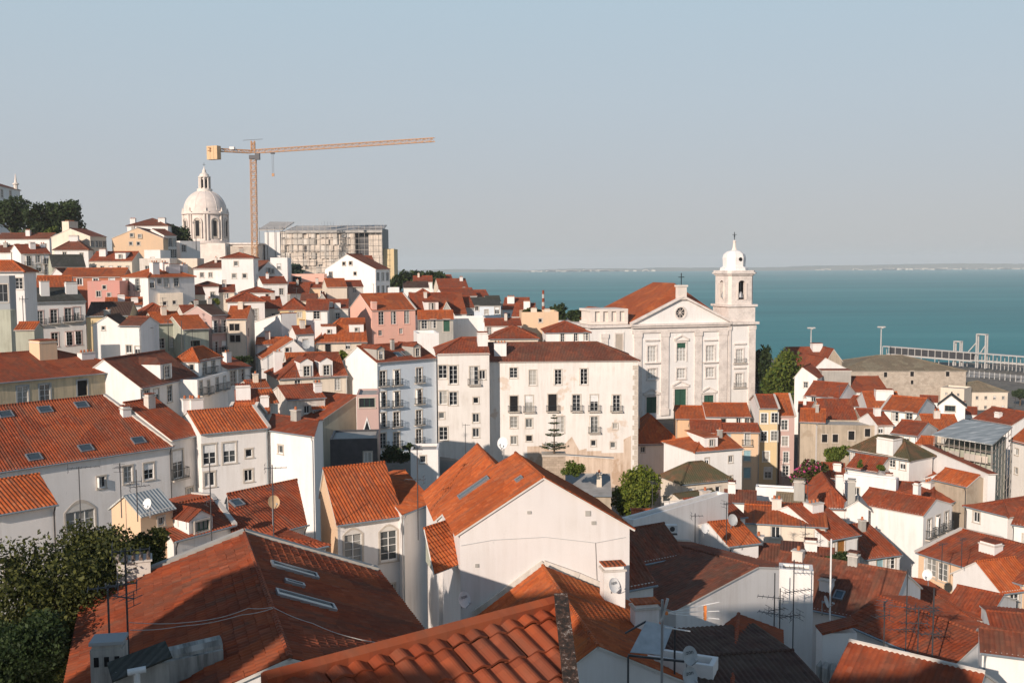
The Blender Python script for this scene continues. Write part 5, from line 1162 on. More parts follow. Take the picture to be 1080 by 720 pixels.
    for k in range(nn):
        k2 = (k + 1) % nn; C = V((ox, 0, oz)); o1, o2 = C + (circ[k] - C) * 1.3, C + (circ[k2] - C) * 1.3; f_ = V((0, -.15, 0))
        ri.face([circ[k] + f_, o1 + f_, o2 + f_, circ[k2] + f_][::-1], 'ashlar'); ri.face([o1 + f_, o1, o2, o2 + f_], 'ashlar')
    ri.build('window_ring', po)
    # pedestal and cross on the pediment
    q = MB(); cx, cz = ax - .2, az; q.box(cx - 1.0, cx + 1.0, -.6, .8, cz - .4, cz + 2.4, 'limestone'); q.box(cx - 1.2, cx + 1.2, -.8, 1, cz + 2.4, cz + 2.8, 'limestone'); q.build('pedestal', root)
    q = MB(); q.bar((cx, .1, cz + 2.8), (cx, .1, cz + 5.4), .16, 'iron'); q.bar((cx - .7, .1, cz + 4.5), (cx + .7, .1, cz + 4.5), .16, 'iron'); q.build('cross', root)
    # roof: hipped octagon nave behind the pediment
    rm = MB(); zr = zat(P0 + t * ((x1 + x2) / 2) + bk * 16, 298) - zbase
    e0 = hc + .3; xa, xb = x1 - .4, x2 + .4; mid = (x1 + x2) / 2
    y0, y1 = 1.0, D - 1; i = 7
    fx = lambda px, y: along(P0 + bk * y + V((0, 0, 5)), t, px)
    R1 = V((fx(711, 9), 9, zr)); R2 = V((fx(689, 21), 21, zr)); fr = V((ax, .9, az + .1))
    rm.slab([V((xa, y0, e0)), V((xa, y1, e0)), R2, R1][::-1], .2, 'orange'); rm.slab([V((xa, y0, e0)), R1, fr], .2, 'orange') ; rm.slab([V((xb, y0, e0)), fr, R1], .2, 'orange')
    rm.slab([V((xb, y0, e0)), R1, R2], .2, 'orange'); rm.slab([V((xb, y0, e0)), R2, V((xb, y1, e0))], .2, 'orange'); rm.slab([V((xa, y1, e0)), V((xb, y1, e0)), R2], .2, 'orange')
    ro = rm.build('roof', root)
    # rear low roof at the left
    l2 = MB(); za = hc + 2.4; l2.slab([V((x0 + 3, 10, hc + .9)), V((x1 - .5, 10, za + .6)), V((x1 - .5, 26, za + .6)), V((x0 + 3, 26, hc + .9))], .2, 'orange'); l2.build('side_roof', root)
    # balustraded stump of the unbuilt tower
    b = MB(); bx = L(625.5, 330)[0]; bh = L(645, 326)[1]
    b.box(bx, x1 - .75, 1.0, 8.5, hc + .08, hc + .7, 'limestone'); b.box(bx, x1 - .75, .9, 8.6, bh - .5, bh, 'limestone')
    b.box(bx + .3, x1 - 1.1, 1.4, 8.1, hc + .7, bh - .5, 'limestone')
    for k in range(5): xx = bx + (x1 - .75 - bx - .8) * k / 4; b.box(xx, xx + .8, .95, 1.6, hc + .7, bh - .5, 'limestone')
    b.build('tower_stump', root)
    # bell tower
    ty = 7.6; tx0, tx1 = x2 + .3, x3 - .1; tw = tx1 - tx0
    z1 = L(778, 323.5)[1]; z2 = L(776, 290.5)[1]; z3 = L(776, 285.5)[1]
    tb = MB(); tb.box(tx0, tx1, .1, ty, hc + .07, z1, 'ashlar'); tb.box(tx0 - .4, tx1 + .4, -.3, ty + .4, z1, z1 + .5, 'ashlar'); tb.build('tower_base', root)
    ch_ = tw * .09; bx0, bx1, by0, by1 = tx0 + .15, tx1 - .25, .25, ty - .15
    oct_ = [(bx0 + ch_, by0), (bx1 - ch_, by0), (bx1, by0 + ch_), (bx1, by1 - ch_), (bx1 - ch_, by1), (bx0 + ch_, by1), (bx0, by1 - ch_), (bx0, by0 + ch_)]
    bf = MB(); za, zb_ = z1 + .5, z2
    for k in range(8):
        A = V((*oct_[k], 0)); B = V((*oct_[(k + 1) % 8], 0)); ln = (B - A).length; tt = (B - A).normalized(); w = min(1.75, ln * .5)
        arch_wall(bf, A, tt, ln, za, zb_, ln / 2, w, za + 1.1, zb_ - 2.0, 'ashlar', .9) if k % 2 == 0 else wall(bf, A, tt, ln, za, zb_, [], 'limestone')
        out = V((tt.y, -tt.x, 0)); c0 = A + tt * (ln / 2)
        for sg in ((-1, 1) if k % 2 == 0 else ()): q1 = c0 + tt * (sg * (w / 2 + .18)) + out * .05; bf.bar(q1 + V((0, 0, za + 1.1)), q1 + V((0, 0, zb_ - 1.7)), .3, 'limestone')
    bf.build('belfry', root)
    vo = MB(); cxm, cym = (bx0 + bx1) / 2, (by0 + by1) / 2; vo.prism([(cxm + (x - cxm) * .62, cym + (y - cym) * .62) for x, y in oct_], za, zb_, 'void'); vo.build('belfry_dark_core', root)  # near-black core stands in for the unlit inside of the belfry
    for k, (ex, ey) in enumerate([(cxm, by0 + .5), (bx0 + .5, cym)]):
        be = MB(); zz = za + 1.5; be.lathe([(.62, zz), (.5, zz + .2), (.42, zz + .9), (.25, zz + 1.25), (.05, zz + 1.4)], 'metal', 12, c=(ex, ey, 0)); be.bar((ex, ey, zz + 1.4), (ex, ey, zb_ - 1.6), .12, 'iron'); be.build('bell', root)
    co = MB()
    for dz, gr in ((0, .25), (.35, .6), (.75, .35)):
        co.prism([(cxm + (x - cxm) * (1 + gr / 3.2), cym + (y - cym) * (1 + gr / 3.2)) for x, y in oct_], z2 + dz, z2 + dz + .36, 'ashlar')
    co.build('tower_cornice', root)
    zc = z2 + 1.1; z4 = L(776, 263.5)[1]; rr = tw * .40; hh = z4 - zc
    do = MB(); do.lathe([(rr * 1.22, zc), (rr * 1.18, zc + .25 * hh * .5), (rr * .95, zc + .2 * hh), (rr * .97, zc + .45 * hh), (rr, zc + .62 * hh), (rr * .9, zc + .8 * hh), (rr * .62, zc + .93 * hh), (rr * .25, zc + hh)], 'white_clean', 8, c=(cxm, cym, 0), smooth=False, a0=math.pi / 8)
    do.build('tower_dome', root)
    ov = MB(); wz = zc + .55 * hh
    for a in (-.5 * math.pi + .1,):
        dx, dy = math.cos(a), math.sin(a); ov.tube([(cxm + dx * (rr * .9), cym + dy * (rr * .9), wz), (cxm + dx * (rr * .97), cym + dy * (rr * .97), wz)], .42, 'void', 12); 
    ov.build('oval_window', root)
    fi = MB(); z5 = L(776, 254)[1]; z6 = L(776, 244)[1]; fi.lathe([(rr * .27, z4 - .1), (.42, z4 + .5), (.3, z5 - .3), (.42, z5), (.1, z5 + .3), (0, z5 + .3)], 'limestone', 8, c=(cxm, cym, 0)); fi.build('finial', root)
    q = MB(); q.bar((cxm, cym, z5), (cxm, cym, z6), .12, 'iron'); q.bar((cxm - .5, cym, z6 - .6), (cxm + .5, cym, z6 - .6), .12, 'iron'); q.lathe([(0, z5 + .9), (.25, z5 + 1.1), (0, z5 + 1.35)], 'iron', 8, c=(cxm, cym, 0)); q.build('tower_cross', root)
church()

# ---------------------------------------------------------------- domed church on the hill
def pantheon():
    d = 470; c = PX(217.5, 256, d); zb = c.z - 12
    root = empty('domed_church', (c.x, c.y, zb)); tag(root, 'huge pale stone dome with a slender lantern rising left of the crane', 'domed church')
    BASES.append((c, zb, 14))
    Z = lambda py: zat(c, py) - zb
    k = d / F_; R = 22.6 * k
    b = MB(); b.box(-26 * k, 55 * k, -6 * k, 34 * k, -4, Z(258), 'limestone'); b.box(-14 * k, 26 * k, -22 * k, -6 * k, -4, Z(257), 'limestone'); b.box(-28 * k, 57 * k, -8 * k, 36 * k, Z(258), Z(256.5), 'ashlar')
    b.box(26 * k, 56 * k, -16 * k, -7 * k, -4, Z(260), 'limestone_dark')
    b.build('church_body', root)
    z0, z1 = Z(257), Z(227)
    dr = MB(); dr.lathe([(R * 1.04, z0), (R * 1.04, z0 + 1.2), (R * .97, z0 + 1.3), (R * .97, z1), (R * 1.06, z1 + .2), (R * 1.06, z1 + .8), (R * .96, z1 + .9)], 'dome_stone', 64); dr.build('drum', root)
    n = 8
    for i in range(n):
        a = 2 * math.pi * i / n - math.pi / 2 - R_(4.4)
        u = V((math.cos(a), math.sin(a), 0)); s = V((-u.y, u.x, 0)); f = MB(); w = R * .165; hb = z0 + 2.3; ht = z1 - 3.4
        P = lambda x, y, z: u * (R * .97 + y) + s * x + V((0, 0, z))
        o_ = [P(w * math.cos(q), .1, ht + w * math.sin(q)) for q in [math.pi * j / 8 for j in range(9)]]
        f.face([P(-w, .1, hb), P(w, .1, hb)] + o_, 'limestone_dark')
        o2 = [P(w * .45, .2, hb + 1), P(w * .45, .2, ht + w * .3), P(-w * .45, .2, ht + w * .3), P(-w * .45, .2, hb + 1)]; f.face(o2, 'void')
        oo = [P(w * 1.25 * math.cos(q), 0, ht + w * 1.25 * math.sin(q)) for q in [math.pi * j / 8 for j in range(9)]]
        for j in range(8):
            f.face([o_[j] + u * .35, oo[j] + u * .45, oo[j + 1] + u * .45, o_[j + 1] + u * .35], 'limestone'); f.face([oo[j] + u * .45, oo[j], oo[j + 1], oo[j + 1] + u * .45], 'limestone')
        for sg in (-1, 1): f.bar(P(sg * w * 1.12, .2, hb), P(sg * w * 1.12, .2, ht), w * .25, 'limestone', up=u)
        f.build('drum_window', root)
        a2 = a + math.pi / n; u = V((math.cos(a2), math.sin(a2), 0)); s = V((-u.y, u.x, 0)); g = MB()
        for sg in (-.42, .42):
            q = u * (R * 1.0) + s * (sg * R * .16); g.tube([q + V((0, 0, z0 + 1.2)), q + V((0, 0, z1))], R * .045, 'limestone', 8)
        g.box(-R * .13, R * .13, -.4, .5, z1 + .8, z1 + 1.4, 'limestone', Matrix(((s.x, u.x, 0, u.x * R), (s.y, u.y, 0, u.y * R), (0, 0, 1, 0), (0, 0, 0, 1))))
        g.lathe([(.5, z1 + 1.4), (.35, z1 + 2.2), (.15, z1 + 3.2), (0, z1 + 3.3)], 'limestone', 6, c=u * R)
        g.build('buttress', root)
    zd0 = z1 + .9; zd1 = Z(201.5); rl = 6.2 * k; hd = zd1 - zd0
    prof = [(R * .97, zd0), (R * .97, zd0 + hd * .1)]
    for j in range(1, 15):
        q = j / 14 * math.acos(rl / (R * .95)); prof.append((R * .95 * math.cos(q), zd0 + hd * .1 + hd * .9 * math.sin(q) / math.sin(math.acos(rl / (R * .95)))))
    dm_ = MB(); dm_.lathe(prof, 'dome_stone', 64); dm_.build('dome', root)
    rb = MB()
    for i in range(12):
        a = 2 * math.pi * (i + .63) / 12 - math.pi / 2; u = V((math.cos(a), math.sin(a), 0))
        rb.tube([u * r + V((0, 0, z)) for r, z in prof[1:]], .13, 'limestone', 5)
    rb.build('dome_ribs', root)
    l = MB(); zl = Z(187.3); l.lathe([(rl * 1.25, zd1 - .3), (rl * 1.25, zd1 + .9), (rl * 1.12, zd1 + .9), (rl * .62, zd1 + 1), (rl * .62, zl)], 'limestone', 24)
    for i in range(8):
        a = 2 * math.pi * (i + .3) / 8; u = V((math.cos(a), math.sin(a), 0)); l.tube([u * rl * .86 + V((0, 0, zd1 + .9)), u * rl * .86 + V((0, 0, zl))], .42, 'limestone', 6)
        a += math.pi / 8; u = V((math.cos(a), math.sin(a), 0)); s = V((-u.y, u.x, 0)); q = u * rl * .635
        l.face([q - s * .6 + V((0, 0, zd1 + 1.5)), q + s * .6 + V((0, 0, zd1 + 1.5)), q + s * .6 + V((0, 0, zl - 1)), q - s * .6 + V((0, 0, zl - 1))], 'void')
    zk = Z(181.5); l.lathe([(rl * 1.02, zl), (rl * 1.02, zl + .5), (rl * .8, zl + .6), (rl * .72, zl + 1.5), (rl * .45, zk - .6), (rl * .3, zk), (rl * .3, zk + .8), (.25, zk + 1.8), (.12, Z(175.5))], 'limestone', 16)
    lo = l.build('lantern', root)
    x = MB(); zc = Z(171.5); x.bar((0, 0, Z(176)), (0, 0, zc), .14, 'iron'); x.bar((-.7, 0, zc - 1), (.7, 0, zc - 1), .14, 'iron'); x.build('cross', root)
pantheon()

# ---------------------------------------------------------------- scaffolded building
def scaffolded():
    d = 480; P0 = PX(279.5, 250, d); k = d / F_; zb = zat(P0, 292); root = empty('scaffolded_building', (P0.x, P0.y, zb))
    tag(root, 'large building wrapped in scaffolding and netting under a grey canopy', 'building site'); BASES.append((P0 + V((30, 10, 0)), zb, 25))
    X = lambda px: (px - 279.5) * k; Z = lambda py: zat(P0, py) - zb
    b = MB(); wl = []
    for px in (322.5, 335, 346.5, 358): wl.append((X(px) - X(295.6) - 1.0, X(px) - X(295.6) + 1.0, Z(266), Z(260)))
    for px in (323, 337, 351): wl.append((X(px) - X(295.6) - .9, X(px) - X(295.6) + .9, Z(284), Z(279)))
    wall(b, (X(295.6), 0), (1, 0), X(374) - X(295.6), -5, Z(244), wl, 'net', .6)
    for q in wl: b.face([V((X(295.6) + q[0], .6, q[2])), V((X(295.6) + q[1], .6, q[2])), V((X(295.6) + q[1], .6, q[3])), V((X(295.6) + q[0], .6, q[3]))], 'metal_dark')
    b.box(X(295.6), X(374), .61, 26, -5, Z(244), 'net'); b.build('netted_walls', root)
    w = MB(); w.box(X(280), X(296) - .05, -1.5, 24, -5, Z(245), 'white'); w.build('white_panel', root)
    e = MB(); e.box(X(374.2), X(402), .8, 26, -5, Z(270), 'net'); e.box(X(374.2), X(402), 2.5, 26, Z(270), Z(241), 'metal_dark'); e.box(X(388), X(402), .5, 2.4, Z(270), Z(243), 'net'); e.build('open_bay', root)
    y = MB(); y.box(X(402.2), X(413.5), 4, 20, -5, Z(263), 'yellow'); y.build('yellow_wing', root)
    c = MB(); c.slab([V((X(302), -2, Z(243.5))), V((X(403), -2, Z(243.5))), V((X(402), 20, Z(236))), V((X(303), 20, Z(236.5)))], .5, 'greywrap')
    c.box(X(302), X(403), -1.9, -1.6, Z(246), Z(243.7), 'greywrap'); c.build('canopy', root)
    c = MB(); c.slab([V((X(273), -2.5, Z(242.5))), V((X(300), -2.5, Z(242))), V((X(302), 18, Z(232.5))), V((X(276), 18, Z(232)))], .5, 'greywrap'); c.build('canopy_wing', root)
    s = MB()
    for i in range(19):
        xx = X(296 + i * 106 / 18); s.bar((xx, -1.4, -4), (xx, -1.4, Z(238)), .13, 'scaffold_pole')
    for j in range(9):
        zz = Z(288) + (Z(240) - Z(288)) * j / 8; s.bar((X(296), -1.5, zz), (X(403), -1.5, zz), .13, 'scaffold_pole')
    for i in range(4): xx = X(275 + i * 8); s.bar((xx, -2.2, -4), (xx, -2.2, Z(240)), .2, 'metal_dark')
    s.build('scaffolding', root)
    nn = MB(); random.seed(4)
    for i in range(17):
        for j in range(6):
            if random.random() < .2: continue
            xa, xb = X(296 + i * 78 / 17), X(296 + (i + 1) * 78 / 17); za, zb_ = Z(288 - j * 44 / 6), Z(288 - (j + 1) * 44 / 6); y_ = -1.0 + random.uniform(-.15, .25); sg = random.uniform(0, .5)
            nn.face([V((xa, y_, za)), V((xb, y_ + .1, za + random.uniform(0, .4))), V((xb, y_ + .05, zb_ - sg)), V((xa, y_ + .1, zb_))], random.choice(('net', 'net', 'net_pale', 'net_grey')))
    nn.build('netting', root)
    f = MB()
    for i in range(34):
        xx = X(300 + i * 103 / 33); f.bar((xx, 4, Z(239)), (xx, 4, Z(234) + random.uniform(-.3, .5)), .1, 'metal')
    f.build('guard_rails', root)
scaffolded()

# ---------------------------------------------------------------- tower crane
def truss(mb, a, b, w, h, n, r, mat):
    """a lattice beam of square section from a to b"""
    a = V(a); b = V(b); d = (b - a).normalized(); up = V((0, 0, 1)) if abs(d.z) < .9 else V((0, 1, 0)); x = d.cross(up).normalized(); y = x.cross(d).normalized()
    C = [x * (i * w / 2) + y * (j * h / 2) for i, j in ((-1, -1), (1, -1), (1, 1), (-1, 1))]
    for c in C: mb.bar(a + c, b + c, r * 1.4, mat)
    for k in range(n):
        p = a + (b - a) * (k / n); q = a + (b - a) * ((k + 1) / n)
        for i in range(4):
            j = (i + 1) % 4; mb.bar(p + C[i], q + C[j], r, mat) if k % 2 else mb.bar(p + C[j], q + C[i], r, mat); mb.bar(p + C[i], p + C[j], r, mat)
def crane():
    d = 430; c = PX(268.6, 270, d); zt = zat(PX(267, 160, d), 160); zb = zat(c, 275)
    root = empty('tower_crane', (c.x, c.y, zb)); tag(root, 'tall orange tower crane with a long lattice jib above the hill', 'crane'); BASES.append((c, zb, 4))
    H_ = zt - zb; x0 = PX(267, 160, d).x - c.x
    m = MB(); truss(m, (0, 0, -3), (x0 * .9, 0, H_ - 3), 2.2, 2.2, 26, .17, 'crane'); m.build('mast', root)
    e = PZ(458, 147.5, zt + .6) - V((c.x, c.y, zb)); j0 = V((x0, 0, H_)); u = (e - j0); u.z = 0; ln = u.length; u.normalize()
    j = MB(); truss(j, j0 + u * 1.2, V((e.x, e.y, H_ + .6)), 1.3, 1.5, 52, .14, 'crane'); j.build('jib', root)
    k = MB(); ce = PZ(219, 158, zt) - V((c.x, c.y, zb)); ce.z = H_ + .1; truss(k, j0 - u * 1.2, ce, 1.5, 1.2, 10, .18, 'crane')
    k.box(-1, 1, -1, 1, H_ + .5, H_ + 1.6, 'plastic_white', Matrix.Translation(V((ce.x * .45, ce.y * .45, 0)))); k.build('counter_jib', root)
    w = MB(); q = j0 + (ce - j0) * .87; M = Matrix(((u.x, -u.y, 0, q.x), (u.y, u.x, 0, q.y), (0, 0, 1, 0), (0, 0, 0, 1)))
    for i in range(3): w.box(-2.6 + i * 1.8, -.9 + i * 1.8, -1.3, 1.3, H_ - 4.0, H_ + 1.6, 'crane_box', M)
    w.build('counterweight', root)
    t = MB(); truss(t, (x0, 0, H_ - .5), (x0, 0, H_ + 4.5), 1.4, 1.4, 4, .2, 'crane'); t.bar(j0 + V((0, 0, 5)) - u * 5, j0 + V((0, 0, 5)) + u * 5, .15, 'metal_dark'); t.box(x0 - 1.5, x0 + 1.5, -1.5, 1.5, H_ - 3.2, H_ - 1.6, 'metal_dark'); t.build('tower_head', root)
    cb = MB(); cb.box(x0 + 1.3, x0 + 3.2, -2.6, -.8, H_ - 3.6, H_ - .9, 'metal_dark'); cb.build('cab', root)
    h = MB(); p = j0 + u * (ln * .115); h.box(p.x - .8, p.x + .8, p.y - .8, p.y + .8, H_ - 1.4, H_ - .9, 'metal_dark')
    for s in (-.3, .3): h.bar((p.x + s, p.y, H_ - 1.2), (p.x + s, p.y, H_ - 9.6), .1, 'metal_dark')
    h.box(p.x - .5, p.x + .5, p.y - .3, p.y + .3, H_ - 10.8, H_ - 9.6, 'crane'); h.build('hook_block', root)
crane()

# ---------------------------------------------------------------- warehouse, metal roofed shed, pier
def grid_house_label(): pass
H('long stone warehouse with a grey brown hipped roof by the river', 335, (884, 391, 1019), yaw=93, W=26, ridge=('m', 940, 374.5), h=11, roof='hip', wallm='warehouse', tile='olive_tile', cat='warehouse', name='warehouse', group=None, inset=17, win=[(934, 395, 'x', 1.1), (962, 394, 'x', 1.2), (999.5, 394, 'x', 1.2), (962, 403, 'x', .9)])
def shed():
    d = 140; A = PX(982.5, 458, d); B = PZ(1047, 468.5, A.z); t = (B - A).normalized(); L = (B - A).length; bk = V((-t.y, t.x, 0))
    C = PX(1068, 450.5, 147); Dp = PX(1016, 441.5, 155); zb = A.z - 11
    root = empty('scaffolded_shed', (A.x, A.y, zb), math.atan2(t.y, t.x)); tag(root, 'house in scaffolding under a sloping corrugated metal roof', 'shed'); BASES.append((A + t * L / 2 + bk * 6, zb, 6))
    lo = lambda p: V(((p - A).dot(t), (p - A).dot(bk), p.z - zb))
    a, b, c, e = lo(A), lo(B), lo(C), lo(Dp)
    n = nrm([a, b, e]); c.z = a.z - ((c.x - a.x) * n.x + (c.y - a.y) * n.y) / n.z
    r = MB(); r.slab([a, b, c, e], .15, 'corrugated'); r.build('roof', root)
    w = MB(); w.prism([(1, 1), (L - .6, 1), (c.x - .6, c.y - .5), (e.x + 1, e.y - .5)], -4, 9.3, 'greygreen'); w.build('walls', root)
    s = MB()
    for i in range(12): x = .3 + (L - .6) * i / 11; s.bar((x, .2, -3), (x, .2, a.z - .3), .06, 'scaffold_pole')
    for j in range(7): z = .5 + j * 1.55; s.bar((.2, .15, z), (L - .2, .15, z), .05, 'scaffold_pole'); s.box(.3, L - .3, .25, .9, z - .1, z, 'bark')
    for i in range(7): q = V((L - .2, .3, 0)).lerp(V((c.x - .2, c.y, 0)), i / 6); s.bar(q + V((0, 0, -3)), q + V((0, 0, a.z - .3)), .06, 'scaffold_pole')
    for j in range(7): z = .5 + j * 1.55; s.bar((L - .2, .3, z), (c.x - .2, c.y, z), .05, 'scaffold_pole')
    for i in range(10): x = L * i / 10; s.bar((x, .18, random.choice((.5, 2.05, 3.6, 5.15))), (x + L / 10, .18, random.choice((6.7, 8.25, 5.15))), .06, 'scaffold_pole')
    for i in range(11):
        for j in range(6):
            if random.random() < .78: x = L * i / 11; y_ = random.uniform(.12, .3); s.face([V((x, y_, .5 + j * 1.55)), V((x + L / 11, y_, .5 + j * 1.55)), V((x + L / 11, y_, 1.4 + j * 1.55)), V((x, y_, 1.4 + j * 1.55))], random.choice(('net_grey', 'bark', 'net')))
    s.build('scaffolding', root)
shed()
def pier():
    zd = 3.0; A = PX(933, 369, 591); B = PX(1100, 381, 512)
    t = (B - A); t.z = 0; L = t.length; t.normalize(); root = empty('boarding_gantry', (A.x, A.y, zd), math.atan2(t.y, t.x)); tag(root, 'long white steel boarding walkway with two tall portal frames on the quay', 'pier walkway')
    iv = root.matrix_basis.inverted(); rot = Matrix.Rotation(math.atan2(t.y, t.x), 4, 'Z'); M = Matrix.Translation(V((A.x, A.y, zd))) @ rot; iv = M.inverted()
    def X(px): return along(A, t, px)
    zat_ = lambda px, py: zat(A + t * X(px), py) - zd
    zt = zat_(1000, 369.5); zl = zt - 4.6
    r = MB(); r.box(0, L, -2, 2, zt - .5, zt, 'pierwhite'); r.box(X(1026), L, -2.05, -1.7, zl, zl + .6, 'pierwhite'); r.box(X(1026), L, 1.7, 2.05, zl, zl + .6, 'pierwhite'); r.build('roof_deck', root)
    w = MB(); w.box(X(940), X(1026), -1.5, 1.5, zl + .3, zt - .6, 'metal_dark'); w.build('glazed_walkway', root)
    f = MB(); f.box(X(938), X(1027), -1.8, 1.8, zl - .6, zl + .3, 'pierwhite'); f.build('floor_deck', root)
    n = 22
    for i in range(n + 1):
        p = MB(); x = L * i / n
        for y in (-1.9, 1.9): p.bar((x, y, 0 if i % 2 == 0 or x > X(1026) else zl), (x, y, zt - .5), .32, 'pierwhite')
        p.build('post', root)
    for a, b, top in ((1007, 1013.5, 360), (1030.5, 1040, 352.5)):
        q = MB(); x0, x1 = X(a), X(b); z1 = zat_((a + b) / 2, top)
        for x in (x0, x1):
            for y in (-.9, .9): q.bar((x, y, 0), (x, y, z1), .6, 'pierwhite')
        for y in (-.9, .9): q.bar((x0 - .3, y, z1), (x1 + .3, y, z1), .6, 'pierwhite')
        for x in (x0, x1): q.bar((x, -.9, z1), (x, .9, z1), .5, 'pierwhite')
        if a > 1020:
            q.bar((X(1021), 0, zt), (x0, 0, z1 - 4), .5, 'pierwhite'); q.bar((X(1034), 0, zt), (x1, 0, z1 - 5), .5, 'pierwhite')
        q.build('portal_frame', root)
pier()
qy = MB(); qa = PX(1018, 396, 560); qb = PX(1180, 415, 420)
pts = [PZ(1019, 397, 2.2), PZ(1200, 416, 2.2), PZ(1200, 407, 2.2), PZ(1022, 391, 2.2)]
qy.prism([(p.x, p.y) for p in pts], -6, 2.2, 'terrace'); qo = qy.build('quay'); tag(qo, None, None, kind='structure')
fn = MB()
for i in range(16):
    p = pts[0].lerp(pts[1], i / 30 + .02); fn.bar(p, p + V((0, 0, 3.4)), .35, 'pierwhite')
fn.bar(pts[0].lerp(pts[1], .02) + V((0, 0, 1.7)), pts[0].lerp(pts[1], .55) + V((0, 0, 1.7)), .25, 'metal_dark')
tag(fn.build('quay_fence'), 'white posts and dark rail along the quay edge below the walkway', 'fence')
def pole(label, px, pyb, pyt, d, w, mat, head=None, cat='mast', name='mast'):
    b = PX(px, pyb, d); zt = zat(b, pyt); root = empty(name, b); tag(root, label, cat)
    m = MB(); m.tube([(0, 0, -3), (0, 0, zt - b.z)], [w, w * .6], mat, 8); m.build('shaft', root)
    if head: h = MB(); head(h, zt - b.z); h.build('head', root)
hd = lambda h, z: (h.box(-2.2, 2.2, -.5, .5, z - .2, z + .5, 'pierwhite'), h.box(-.5, .5, -2, 2, z - .6, z - .21, 'pierwhite'))
pole('slim white light mast rising from the red roofs by the water', 855.3, 362, 346, 560, .4, 'pierwhite', hd)
pole('taller white light mast behind the stone warehouse roof', 928.8, 376, 345, 560, .45, 'pierwhite', hd)
def banded():
    b = PX(573, 331, 330); zt = zat(b, 306); root = empty('mast', b); tag(root, 'red and white banded mast against the water left of the church', 'mast'); n = 6; H_ = zt - b.z
    for i in range(n):
        m = MB(); m.tube([(0, 0, H_ * i / n), (0, 0, H_ * (i + 1) / n)], .55 - .04 * i, 'pierwhite' if i % 2 == 0 else 'red', 8); m.build('mast_band', root)
banded()

# ---------------------------------------------------------------- trees
def leaf(mb, p, s, mat):
    a = V((random.gauss(0, 1), random.gauss(0, 1), random.gauss(0, 1))).normalized(); b = a.orthogonal().normalized(); q = random.uniform(0, 6.28)
    c = a.cross(b); u = (b * math.cos(q) + c * math.sin(q)) * s; v = (c * math.cos(q) - b * math.sin(q)) * s * .62
    mb.face([p - u, p + v * .9, p + u, p - v * .9], mat)
def tree(label, px, py0, py1, wpx, d, mat, n=2200, leaf_s=.3, lobes=9, flat=1.0, trunk=True, cat='tree', name='tree', flowers=None, seed=1, ground=None):
    """crown spans picture rows py0..py1 and wpx columns at distance d"""
    random.seed(seed); k = d / F_; c = PX(px, (py0 + py1) / 2, d); hw = wpx * k / 2; hh = (py1 - py0) * k / 2
    zb = ground if ground is not None else c.z - hh - (2.2 if trunk else 0)
    root = empty(name, (c.x, c.y, zb)); tag(root, label, cat); BASES.append((c, zb, 2))
    cz = c.z - zb; blobs = []
    for i in range(lobes):
        a = 2.4 * i + random.uniform(-.4, .4); rr = math.sqrt((i + .5) / lobes); zz = random.uniform(-.9, .8)
        f = math.sqrt(max(.1, 1 - zz * zz)); r = random.uniform(.30, .46)
        blobs.append((V((math.cos(a) * rr * f * hw * .72, math.sin(a) * rr * f * hw * .72, cz + zz * hh * .72)), r * hw, r * min(hh, hw * flat) * 1.05))
    blobs.append((V((0, 0, cz)), hw * .5, hh * .55))
    m = MB(); tot = sum(b[1] ** 2 for b in blobs)
    for p, rw, rh in blobs:
        for _ in range(int(n * rw * rw / tot)):
            v = V((random.gauss(0, 1), random.gauss(0, 1), random.gauss(0, 1))).normalized() * (random.random() ** .28) * random.uniform(.8, 1.14)
            leaf(m, p + V((v.x * rw, v.y * rw, v.z * rh)), leaf_s * random.uniform(.6, 1.35), flowers if flowers and random.random() < .3 and v.x < -.2 else mat)
    m.build('crown', root)
    if not trunk: return root
    t = MB(); tr = max(.12, hw * .07)
    t.tube([(0, 0, -1.5), (tr * .6, 0, cz * .45), (0, tr, cz)], [tr * 1.4, tr, tr * .5], 'bark', 8)
    for p, rw, rh in blobs[:7]: t.tube([(0, tr * .5, cz * .5), (p.x * .5, p.y * .5, (cz * .55 + p.z) / 2), (p.x, p.y, p.z)], [tr * .6, tr * .4, tr * .15], 'bark', 6)
    t.build('trunk', root); return root
tree('dark umbrella shaped tree at the left edge under the monastery', 11, 205, 252, 66, 305, 'leaf_dark', 3200, .6, 12, seed=3)
tree('dark round tree second from the left on the hilltop', 44, 209, 252, 44, 300, 'leaf_dark', 2600, .55, 11, seed=4)
tree('dark spreading pine rightmost of the hilltop trees', 70, 207, 250, 52, 300, 'leaf_dark', 2800, .55, 12, seed=5)
tree('low pale green shrub under the hilltop trees', 56, 238, 250, 16, 292, 'leaf_mid', 500, .45, 5, seed=6, cat='bush', name='bush', trunk=False)
tree('dark dense tree between the pinkish gable and the dome', 190, 233, 263, 30, 300, 'leaf_dark', 1900, .5, 9, seed=7)
tree('flat dark hedge above the four chimney house', 190, 281, 291, 18, 215, 'leaf_olive', 700, .3, 6, seed=8, cat='bush', name='bush', trunk=False)
tree('bright yellow green bush among orange roofs on the hillside', 227, 312, 322, 16, 196, 'leaf_bright', 600, .25, 6, seed=9, cat='bush', name='bush', trunk=False)
tree('small bright bush by the blue house roof', 362, 368, 380, 15, 172, 'leaf_bright', 600, .22, 6, seed=10, cat='bush', name='bush', trunk=False)
for i, (px, a, b, w, lb) in enumerate(((425, 283, 308, 32, 'dark skyline tree right of the great white gable'), (442, 282, 304, 34, 'dark skyline tree with a bare top over the low white house'), (459, 285, 303, 26, 'last dark skyline tree before the water'), (417, 289, 309, 18, 'small dark tree at the yellow wing of the building site'))):
    tree(lb, px, a, b, w, 330, 'leaf_dark', 1100, .6, 7, seed=20 + i, trunk=False)
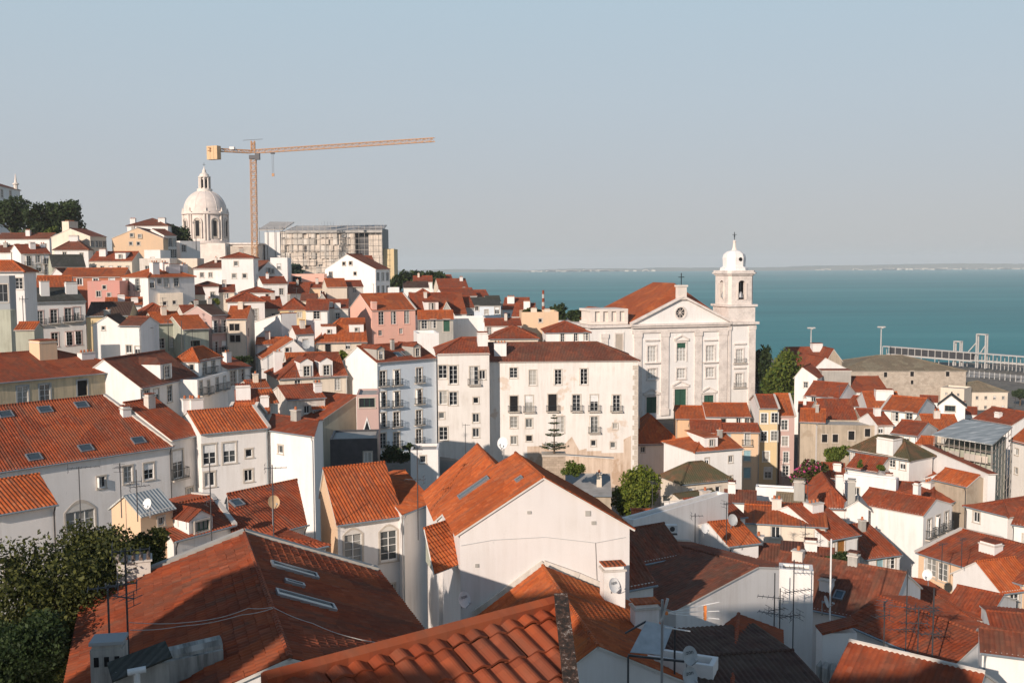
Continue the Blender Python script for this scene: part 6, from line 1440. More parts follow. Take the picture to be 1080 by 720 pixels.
tree('dark tree at the foot of the scaffolded building', 311, 275, 290, 24, 300, 'leaf_blue', 900, .45, 6, seed=31)
tree('dark tree left of the church behind the sand coloured building', 590, 320, 340, 26, 235, 'leaf_dark', 1200, .38, 7, seed=32)
tree('rounder dark tree close to the church balustrade', 607, 323, 340, 22, 228, 'leaf_dark', 1100, .36, 7, seed=33)
tree('low bush at the flat roof left of the banded mast', 563, 324, 333, 22, 205, 'leaf_olive', 500, .3, 5, seed=34, cat='bush', name='bush', trunk=False)
tree('dark tall tree hard against the church tower', 805, 356, 425, 30, 226, 'leaf_dark', 3000, .42, 12, 2.0, seed=35)
tree('big leafy green tree right of the church tower', 826, 366, 444, 46, 215, 'leaf_mid', 5200, .42, 16, 1.6, seed=36)
tree('bright green round tree in the garden under the palace', 670, 489, 546, 62, 112, 'leaf_bright', 9500, .19, 17, seed=37)
tree('dark shrub beside the stone planter', 606, 484, 504, 30, 107, 'leaf_mid', 1800, .14, 10, seed=38, cat='bush', name='bush', trunk=False)
tree('green round tree in front of the raw stone house', 882, 465, 490, 36, 134, 'leaf_mid', 2200, .22, 9, seed=39)
tree('dark bush with pink flowers right of the rose house', 858, 484, 516, 46, 124, 'leaf_olive', 2600, .24, 10, seed=40, flowers='pink_flower', cat='bush', name='bush', trunk=False)
tree('small green tree at the right edge beside the quay road', 1076, 408, 422, 24, 400, 'leaf_dark', 900, .45, 6, seed=41)
tree('large dark foreground tree filling the left edge', 58, 548, 730, 190, 41, 'leaf_olive', 34000, .095, 30, 1.0, seed=42)
tree('darker tree top rising against the white house arches', 112, 540, 640, 110, 46, 'leaf_olive', 15000, .095, 16, seed=43)
tree('leafy branch top between the apricot attic and the big chimney', 160, 556, 600, 54, 47, 'leaf_olive', 5500, .085, 11, seed=44)
tree('dark lower tree in the bottom left corner', 25, 640, 760, 130, 36, 'leaf_dark', 16000, .085, 16, seed=45)
tree('small potted green plant on the white terrace house', 907, 482, 496, 8, 122, 'leaf_mid', 300, .15, 4, seed=46, cat='plant', name='plant', trunk=False)
tree('leafy trellis plant on the terrace under the mossy roof', 929, 487, 498, 12, 122, 'leaf_mid', 400, .15, 4, seed=47, cat='plant', name='plant', trunk=False)
tree('dark shrubs on the rooftop hut beside the blue house', 433, 466, 477, 16, 112, 'leaf_dark', 600, .15, 5, seed=48, cat='bush', name='bush', trunk=False)
tree('shrubs in the shade between the metal clad box and the blue house', 416, 466, 490, 40, 122, 'leaf_dark', 1500, .2, 7, seed=50, cat='bush', name='bush', trunk=False)
tree('dark plants on a terrace edge below the wooden door house', 884, 580, 596, 34, 76, 'leaf_dark', 1500, .11, 8, seed=51, cat='bush', name='bush', trunk=False)
tree('dark plants spilling over the lane beside the ribbed roof', 914, 600, 616, 26, 74, 'leaf_dark', 1100, .11, 7, seed=52, cat='bush', name='bush', trunk=False)
tree('dark foliage down the lane behind the row houses', 257, 373, 384, 26, 158, 'leaf_dark', 700, .22, 6, seed=49, cat='bush', name='bush', trunk=False)
def araucaria():
    d = 110; b = PX(584.5, 478, d); zt = zat(b, 437); root = empty('norfolk_pine', (b.x, b.y, b.z)); tag(root, 'tiered norfolk pine with flat branch whorls in a stone planter', 'tree'); H_ = zt - b.z; random.seed(5)
    t = MB(); t.tube([(0, 0, -.3), (0, 0, H_)], [.11, .02], 'bark', 7); t.build('trunk', root)
    m = MB()
    for i, (f, r) in enumerate(((.12, 1.55), (.20, 1.2), (.45, 1.0), (.58, .65), (.76, .62), (.9, .35), (.97, .18))):
        nb = 6
        for j in range(nb):
            a = 6.283 * j / nb + i * .5; u = V((math.cos(a), math.sin(a), 0)); s = V((-u.y, u.x, 0))
            tip = u * r + V((0, 0, H_ * f + r * .18)); m.bar(V((0, 0, H_ * f)), tip, .03, 'leaf_blue')
            for q in range(18):
                g = random.uniform(.15, 1); p = u * r * g + V((0, 0, H_ * f + r * .18 * g)); w = .52 * r * (1.1 - g * .6)
                for sg in (-1, 1): e = p + (s * sg + u * .5) * w + V((0, 0, random.uniform(-.03, .07))); m.face([p - u * .03, p + u * .07, e + u * .03, e - u * .07], 'leaf_dark' if q % 2 else 'leaf_mid')
    m.build('branches', root)
    c = PX(584, 489, d); p = MB(); root2 = empty('planter', (c.x, c.y - .6, zat(c, 500))); tag(root2, 'square grey stone planter under the norfolk pine', 'planter'); hh = b.z - zat(c, 500)
    p.box(-1.25, 1.25, -.2, 1.8, -3, hh - .2, 'rubble'); p.box(-1.35, 1.35, -.3, 1.9, hh - .2, hh, 'limestone_dark'); p.build('box', root2)
araucaria()
# ---------------------------------------------------------------- aerials, dishes, chimneys of the foreground
AG = 'television aerials on the roofs'
def aerial(label, px, pyb, pyt, d, booms=((1.0, 1.6, 30),), w=.035, mat='metal_dark', lean=0):
    """booms: (height fraction, boom length m, direction degrees)"""
    b = PX(px, pyb, d); zt = zat(b, pyt); H_ = zt - b.z; root = empty('aerial', b); tag(root, label, 'aerial', AG)
    m = MB(); top = V((lean, 0, H_)); m.tube([(0, 0, -.6), tuple(top)], w, mat, 6); m.build('pole', root)
    for f, bl, an in booms:
        y = MB(); u = V((math.cos(R_(an)), math.sin(R_(an)), 0)); s = V((-u.y, u.x, 0)); c = top * f
        y.bar(c - u * bl * .35, c + u * bl * .65, w, mat); n = max(4, int(bl / .22))
        for i in range(n):
            q = c - u * bl * .35 + u * bl * i / (n - 1); l = .42 - .16 * i / n; y.bar(q - s * l, q + s * l, w * .55, mat)
        q = c - u * bl * .33
        for sg in (-1, 1): y.bar(q + V((0, 0, .25 * sg)) - s * .35, q + V((0, 0, .25 * sg)) + s * .35, w * .55, mat); y.bar(q, q + V((0, 0, .25 * sg)), w * .55, mat)
        y.build('antenna', root)
A_ = aerial
A_('thin aerial mast rising from the large foreground roof beside its left chimney', 135, 672, 578, 33.17, ((.97, 1.2, 20), (.6, 1.0, 200), (.45, .9, 160)))
A_('aerial with comb antennas on the chimney of the large foreground roof', 115, 660, 617, 30.99, ((.95, .9, 200),))
A_('tall aerial in front of the arched windows', 85, 545, 492, 62, ((.98, 1.9, 20),))
A_('thin aerial left of the blue shuttered window', 128, 536, 488, 62, ((.9, .6, 100),))
A_('aerial mast by the cream attic with a dish and cross bars', 145, 540, 495, 62, ((.6, 1.2, 30), (.72, .9, 200)))
A_('aerial mast standing before the stone framed windows', 223, 560, 488, 60, ((.45, .8, 40),))
A_('forked aerial on the small low roof behind the foreground roof', 289, 575, 490, 60, ((.96, 1.3, 10), (.7, .8, 120)))
A_('tall thin aerial over the right end of the ribbed orange roof', 441, 560, 472, 66, ((.62, 1.3, 170), (.98, .5, 90)))
A_('bare pole before the cream palace left wing', 491, 480, 447, 120, ((.97, .9, 0),))
A_('very tall thin pole at the corner of the dark roof house', 816, 690, 604, 58, ((.7, 1.5, 160), (.55, 1.2, 20)))
A_('tallest cross barred aerial against the pale stair tower', 836, 688, 590, 57, ((.92, 1.6, 170), (.66, 1.8, 20), (.4, 1.4, 200)))
A_('aerial with slanting arms between the pale gable and stair tower', 822, 676, 620, 56, ((.5, 1.9, 150),))
A_('tall white pole behind the tiled white chimney', 875, 662, 568, 56, (), .05, 'plastic_white')
A_('black aerial crossing the ribbed orange roof with two combs', 955, 690, 600, 55, ((.3, 1.6, 185), (.55, 1.4, 150)))
A_('thin aerial with two combs above the mortar topped wall', 932, 684, 634, 48, ((.95, 1.1, 60), (.7, .9, 200)))
A_('aerial frame with a flat bar over the ribbed orange roof', 968, 682, 640, 52, ((.97, 1.8, 5), (.6, 1.4, 175)))
A_('black pole with white boxes at the end of the ribbed roof', 983, 700, 620, 52, ((.4, 1.0, 180), (.7, .6, 20)), .045)
A_('spiked aerial on the wide red roof left of its pair', 993, 605, 573, 84, ((.97, 1.1, 30),))
A_('spiked aerial on the wide red roof right of its pair', 1014, 592, 568, 84, ((.97, 1.0, 40),))
A_('aerial on the white shaded wall beside the dish', 733, 569, 541, 77, ((.9, .9, 0),))
A_('thin pole at the right end of the white shaded wall', 766, 566, 530, 77, ((.97, .8, 30),))
A_('aerial over the low cream terrace house', 849, 580, 552, 88, ((.95, 1.2, 0), (.6, .9, 30)))
A_('antenna mast before the rose house', 826, 516, 484, 130, ((.98, 1.4, 0), (.8, .9, 40)))
A_('twin bar aerial on the grey green old house', 178, 366, 337, 152, ((.97, 1.3, 0),), .06)
A_('thin rod on the slipping tile house', 192, 367, 338, 150, (), .06)
A_('aerial on the shuttered lane house ridge', 207, 262, 232, 292, ((.9, 2.2, 0),), .12)
A_('aerial in front of the white balcony row house', 157, 372, 345, 150, ((.98, 1.2, 0),), .06)
A_('aerial at the roof edge of the shaded balcony house', 25, 345, 312, 150, ((.9, 1.2, 30),), .06)
A_('aerial with a small dish pole by the beige annex', 26, 372, 347, 130, ((.9, 1.0, 0),), .05)
random.seed(21)
for (lb, d, P0, t, bk, L, W, z, Rr, rfk, rp, skw, cat) in HR:
    if cat != 'house' or not 84 < d < 215 or len(lb.split()) > 9 or rfk in ('flat', 'sx', 'sxr') or random.random() > .5: continue
    x = random.uniform(.2, .8) * L; y = W * (rp if rfk == 'gx' else .5) * .95
    if rfk == 'gy': x = rp * L
    p = P0 + t * (x + skw * y) + bk * y; p.z = z + Rr * .82
    hh = random.uniform(1.6, 3.0); root = empty('aerial', p); tag(root, 'thin aerial on the roof of the ' + lb, 'aerial', AG)
    m = MB(); w = .03 if d < 140 else .042; m.tube([(0, 0, -.5), (random.uniform(-.06, .06), 0, hh)], w, 'metal_dark', 5); m.build('pole', root)
    for q in range(random.choice((1, 1, 2))):
        yb = MB(); a = random.uniform(0, 3.1); u = V((math.cos(a), math.sin(a), 0)); s = V((-u.y, u.x, 0)); c = V((0, 0, hh * (.96 - .3 * q))); bl = random.uniform(.9, 1.5)
        yb.bar(c - u * bl * .4, c + u * bl * .6, w, 'metal_dark')
        for i in range(6): e = c - u * bl * .4 + u * bl * i / 5; yb.bar(e - s * .34, e + s * .34, w * .6, 'metal_dark')
        yb.build('antenna', root)
# the big pale horizontal aerial near the dishes
b = PX(698, 720, 30); root = empty('aerial', b); tag(root, 'close grey pole carrying a big pale aerial with orange ends', 'aerial', AG)
zt = zat(b, 632) - b.z; m = MB(); m.tube([(0, 0, -1), (0, 0, zt)], .042, 'metal', 8); m.bar((-.03, 0, zt - .7), (.16, -.05, zt + .05), .07, 'plastic_grey'); m.build('pole', root)
y = MB(); z0 = zat(b, 646) - b.z; k = 30 / F_
for dz, tip in ((.0, 646.5), (.01, 637), (-.01, 655)):
    ze = zat(b, tip) - b.z; y.bar((5 * k, 0, z0 + dz), (63 * k, .2, ze), .02, 'plastic_white')
y.box(3 * k, 6 * k, -.05, .05, z0 - .05, z0 + .05, 'orange_plastic')
y.box(46 * k, 48.5 * k, .08, .22, zat(b, 655) - b.z, zat(b, 640) - b.z, 'orange_plastic'); y.bar((3 * k, 0, z0 - .45), (31 * k, .1, z0 - .62), .03, 'plastic_white'); y.build('antenna', root)
DG = 'satellite dishes on walls and poles'
def dish(label, px, py, d, r=.42, az=0, mat='plastic_white', pole_=0.0, text='zon', el=20):
    c = PX(px, py, d); root = empty('satellite_dish', c); tag(root, label, 'satellite dish', DG)
    # dish axis: towards the camera side, turned by az degrees, tipped up by el
    ax = V((math.sin(R_(az)), -math.cos(R_(az)), math.tan(R_(el)))).normalized(); s = V((0, 0, 1)).cross(ax).normalized(); u = ax.cross(s); n = 24
    Pt = lambda rr, a, dd: s * (rr * .88 * math.cos(a)) + u * (rr * math.sin(a)) + ax * dd
    m = MB(); rings = [(0, -.10), (.35, -.088), (.7, -.05), (1, 0)]
    for (r0_, d0), (r1_, d1) in zip(rings, rings[1:]):
        for i in range(n):
            a, b_ = 2 * math.pi * i / n, 2 * math.pi * (i + 1) / n
            m.face([Pt(r * r0_, a, d0 * r * 2), Pt(r * r1_, a, d1 * r * 2), Pt(r * r1_, b_, d1 * r * 2), Pt(r * r0_, b_, d0 * r * 2)], mat, smooth=True)
            m.face([Pt(r * r0_, b_, d0 * r * 2 - .02), Pt(r * r1_, b_, d1 * r * 2 - .02), Pt(r * r1_, a, d1 * r * 2 - .02), Pt(r * r0_, a, d0 * r * 2 - .02)], mat, smooth=True)
    for i in range(n):
        a, b_ = 2 * math.pi * i / n, 2 * math.pi * (i + 1) / n; m.face([Pt(r, a, 0), Pt(r, a, -.02), Pt(r, b_, -.02), Pt(r, b_, 0)], mat)
    m.build('reflector', root)
    q = MB(); e = ax * (r * 1.1) - u * (r * .55); q.bar(-u * r * .98, e, .03, 'metal'); q.tube([e, e + (u * .3 - ax * .5) * .25], .05, 'plastic_grey', 8); q.build('feed_arm', root)
    q = MB(); q.tube([-ax * .22 * r, -ax * (.3 * r + .18)], .06, 'metal', 8); bk = -ax * (.3 * r + .16); q.bar(bk + V((0, 0, .1)), bk + V((0, 0, -r - pole_)), .055, 'metal'); q.build('mount', root)
    if text:
        cu = bpy.data.curves.new('dish_lettering', 'FONT'); cu.body = text; cu.size = r * .62; cu.align_x = 'CENTER'; cu.align_y = 'CENTER'; cu.extrude = .003
        o = bpy.data.objects.new('lettering', cu); COL.objects.link(o); cu.materials.append(MATS['iron']); o.parent = root
        o.matrix_local = Matrix((s, u, ax)).transposed().to_4x4(); o.matrix_local.translation = u * r * .35 + ax * .012
        dg = bpy.context.evaluated_depsgraph_get(); me = bpy.data.meshes.new_from_object(o.evaluated_get(dg)); mo = bpy.data.objects.new('lettering', me); COL.objects.link(mo); mo.parent = root
        Mx = Matrix((s, u, ax)).transposed().to_4x4(); Mx.translation = u * r * .35 + ax * .012; mo.matrix_local = Mx; me.materials.clear(); me.materials.append(MATS['iron']); bpy.data.objects.remove(o)
dish('white dish with dark lettering at the foot of the tall white gable', 490, 632, 54.5, .46, 40)
dish('white dish on the tiled chimney right of the white gable', 648, 617, 53.5, .42, 35)
dish('white dish on the low white wall in the bottom centre', 638, 685, 45.5, .40, 30)
dish('upper grey dish of a pair on one pole at the bottom', 728, 691, 42, .42, 25, 'plastic_grey', 1.2)
dish('lower grey dish of a pair cut by the bottom edge', 728, 713, 42, .42, 25, 'plastic_grey', 1.0)
dish('big plain dish on the ridge behind the tall white gable', 530, 467, 69, .44, -20, 'plastic_white', .6, None)
dish('orange rusted dish on the small low roof behind the foreground roof', 289, 529, 60.5, .42, 35, 'crane_box', 1.0, None)
dish('small dish by the cream attic aerial', 155, 531, 61, .35, -20, 'plastic_white', .5, None)
dish('pale dish over the white annex roof near the white shaded wall', 773, 548, 82, .5, 20, 'plastic_grey', .4, None)
dish('small dish on the shaded white wall next to the air conditioner', 744, 557, 76.5, .40, 20, 'plastic_white', .3, None)
dish('round dish on the white gable with the orange slope', 323, 363, 164, .8, 20, 'plastic_grey', .4, None)
dish('white dish on the dark pole before the white chimney stack', 872, 634, 55, .35, 60, 'plastic_grey', .4, None)
dish('dish on the roof of the wooden door house lane', 978, 606, 78, .45, -40, 'plastic_white', .4, None)
# air conditioner on the shaded wall
c = PX(707, 559, 76.6); root = empty('air_conditioner', c); tag(root, 'white air conditioner box on the long shaded wall', 'air conditioner')
q = MB(); q.box(-.5, .5, -.35, 0, -.1, .5, 'plastic_white'); q.box(-.5, .5, -.3, 0, -.3, -.2, 'metal_dark'); q.build('casing', root)
q = MB(); q.lathe([(.0, 0), (.2, 0), (.2, .02)], 'metal_dark', 16); o = q.build('fan_grille', root); o.matrix_local = Matrix.Translation(V((.1, -.36, .2))) @ Matrix.Rotation(R_(90), 4, 'X')

# chimneys and fittings that belong to the large foreground roof
Mi = F1.matrix_basis.copy(); Mi = Matrix.Translation(F1.location) @ Matrix.Rotation(F1.rotation_euler.z, 4, 'Z'); Mi = Mi.inverted()
roof_p = [Mi.inverted() @ V(v) for v in ()]
def loc(root, p):
    M = Matrix.Translation(root.location) @ Matrix.Rotation(root.rotation_euler.z, 4, 'Z'); return M.inverted() @ p
def child_box(root, name, px, pyb, d, w, dp, pyt, mat, cap='mortar', rot=None):
    b = PX(px, pyb, d); zt = zat(b, pyt); l = loc(root, b); m = MB(); h = zt - b.z
    R4 = Matrix.Translation(l) @ Matrix.Rotation(R_(rot or 0), 4, 'Z'); m.box(-w / 2, w / 2, -dp / 2, dp / 2, -1.6, h, mat, R4); o = m.build(name, root)
    return o, R4, h
o, R4, h_ = child_box(F1, 'chimney', 142, 622, 41.87, 1.35, .9, 590, 'white_old', rot=0)
m = MB(); m.box(-.75, .75, -.52, .52, h_, h_ + .08, 'mortar', R4)
for i in range(5): m.tube([R4 @ V((-.6 + i * .3, -.5, h_ + .13)), R4 @ V((-.6 + i * .3, .5, h_ + .13))], .075, 'crumbled', 8)
m.build('chimney_cap', o)
o, R4, h_ = child_box(F1, 'chimney', 117, 735, 29.91, .95, .75, 680, 'chimney_dirty', rot=-10)
m = MB()
for sx in (-.3, 0, .3): m.box(sx - .07, sx + .07, -.39, .39, h_ - .52, h_ - .22, 'void', R4)
m.box(-.42, .42, -.34, .34, h_, h_ + .14, 'chimney_dirty', R4); m.box(-.5, .5, -.4, .4, h_ + .14, h_ + .24, 'greytrim', R4); m.build('chimney_cap', o)
# low wall with chimney in front, cut by the bottom edge
o, R4, h_ = child_box(F1, 'chimney_wall', 202, 735, 30.45, 1.85, .8, 687, 'chimney_dirty', rot=12)
m = MB(); m.tube([R4 @ V((-.95, 0, h_ - .02)), R4 @ V((.95, 0, h_ + .04))], .3, 'chimney_dirty', 10); m.build('rounded_top', o)
o, R4, h_ = child_box(F1, 'parapet_wall', 150, 735, 28.82, 1.5, .5, 700, 'chimney_dirty', rot=10)
m = MB(); m.slab([R4 @ V((-.9, -.6, h_ - .1)), R4 @ V((.8, -.5, h_ + .25)), R4 @ V((.8, .5, h_ + .4)), R4 @ V((-.9, .4, h_ + .1))], .06, 'slate'); m.build('little_roof', o)
m = MB(); p1 = R4 @ V((-.25, -.8, -.8)); p2 = R4 @ V((-.25, -.8, h_ + .12)); m.tube([p1, p2], .09, 'plastic_white', 10); m.tube([p2 + V((-.25, 0, 0)), p2 + V((.25, 0, .03))], .1, 'plastic_white', 10); m.build('vent_pipe', o)
def cable(label, pts, r=.012):
    P = [PX(*q) for q in pts]; root = empty('cable', P[0]); tag(root, label, 'cable', 'loose cables over the roofs'); m = MB(); F = []
    for a, b in zip(P, P[1:]):
        for k in range(8):
            f = k / 8; q = a.lerp(b, f); q.z -= .25 * math.sin(math.pi * f) * (b - a).length / 8; F.append(q - P[0])
    F.append(P[-1] - P[0]); m.tube(F, r, 'wire', 5); m.build('strand', root)
cable('pale cable strung from the aerial across the left slope', ((136, 656, 33.71), (215, 654, 34.15), (262, 641, 33.71), (287, 640, 33.28)))
cable('pale cable sagging just below the first one on the left slope', ((137, 664, 33.17), (190, 660, 33.71), (255, 648, 33.49), (288, 641, 33.17)))
cable('pale cable running down the right slope toward the eave', ((288, 640, 33.49), (330, 657, 33.06), (372, 672, 33.06), (410, 678, 33.06)))
cable('thin pale cable lower on the right slope', ((280, 655, 32.62), (330, 680, 31.75), (375, 690, 31.97)))
# a skylight hood of clear plastic between the low roofs
c = PX(688, 672, 44); root = empty('plastic_canopy', c); tag(root, 'dull grey plastic canopy between the dark roof and dishes', 'canopy')
m = MB(); m.slab([V((-1.1, -.8, -.35)), V((.3, -1.0, -.4)), V((1.0, .4, .35)), V((-.2, .6, .55))], .04, 'plastic_grey'); m.build('sheet', root)
m = MB(); m.bar((-1.2, -.9, -.45), (1.3, -.9, -.75), .09, 'metal_dark'); m.bar((-1.2, .3, .1), (-.2, .7, .5), .07, 'metal_dark'); m.bar((-1.2, -.9, -.5), (-1.2, -.9, -3), .08, 'metal_dark'); m.bar((1.1, .5, .3), (1.1, .5, -3), .08, 'metal_dark'); m.build('frame', root)
# white chimney with tiled top at the lower right
c = PX(882, 692, 54); zt = zat(c, 664); root = empty('chimney_stack', (c.x, c.y, c.z)); tag(root, 'large white chimney block with a row of arched vents at lower right', 'chimney')
h_ = zt - c.z; m = MB(); m.box(-.95, .95, -.5, .6, -2.5, h_, 'white'); m.build('stack', root)
m = MB(); m.slab([V((-1.0, -.6, h_ + .05)), V((1.0, -.6, h_ + .55)), V((1.0, .7, h_ + .55)), V((-1.0, .7, h_ + .05))], .12, 'red'); m.build('tiled_top', root)
m = MB()
for i in range(7):
    a = R_(200 + i * 23); q = V((math.cos(a) * 1.15, math.sin(a) * .9 - .1, 0)); m.tube([q + V((0, 0, -1.2)), q + V((0, 0, -.35)), q * .8 + V((0, 0, -.1))], [.16, .16, .1], 'chimney_dirty', 8)
m.build('vents', root)

# ---------------------------------------------------------------- unseen house blocks added out of view, sized and placed for the shade they cast
def caster(label, x0, x1, y0, y1, zt):
    root = empty('house', (x0, y0, 40)); tag(root, label, 'house', 'houses of the old quarter'); m = MB(); m.box(0, x1 - x0, 0, y1 - y0, -6, zt - 40, 'white'); m.build('walls', root)
    m = MB(); m.slab([V((-.4, -.4, zt - 40)), V((x1 - x0 + .4, -.4, zt - 40)), V((x1 - x0 + .4, (y1 - y0) / 2, zt - 38)), V((-.4, (y1 - y0) / 2, zt - 38))], .15, 'red'); m.slab([V((-.4, y1 - y0 + .4, zt - 40)), V((x1 - x0 + .4, y1 - y0 + .4, zt - 40)), V((x1 - x0 + .4, (y1 - y0) / 2, zt - 38)), V((-.4, (y1 - y0) / 2, zt - 38))], .15, 'red'); m.build('roof', root)

caster('tall white house block added out of view behind the camera at left for shade', -25.6, -16.8, -7, -1, 64.7)
caster('low white house block added out of view next to the tall one for shade', -16.6, -9.8, -7, -1, 59.8)
caster('tall narrow house block added out of view behind the camera for a shade band', -35.3, -29.6, -6, -1, 64.2)
caster('tall house block added just outside the left edge to shade the skylight roof', -72, -56.5, 70, 81, 53.5)
# ---------------------------------------------------------------- ground, river, far shore
import numpy as np
def ground():
    B = [(p.x, p.y, z, r) for p, z, r in BASES]
    B += [(x, y, 3.0, 5) for x in range(60, 430, 40) for y in (420, 470, 520, 570)] + [(120, 300, 17, 5), (260, 330, 9, 5), (200, 390, 6, 5), (60, 330, 20, 5)]
    B += [(-60, -20, 50, 5), (0, -10, 54, 5), (60, -20, 46, 5), (-80, 40, 44, 5), (110, 60, 28, 5), (150, 120, 22, 5), (-300, 300, 60, 5), (-200, 200, 45, 5), (-330, 420, 70, 5), (-200, 560, 55, 9)]
    xs = np.linspace(-420, 420, 211); ys = np.linspace(-40, 760, 201); X, Y = np.meshgrid(xs, ys)
    num = np.zeros_like(X); den = np.zeros_like(X); mn = np.full_like(X, 1e9)
    for x, y, z, r in B:
        d2 = (X - x) ** 2 + (Y - y) ** 2; w = 1 / (d2 + 60) ** 1.6; num += w * z; den += w
        mn = np.minimum(mn, np.where(d2 < (r + 16) ** 2, z + np.clip(np.sqrt(d2) - r - 3, 0, 99) * .25, 1e9))
    Z = num / den - 1.2; Z = np.minimum(Z, mn - .8)
    # shore line: from the quay at the right, running away behind the hill
    sh = 610 + np.clip((70 - X), 0, 1e9) * 1.1 - np.clip(X - 150, 0, 1e9) * .25
    f = np.clip((sh - Y) / 130, 0, 1); Z = np.where(Y < sh, 2 + (Z - 2) * f ** .8, 2 - (Y - sh) * .2)
    Z = np.maximum(Z, -8)
    v = [(float(a), float(b), float(c)) for a, b, c in zip(X.ravel(), Y.ravel(), Z.ravel())]; nx = len(xs); fc = []
    for j in range(len(ys) - 1):
        for i in range(nx - 1): k = j * nx + i; fc.append((k, k + 1, k + nx + 1, k + nx))
    me = bpy.data.meshes.new('ground'); me.from_pydata(v, [], fc); me.polygons.foreach_set('use_smooth', [True] * len(fc)); o = bpy.data.objects.new('ground', me); COL.objects.link(o); o['kind'] = 'structure'
    m, nt, b = nodes('groundmat'); g = N(nt, 'ShaderNodeNewGeometry'); n1 = N(nt, 'ShaderNodeTexNoise', Scale=.25, Detail=8.0); nt.links.new(g.outputs['Position'], n1.inputs['Vector'])
    c = ramp(nt, n1.outputs[0], [(.35, (.10, .09, .075)), (.55, (.17, .15, .125)), (.7, (.06, .07, .035))]); nt.links.new(c, b.inputs['Base Color']); b.inputs['Roughness'].default_value = .95; me.materials.append(m)
ground()
def river():
    nx = 2; W_ = 16000; pts = [(-W_, 250, 0), (W_, 250, 0), (W_, 12000, 0), (-W_, 12000, 0)]
    me = bpy.data.meshes.new('river'); me.from_pydata(pts, [], [(0, 1, 2, 3)]); o = bpy.data.objects.new('river', me); COL.objects.link(o); o['kind'] = 'structure'
    m, nt, b = nodes('water'); g = N(nt, 'ShaderNodeNewGeometry'); mp = N(nt, 'ShaderNodeMapping'); mp.inputs['Scale'].default_value = (.0006, .0035, 1); nt.links.new(g.outputs['Position'], mp.inputs[0])
    n1 = N(nt, 'ShaderNodeTexNoise', Scale=1.0, Detail=6.0, Roughness=.6); nt.links.new(mp.outputs[0], n1.inputs['Vector'])
    c = ramp(nt, n1.outputs[0], [(.36, (.014, .165, .178)), (.54, (.026, .225, .235)), (.74, (.075, .31, .31))]); nt.links.new(c, b.inputs['Base Color']); b.inputs['Roughness'].default_value = .5; b.inputs['Specular IOR Level'].default_value = .15
    n2 = N(nt, 'ShaderNodeTexNoise', Scale=.12, Detail=5.0); nt.links.new(g.outputs['Position'], n2.inputs['Vector'])
    bp = N(nt, 'ShaderNodeBump', Strength=.5, Distance=1.2); nt.links.new(n2.outputs[0], bp.inputs['Height']); nt.links.new(bp.outputs[0], b.inputs['Normal']); me.materials.append(m)
river()
def shore():
    random.seed(11); m = MB(); n = 160; y0 = 9200; pts = []
    for i in range(n + 1):
        x = -2500 + 10500 * i / n; hgt = 8 + 16 * abs(math.sin(i * .13 + 1)) * abs(math.sin(i * .041)) + random.uniform(0, 7) + (16 if x > 1400 else 0) + (14 if x > 3000 else 0); pts.append((x, hgt))
    for (a, ha), (b, hb) in zip(pts, pts[1:]):
        m.face([V((a, y0, -2)), V((b, y0, -2)), V((b, y0 + 60, hb)), V((a, y0 + 60, ha))], 'shoremat'); m.face([V((a, y0 + 60, ha)), V((b, y0 + 60, hb)), V((b, y0 + 1500, hb * .9)), V((a, y0 + 1500, ha * .9))], 'shoremat')
    o = m.build('far_shore'); o['kind'] = 'structure'
    t = MB()
    for i in range(120):
        x = random.choice((random.uniform(100, 900), random.uniform(300, 1300), random.uniform(2600, 4700), random.uniform(3300, 4600))); w = random.uniform(15, 70); h = random.uniform(6, 18); t.box(x, x + w, y0 - 40, y0 - 8, -1, h, 'cream' if random.random() < .6 else 'limestone_dark')
    o = t.build('far_town'); tag(o, 'hazy row of tiny pale buildings along the far shore', 'distant town', kind='stuff')
simple('shoremat', (.16, .15, .12), .95)
shore()
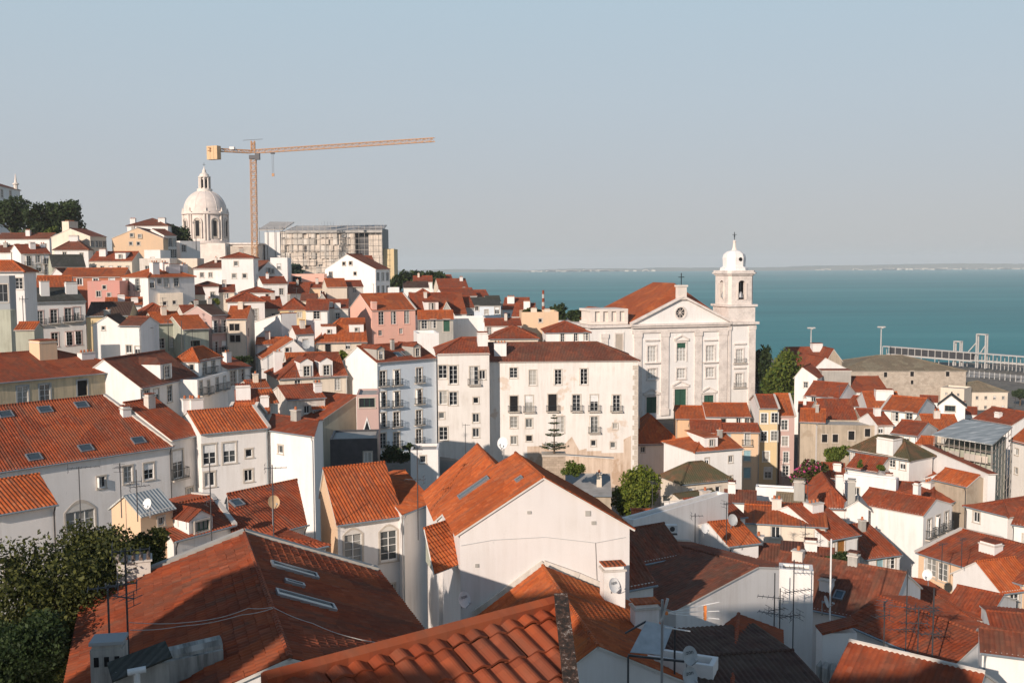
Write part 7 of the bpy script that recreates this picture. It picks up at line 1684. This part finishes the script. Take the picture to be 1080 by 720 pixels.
# ---------------------------------------------------------------- sky, sun, air
EL, AZ = 20.0, 31.0
w = bpy.data.worlds.new('World'); sc.world = w; w.use_nodes = True; nt = w.node_tree; bg = nt.nodes['Background']
sky = nt.nodes.new('ShaderNodeTexSky'); sky.sky_type = 'NISHITA'; sky.sun_disc = False; sky.sun_elevation = R_(EL); sky.sun_rotation = R_(180 + AZ)
sky.altitude = 60; sky.air_density = 1.0; sky.dust_density = 0.6; sky.ozone_density = 1.0
tc = nt.nodes.new('ShaderNodeTexCoord'); sx = nt.nodes.new('ShaderNodeSeparateXYZ'); nt.links.new(tc.outputs['Generated'], sx.inputs[0])
air = ramp(nt, sx.outputs[2], [(0.0, (.47, .475, .50)), (.06, (.485, .505, .545)), (.16, (.485, .56, .625)), (.30, (.455, .60, .70)), (.5, (.18, .29, .42)), (1.0, (.05, .10, .20))])
sc10 = nt.nodes.new('ShaderNodeVectorMath'); sc10.operation = 'SCALE'; sc10.inputs[3].default_value = 9.0; nt.links.new(air, sc10.inputs[0])
skc = mixc(nt, .92, sky.outputs[0], sc10.outputs[0])
nt.links.new(skc, bg.inputs[0]); bg.inputs[1].default_value = .10
sl = bpy.data.lights.new('sun', 'SUN'); sl.energy = 4.6; sl.angle = R_(.5); sl.color = (1, .855, .735); so = bpy.data.objects.new('sun', sl); COL.objects.link(so)
so.rotation_euler = V((math.sin(R_(AZ)) * math.cos(R_(EL)), math.cos(R_(AZ)) * math.cos(R_(EL)), -math.sin(R_(EL)))).to_track_quat('-Z', 'Y').to_euler()
so.location = (-60, -60, 120)
HAZE = 0.0001
def haze():
    m = bpy.data.materials.new('hazemat'); m.use_nodes = True; nt = m.node_tree; nt.nodes.clear(); o_ = nt.nodes.new('ShaderNodeOutputMaterial'); v = nt.nodes.new('ShaderNodeVolumePrincipled'); v.inputs['Density'].default_value = HAZE; v.inputs['Color'].default_value = (.86, .89, .93, 1); v.inputs['Anisotropy'].default_value = 0.0
    nt.links.new(v.outputs[0], o_.inputs['Volume']); MATS['hazemat'] = m; b = MB(); b.box(-16500, 16500, -400, 13000, -9.5, 160, 'hazemat'); o = b.build('haze'); o['kind'] = 'stuff'; tag(o, 'pale even haze over the river and hills', 'haze')
if HAZE: haze()
vs = sc.view_settings; sc.display_settings.display_device = 'sRGB'; vs.view_transform = 'Standard'; vs.look = 'None'; vs.exposure = 0.15; vs.gamma = 1; vs.use_curve_mapping = False
cy = sc.cycles; cy.max_bounces = 6; cy.diffuse_bounces = 3; cy.glossy_bounces = 2; cy.transmission_bounces = 2; cy.volume_bounces = 1; cy.transparent_max_bounces = 4
cy.use_denoising = True
print('OBJECTS', len(bpy.data.objects), 'FACES', sum(len(o.data.polygons) for o in bpy.data.objects if o.type == 'MESH'))
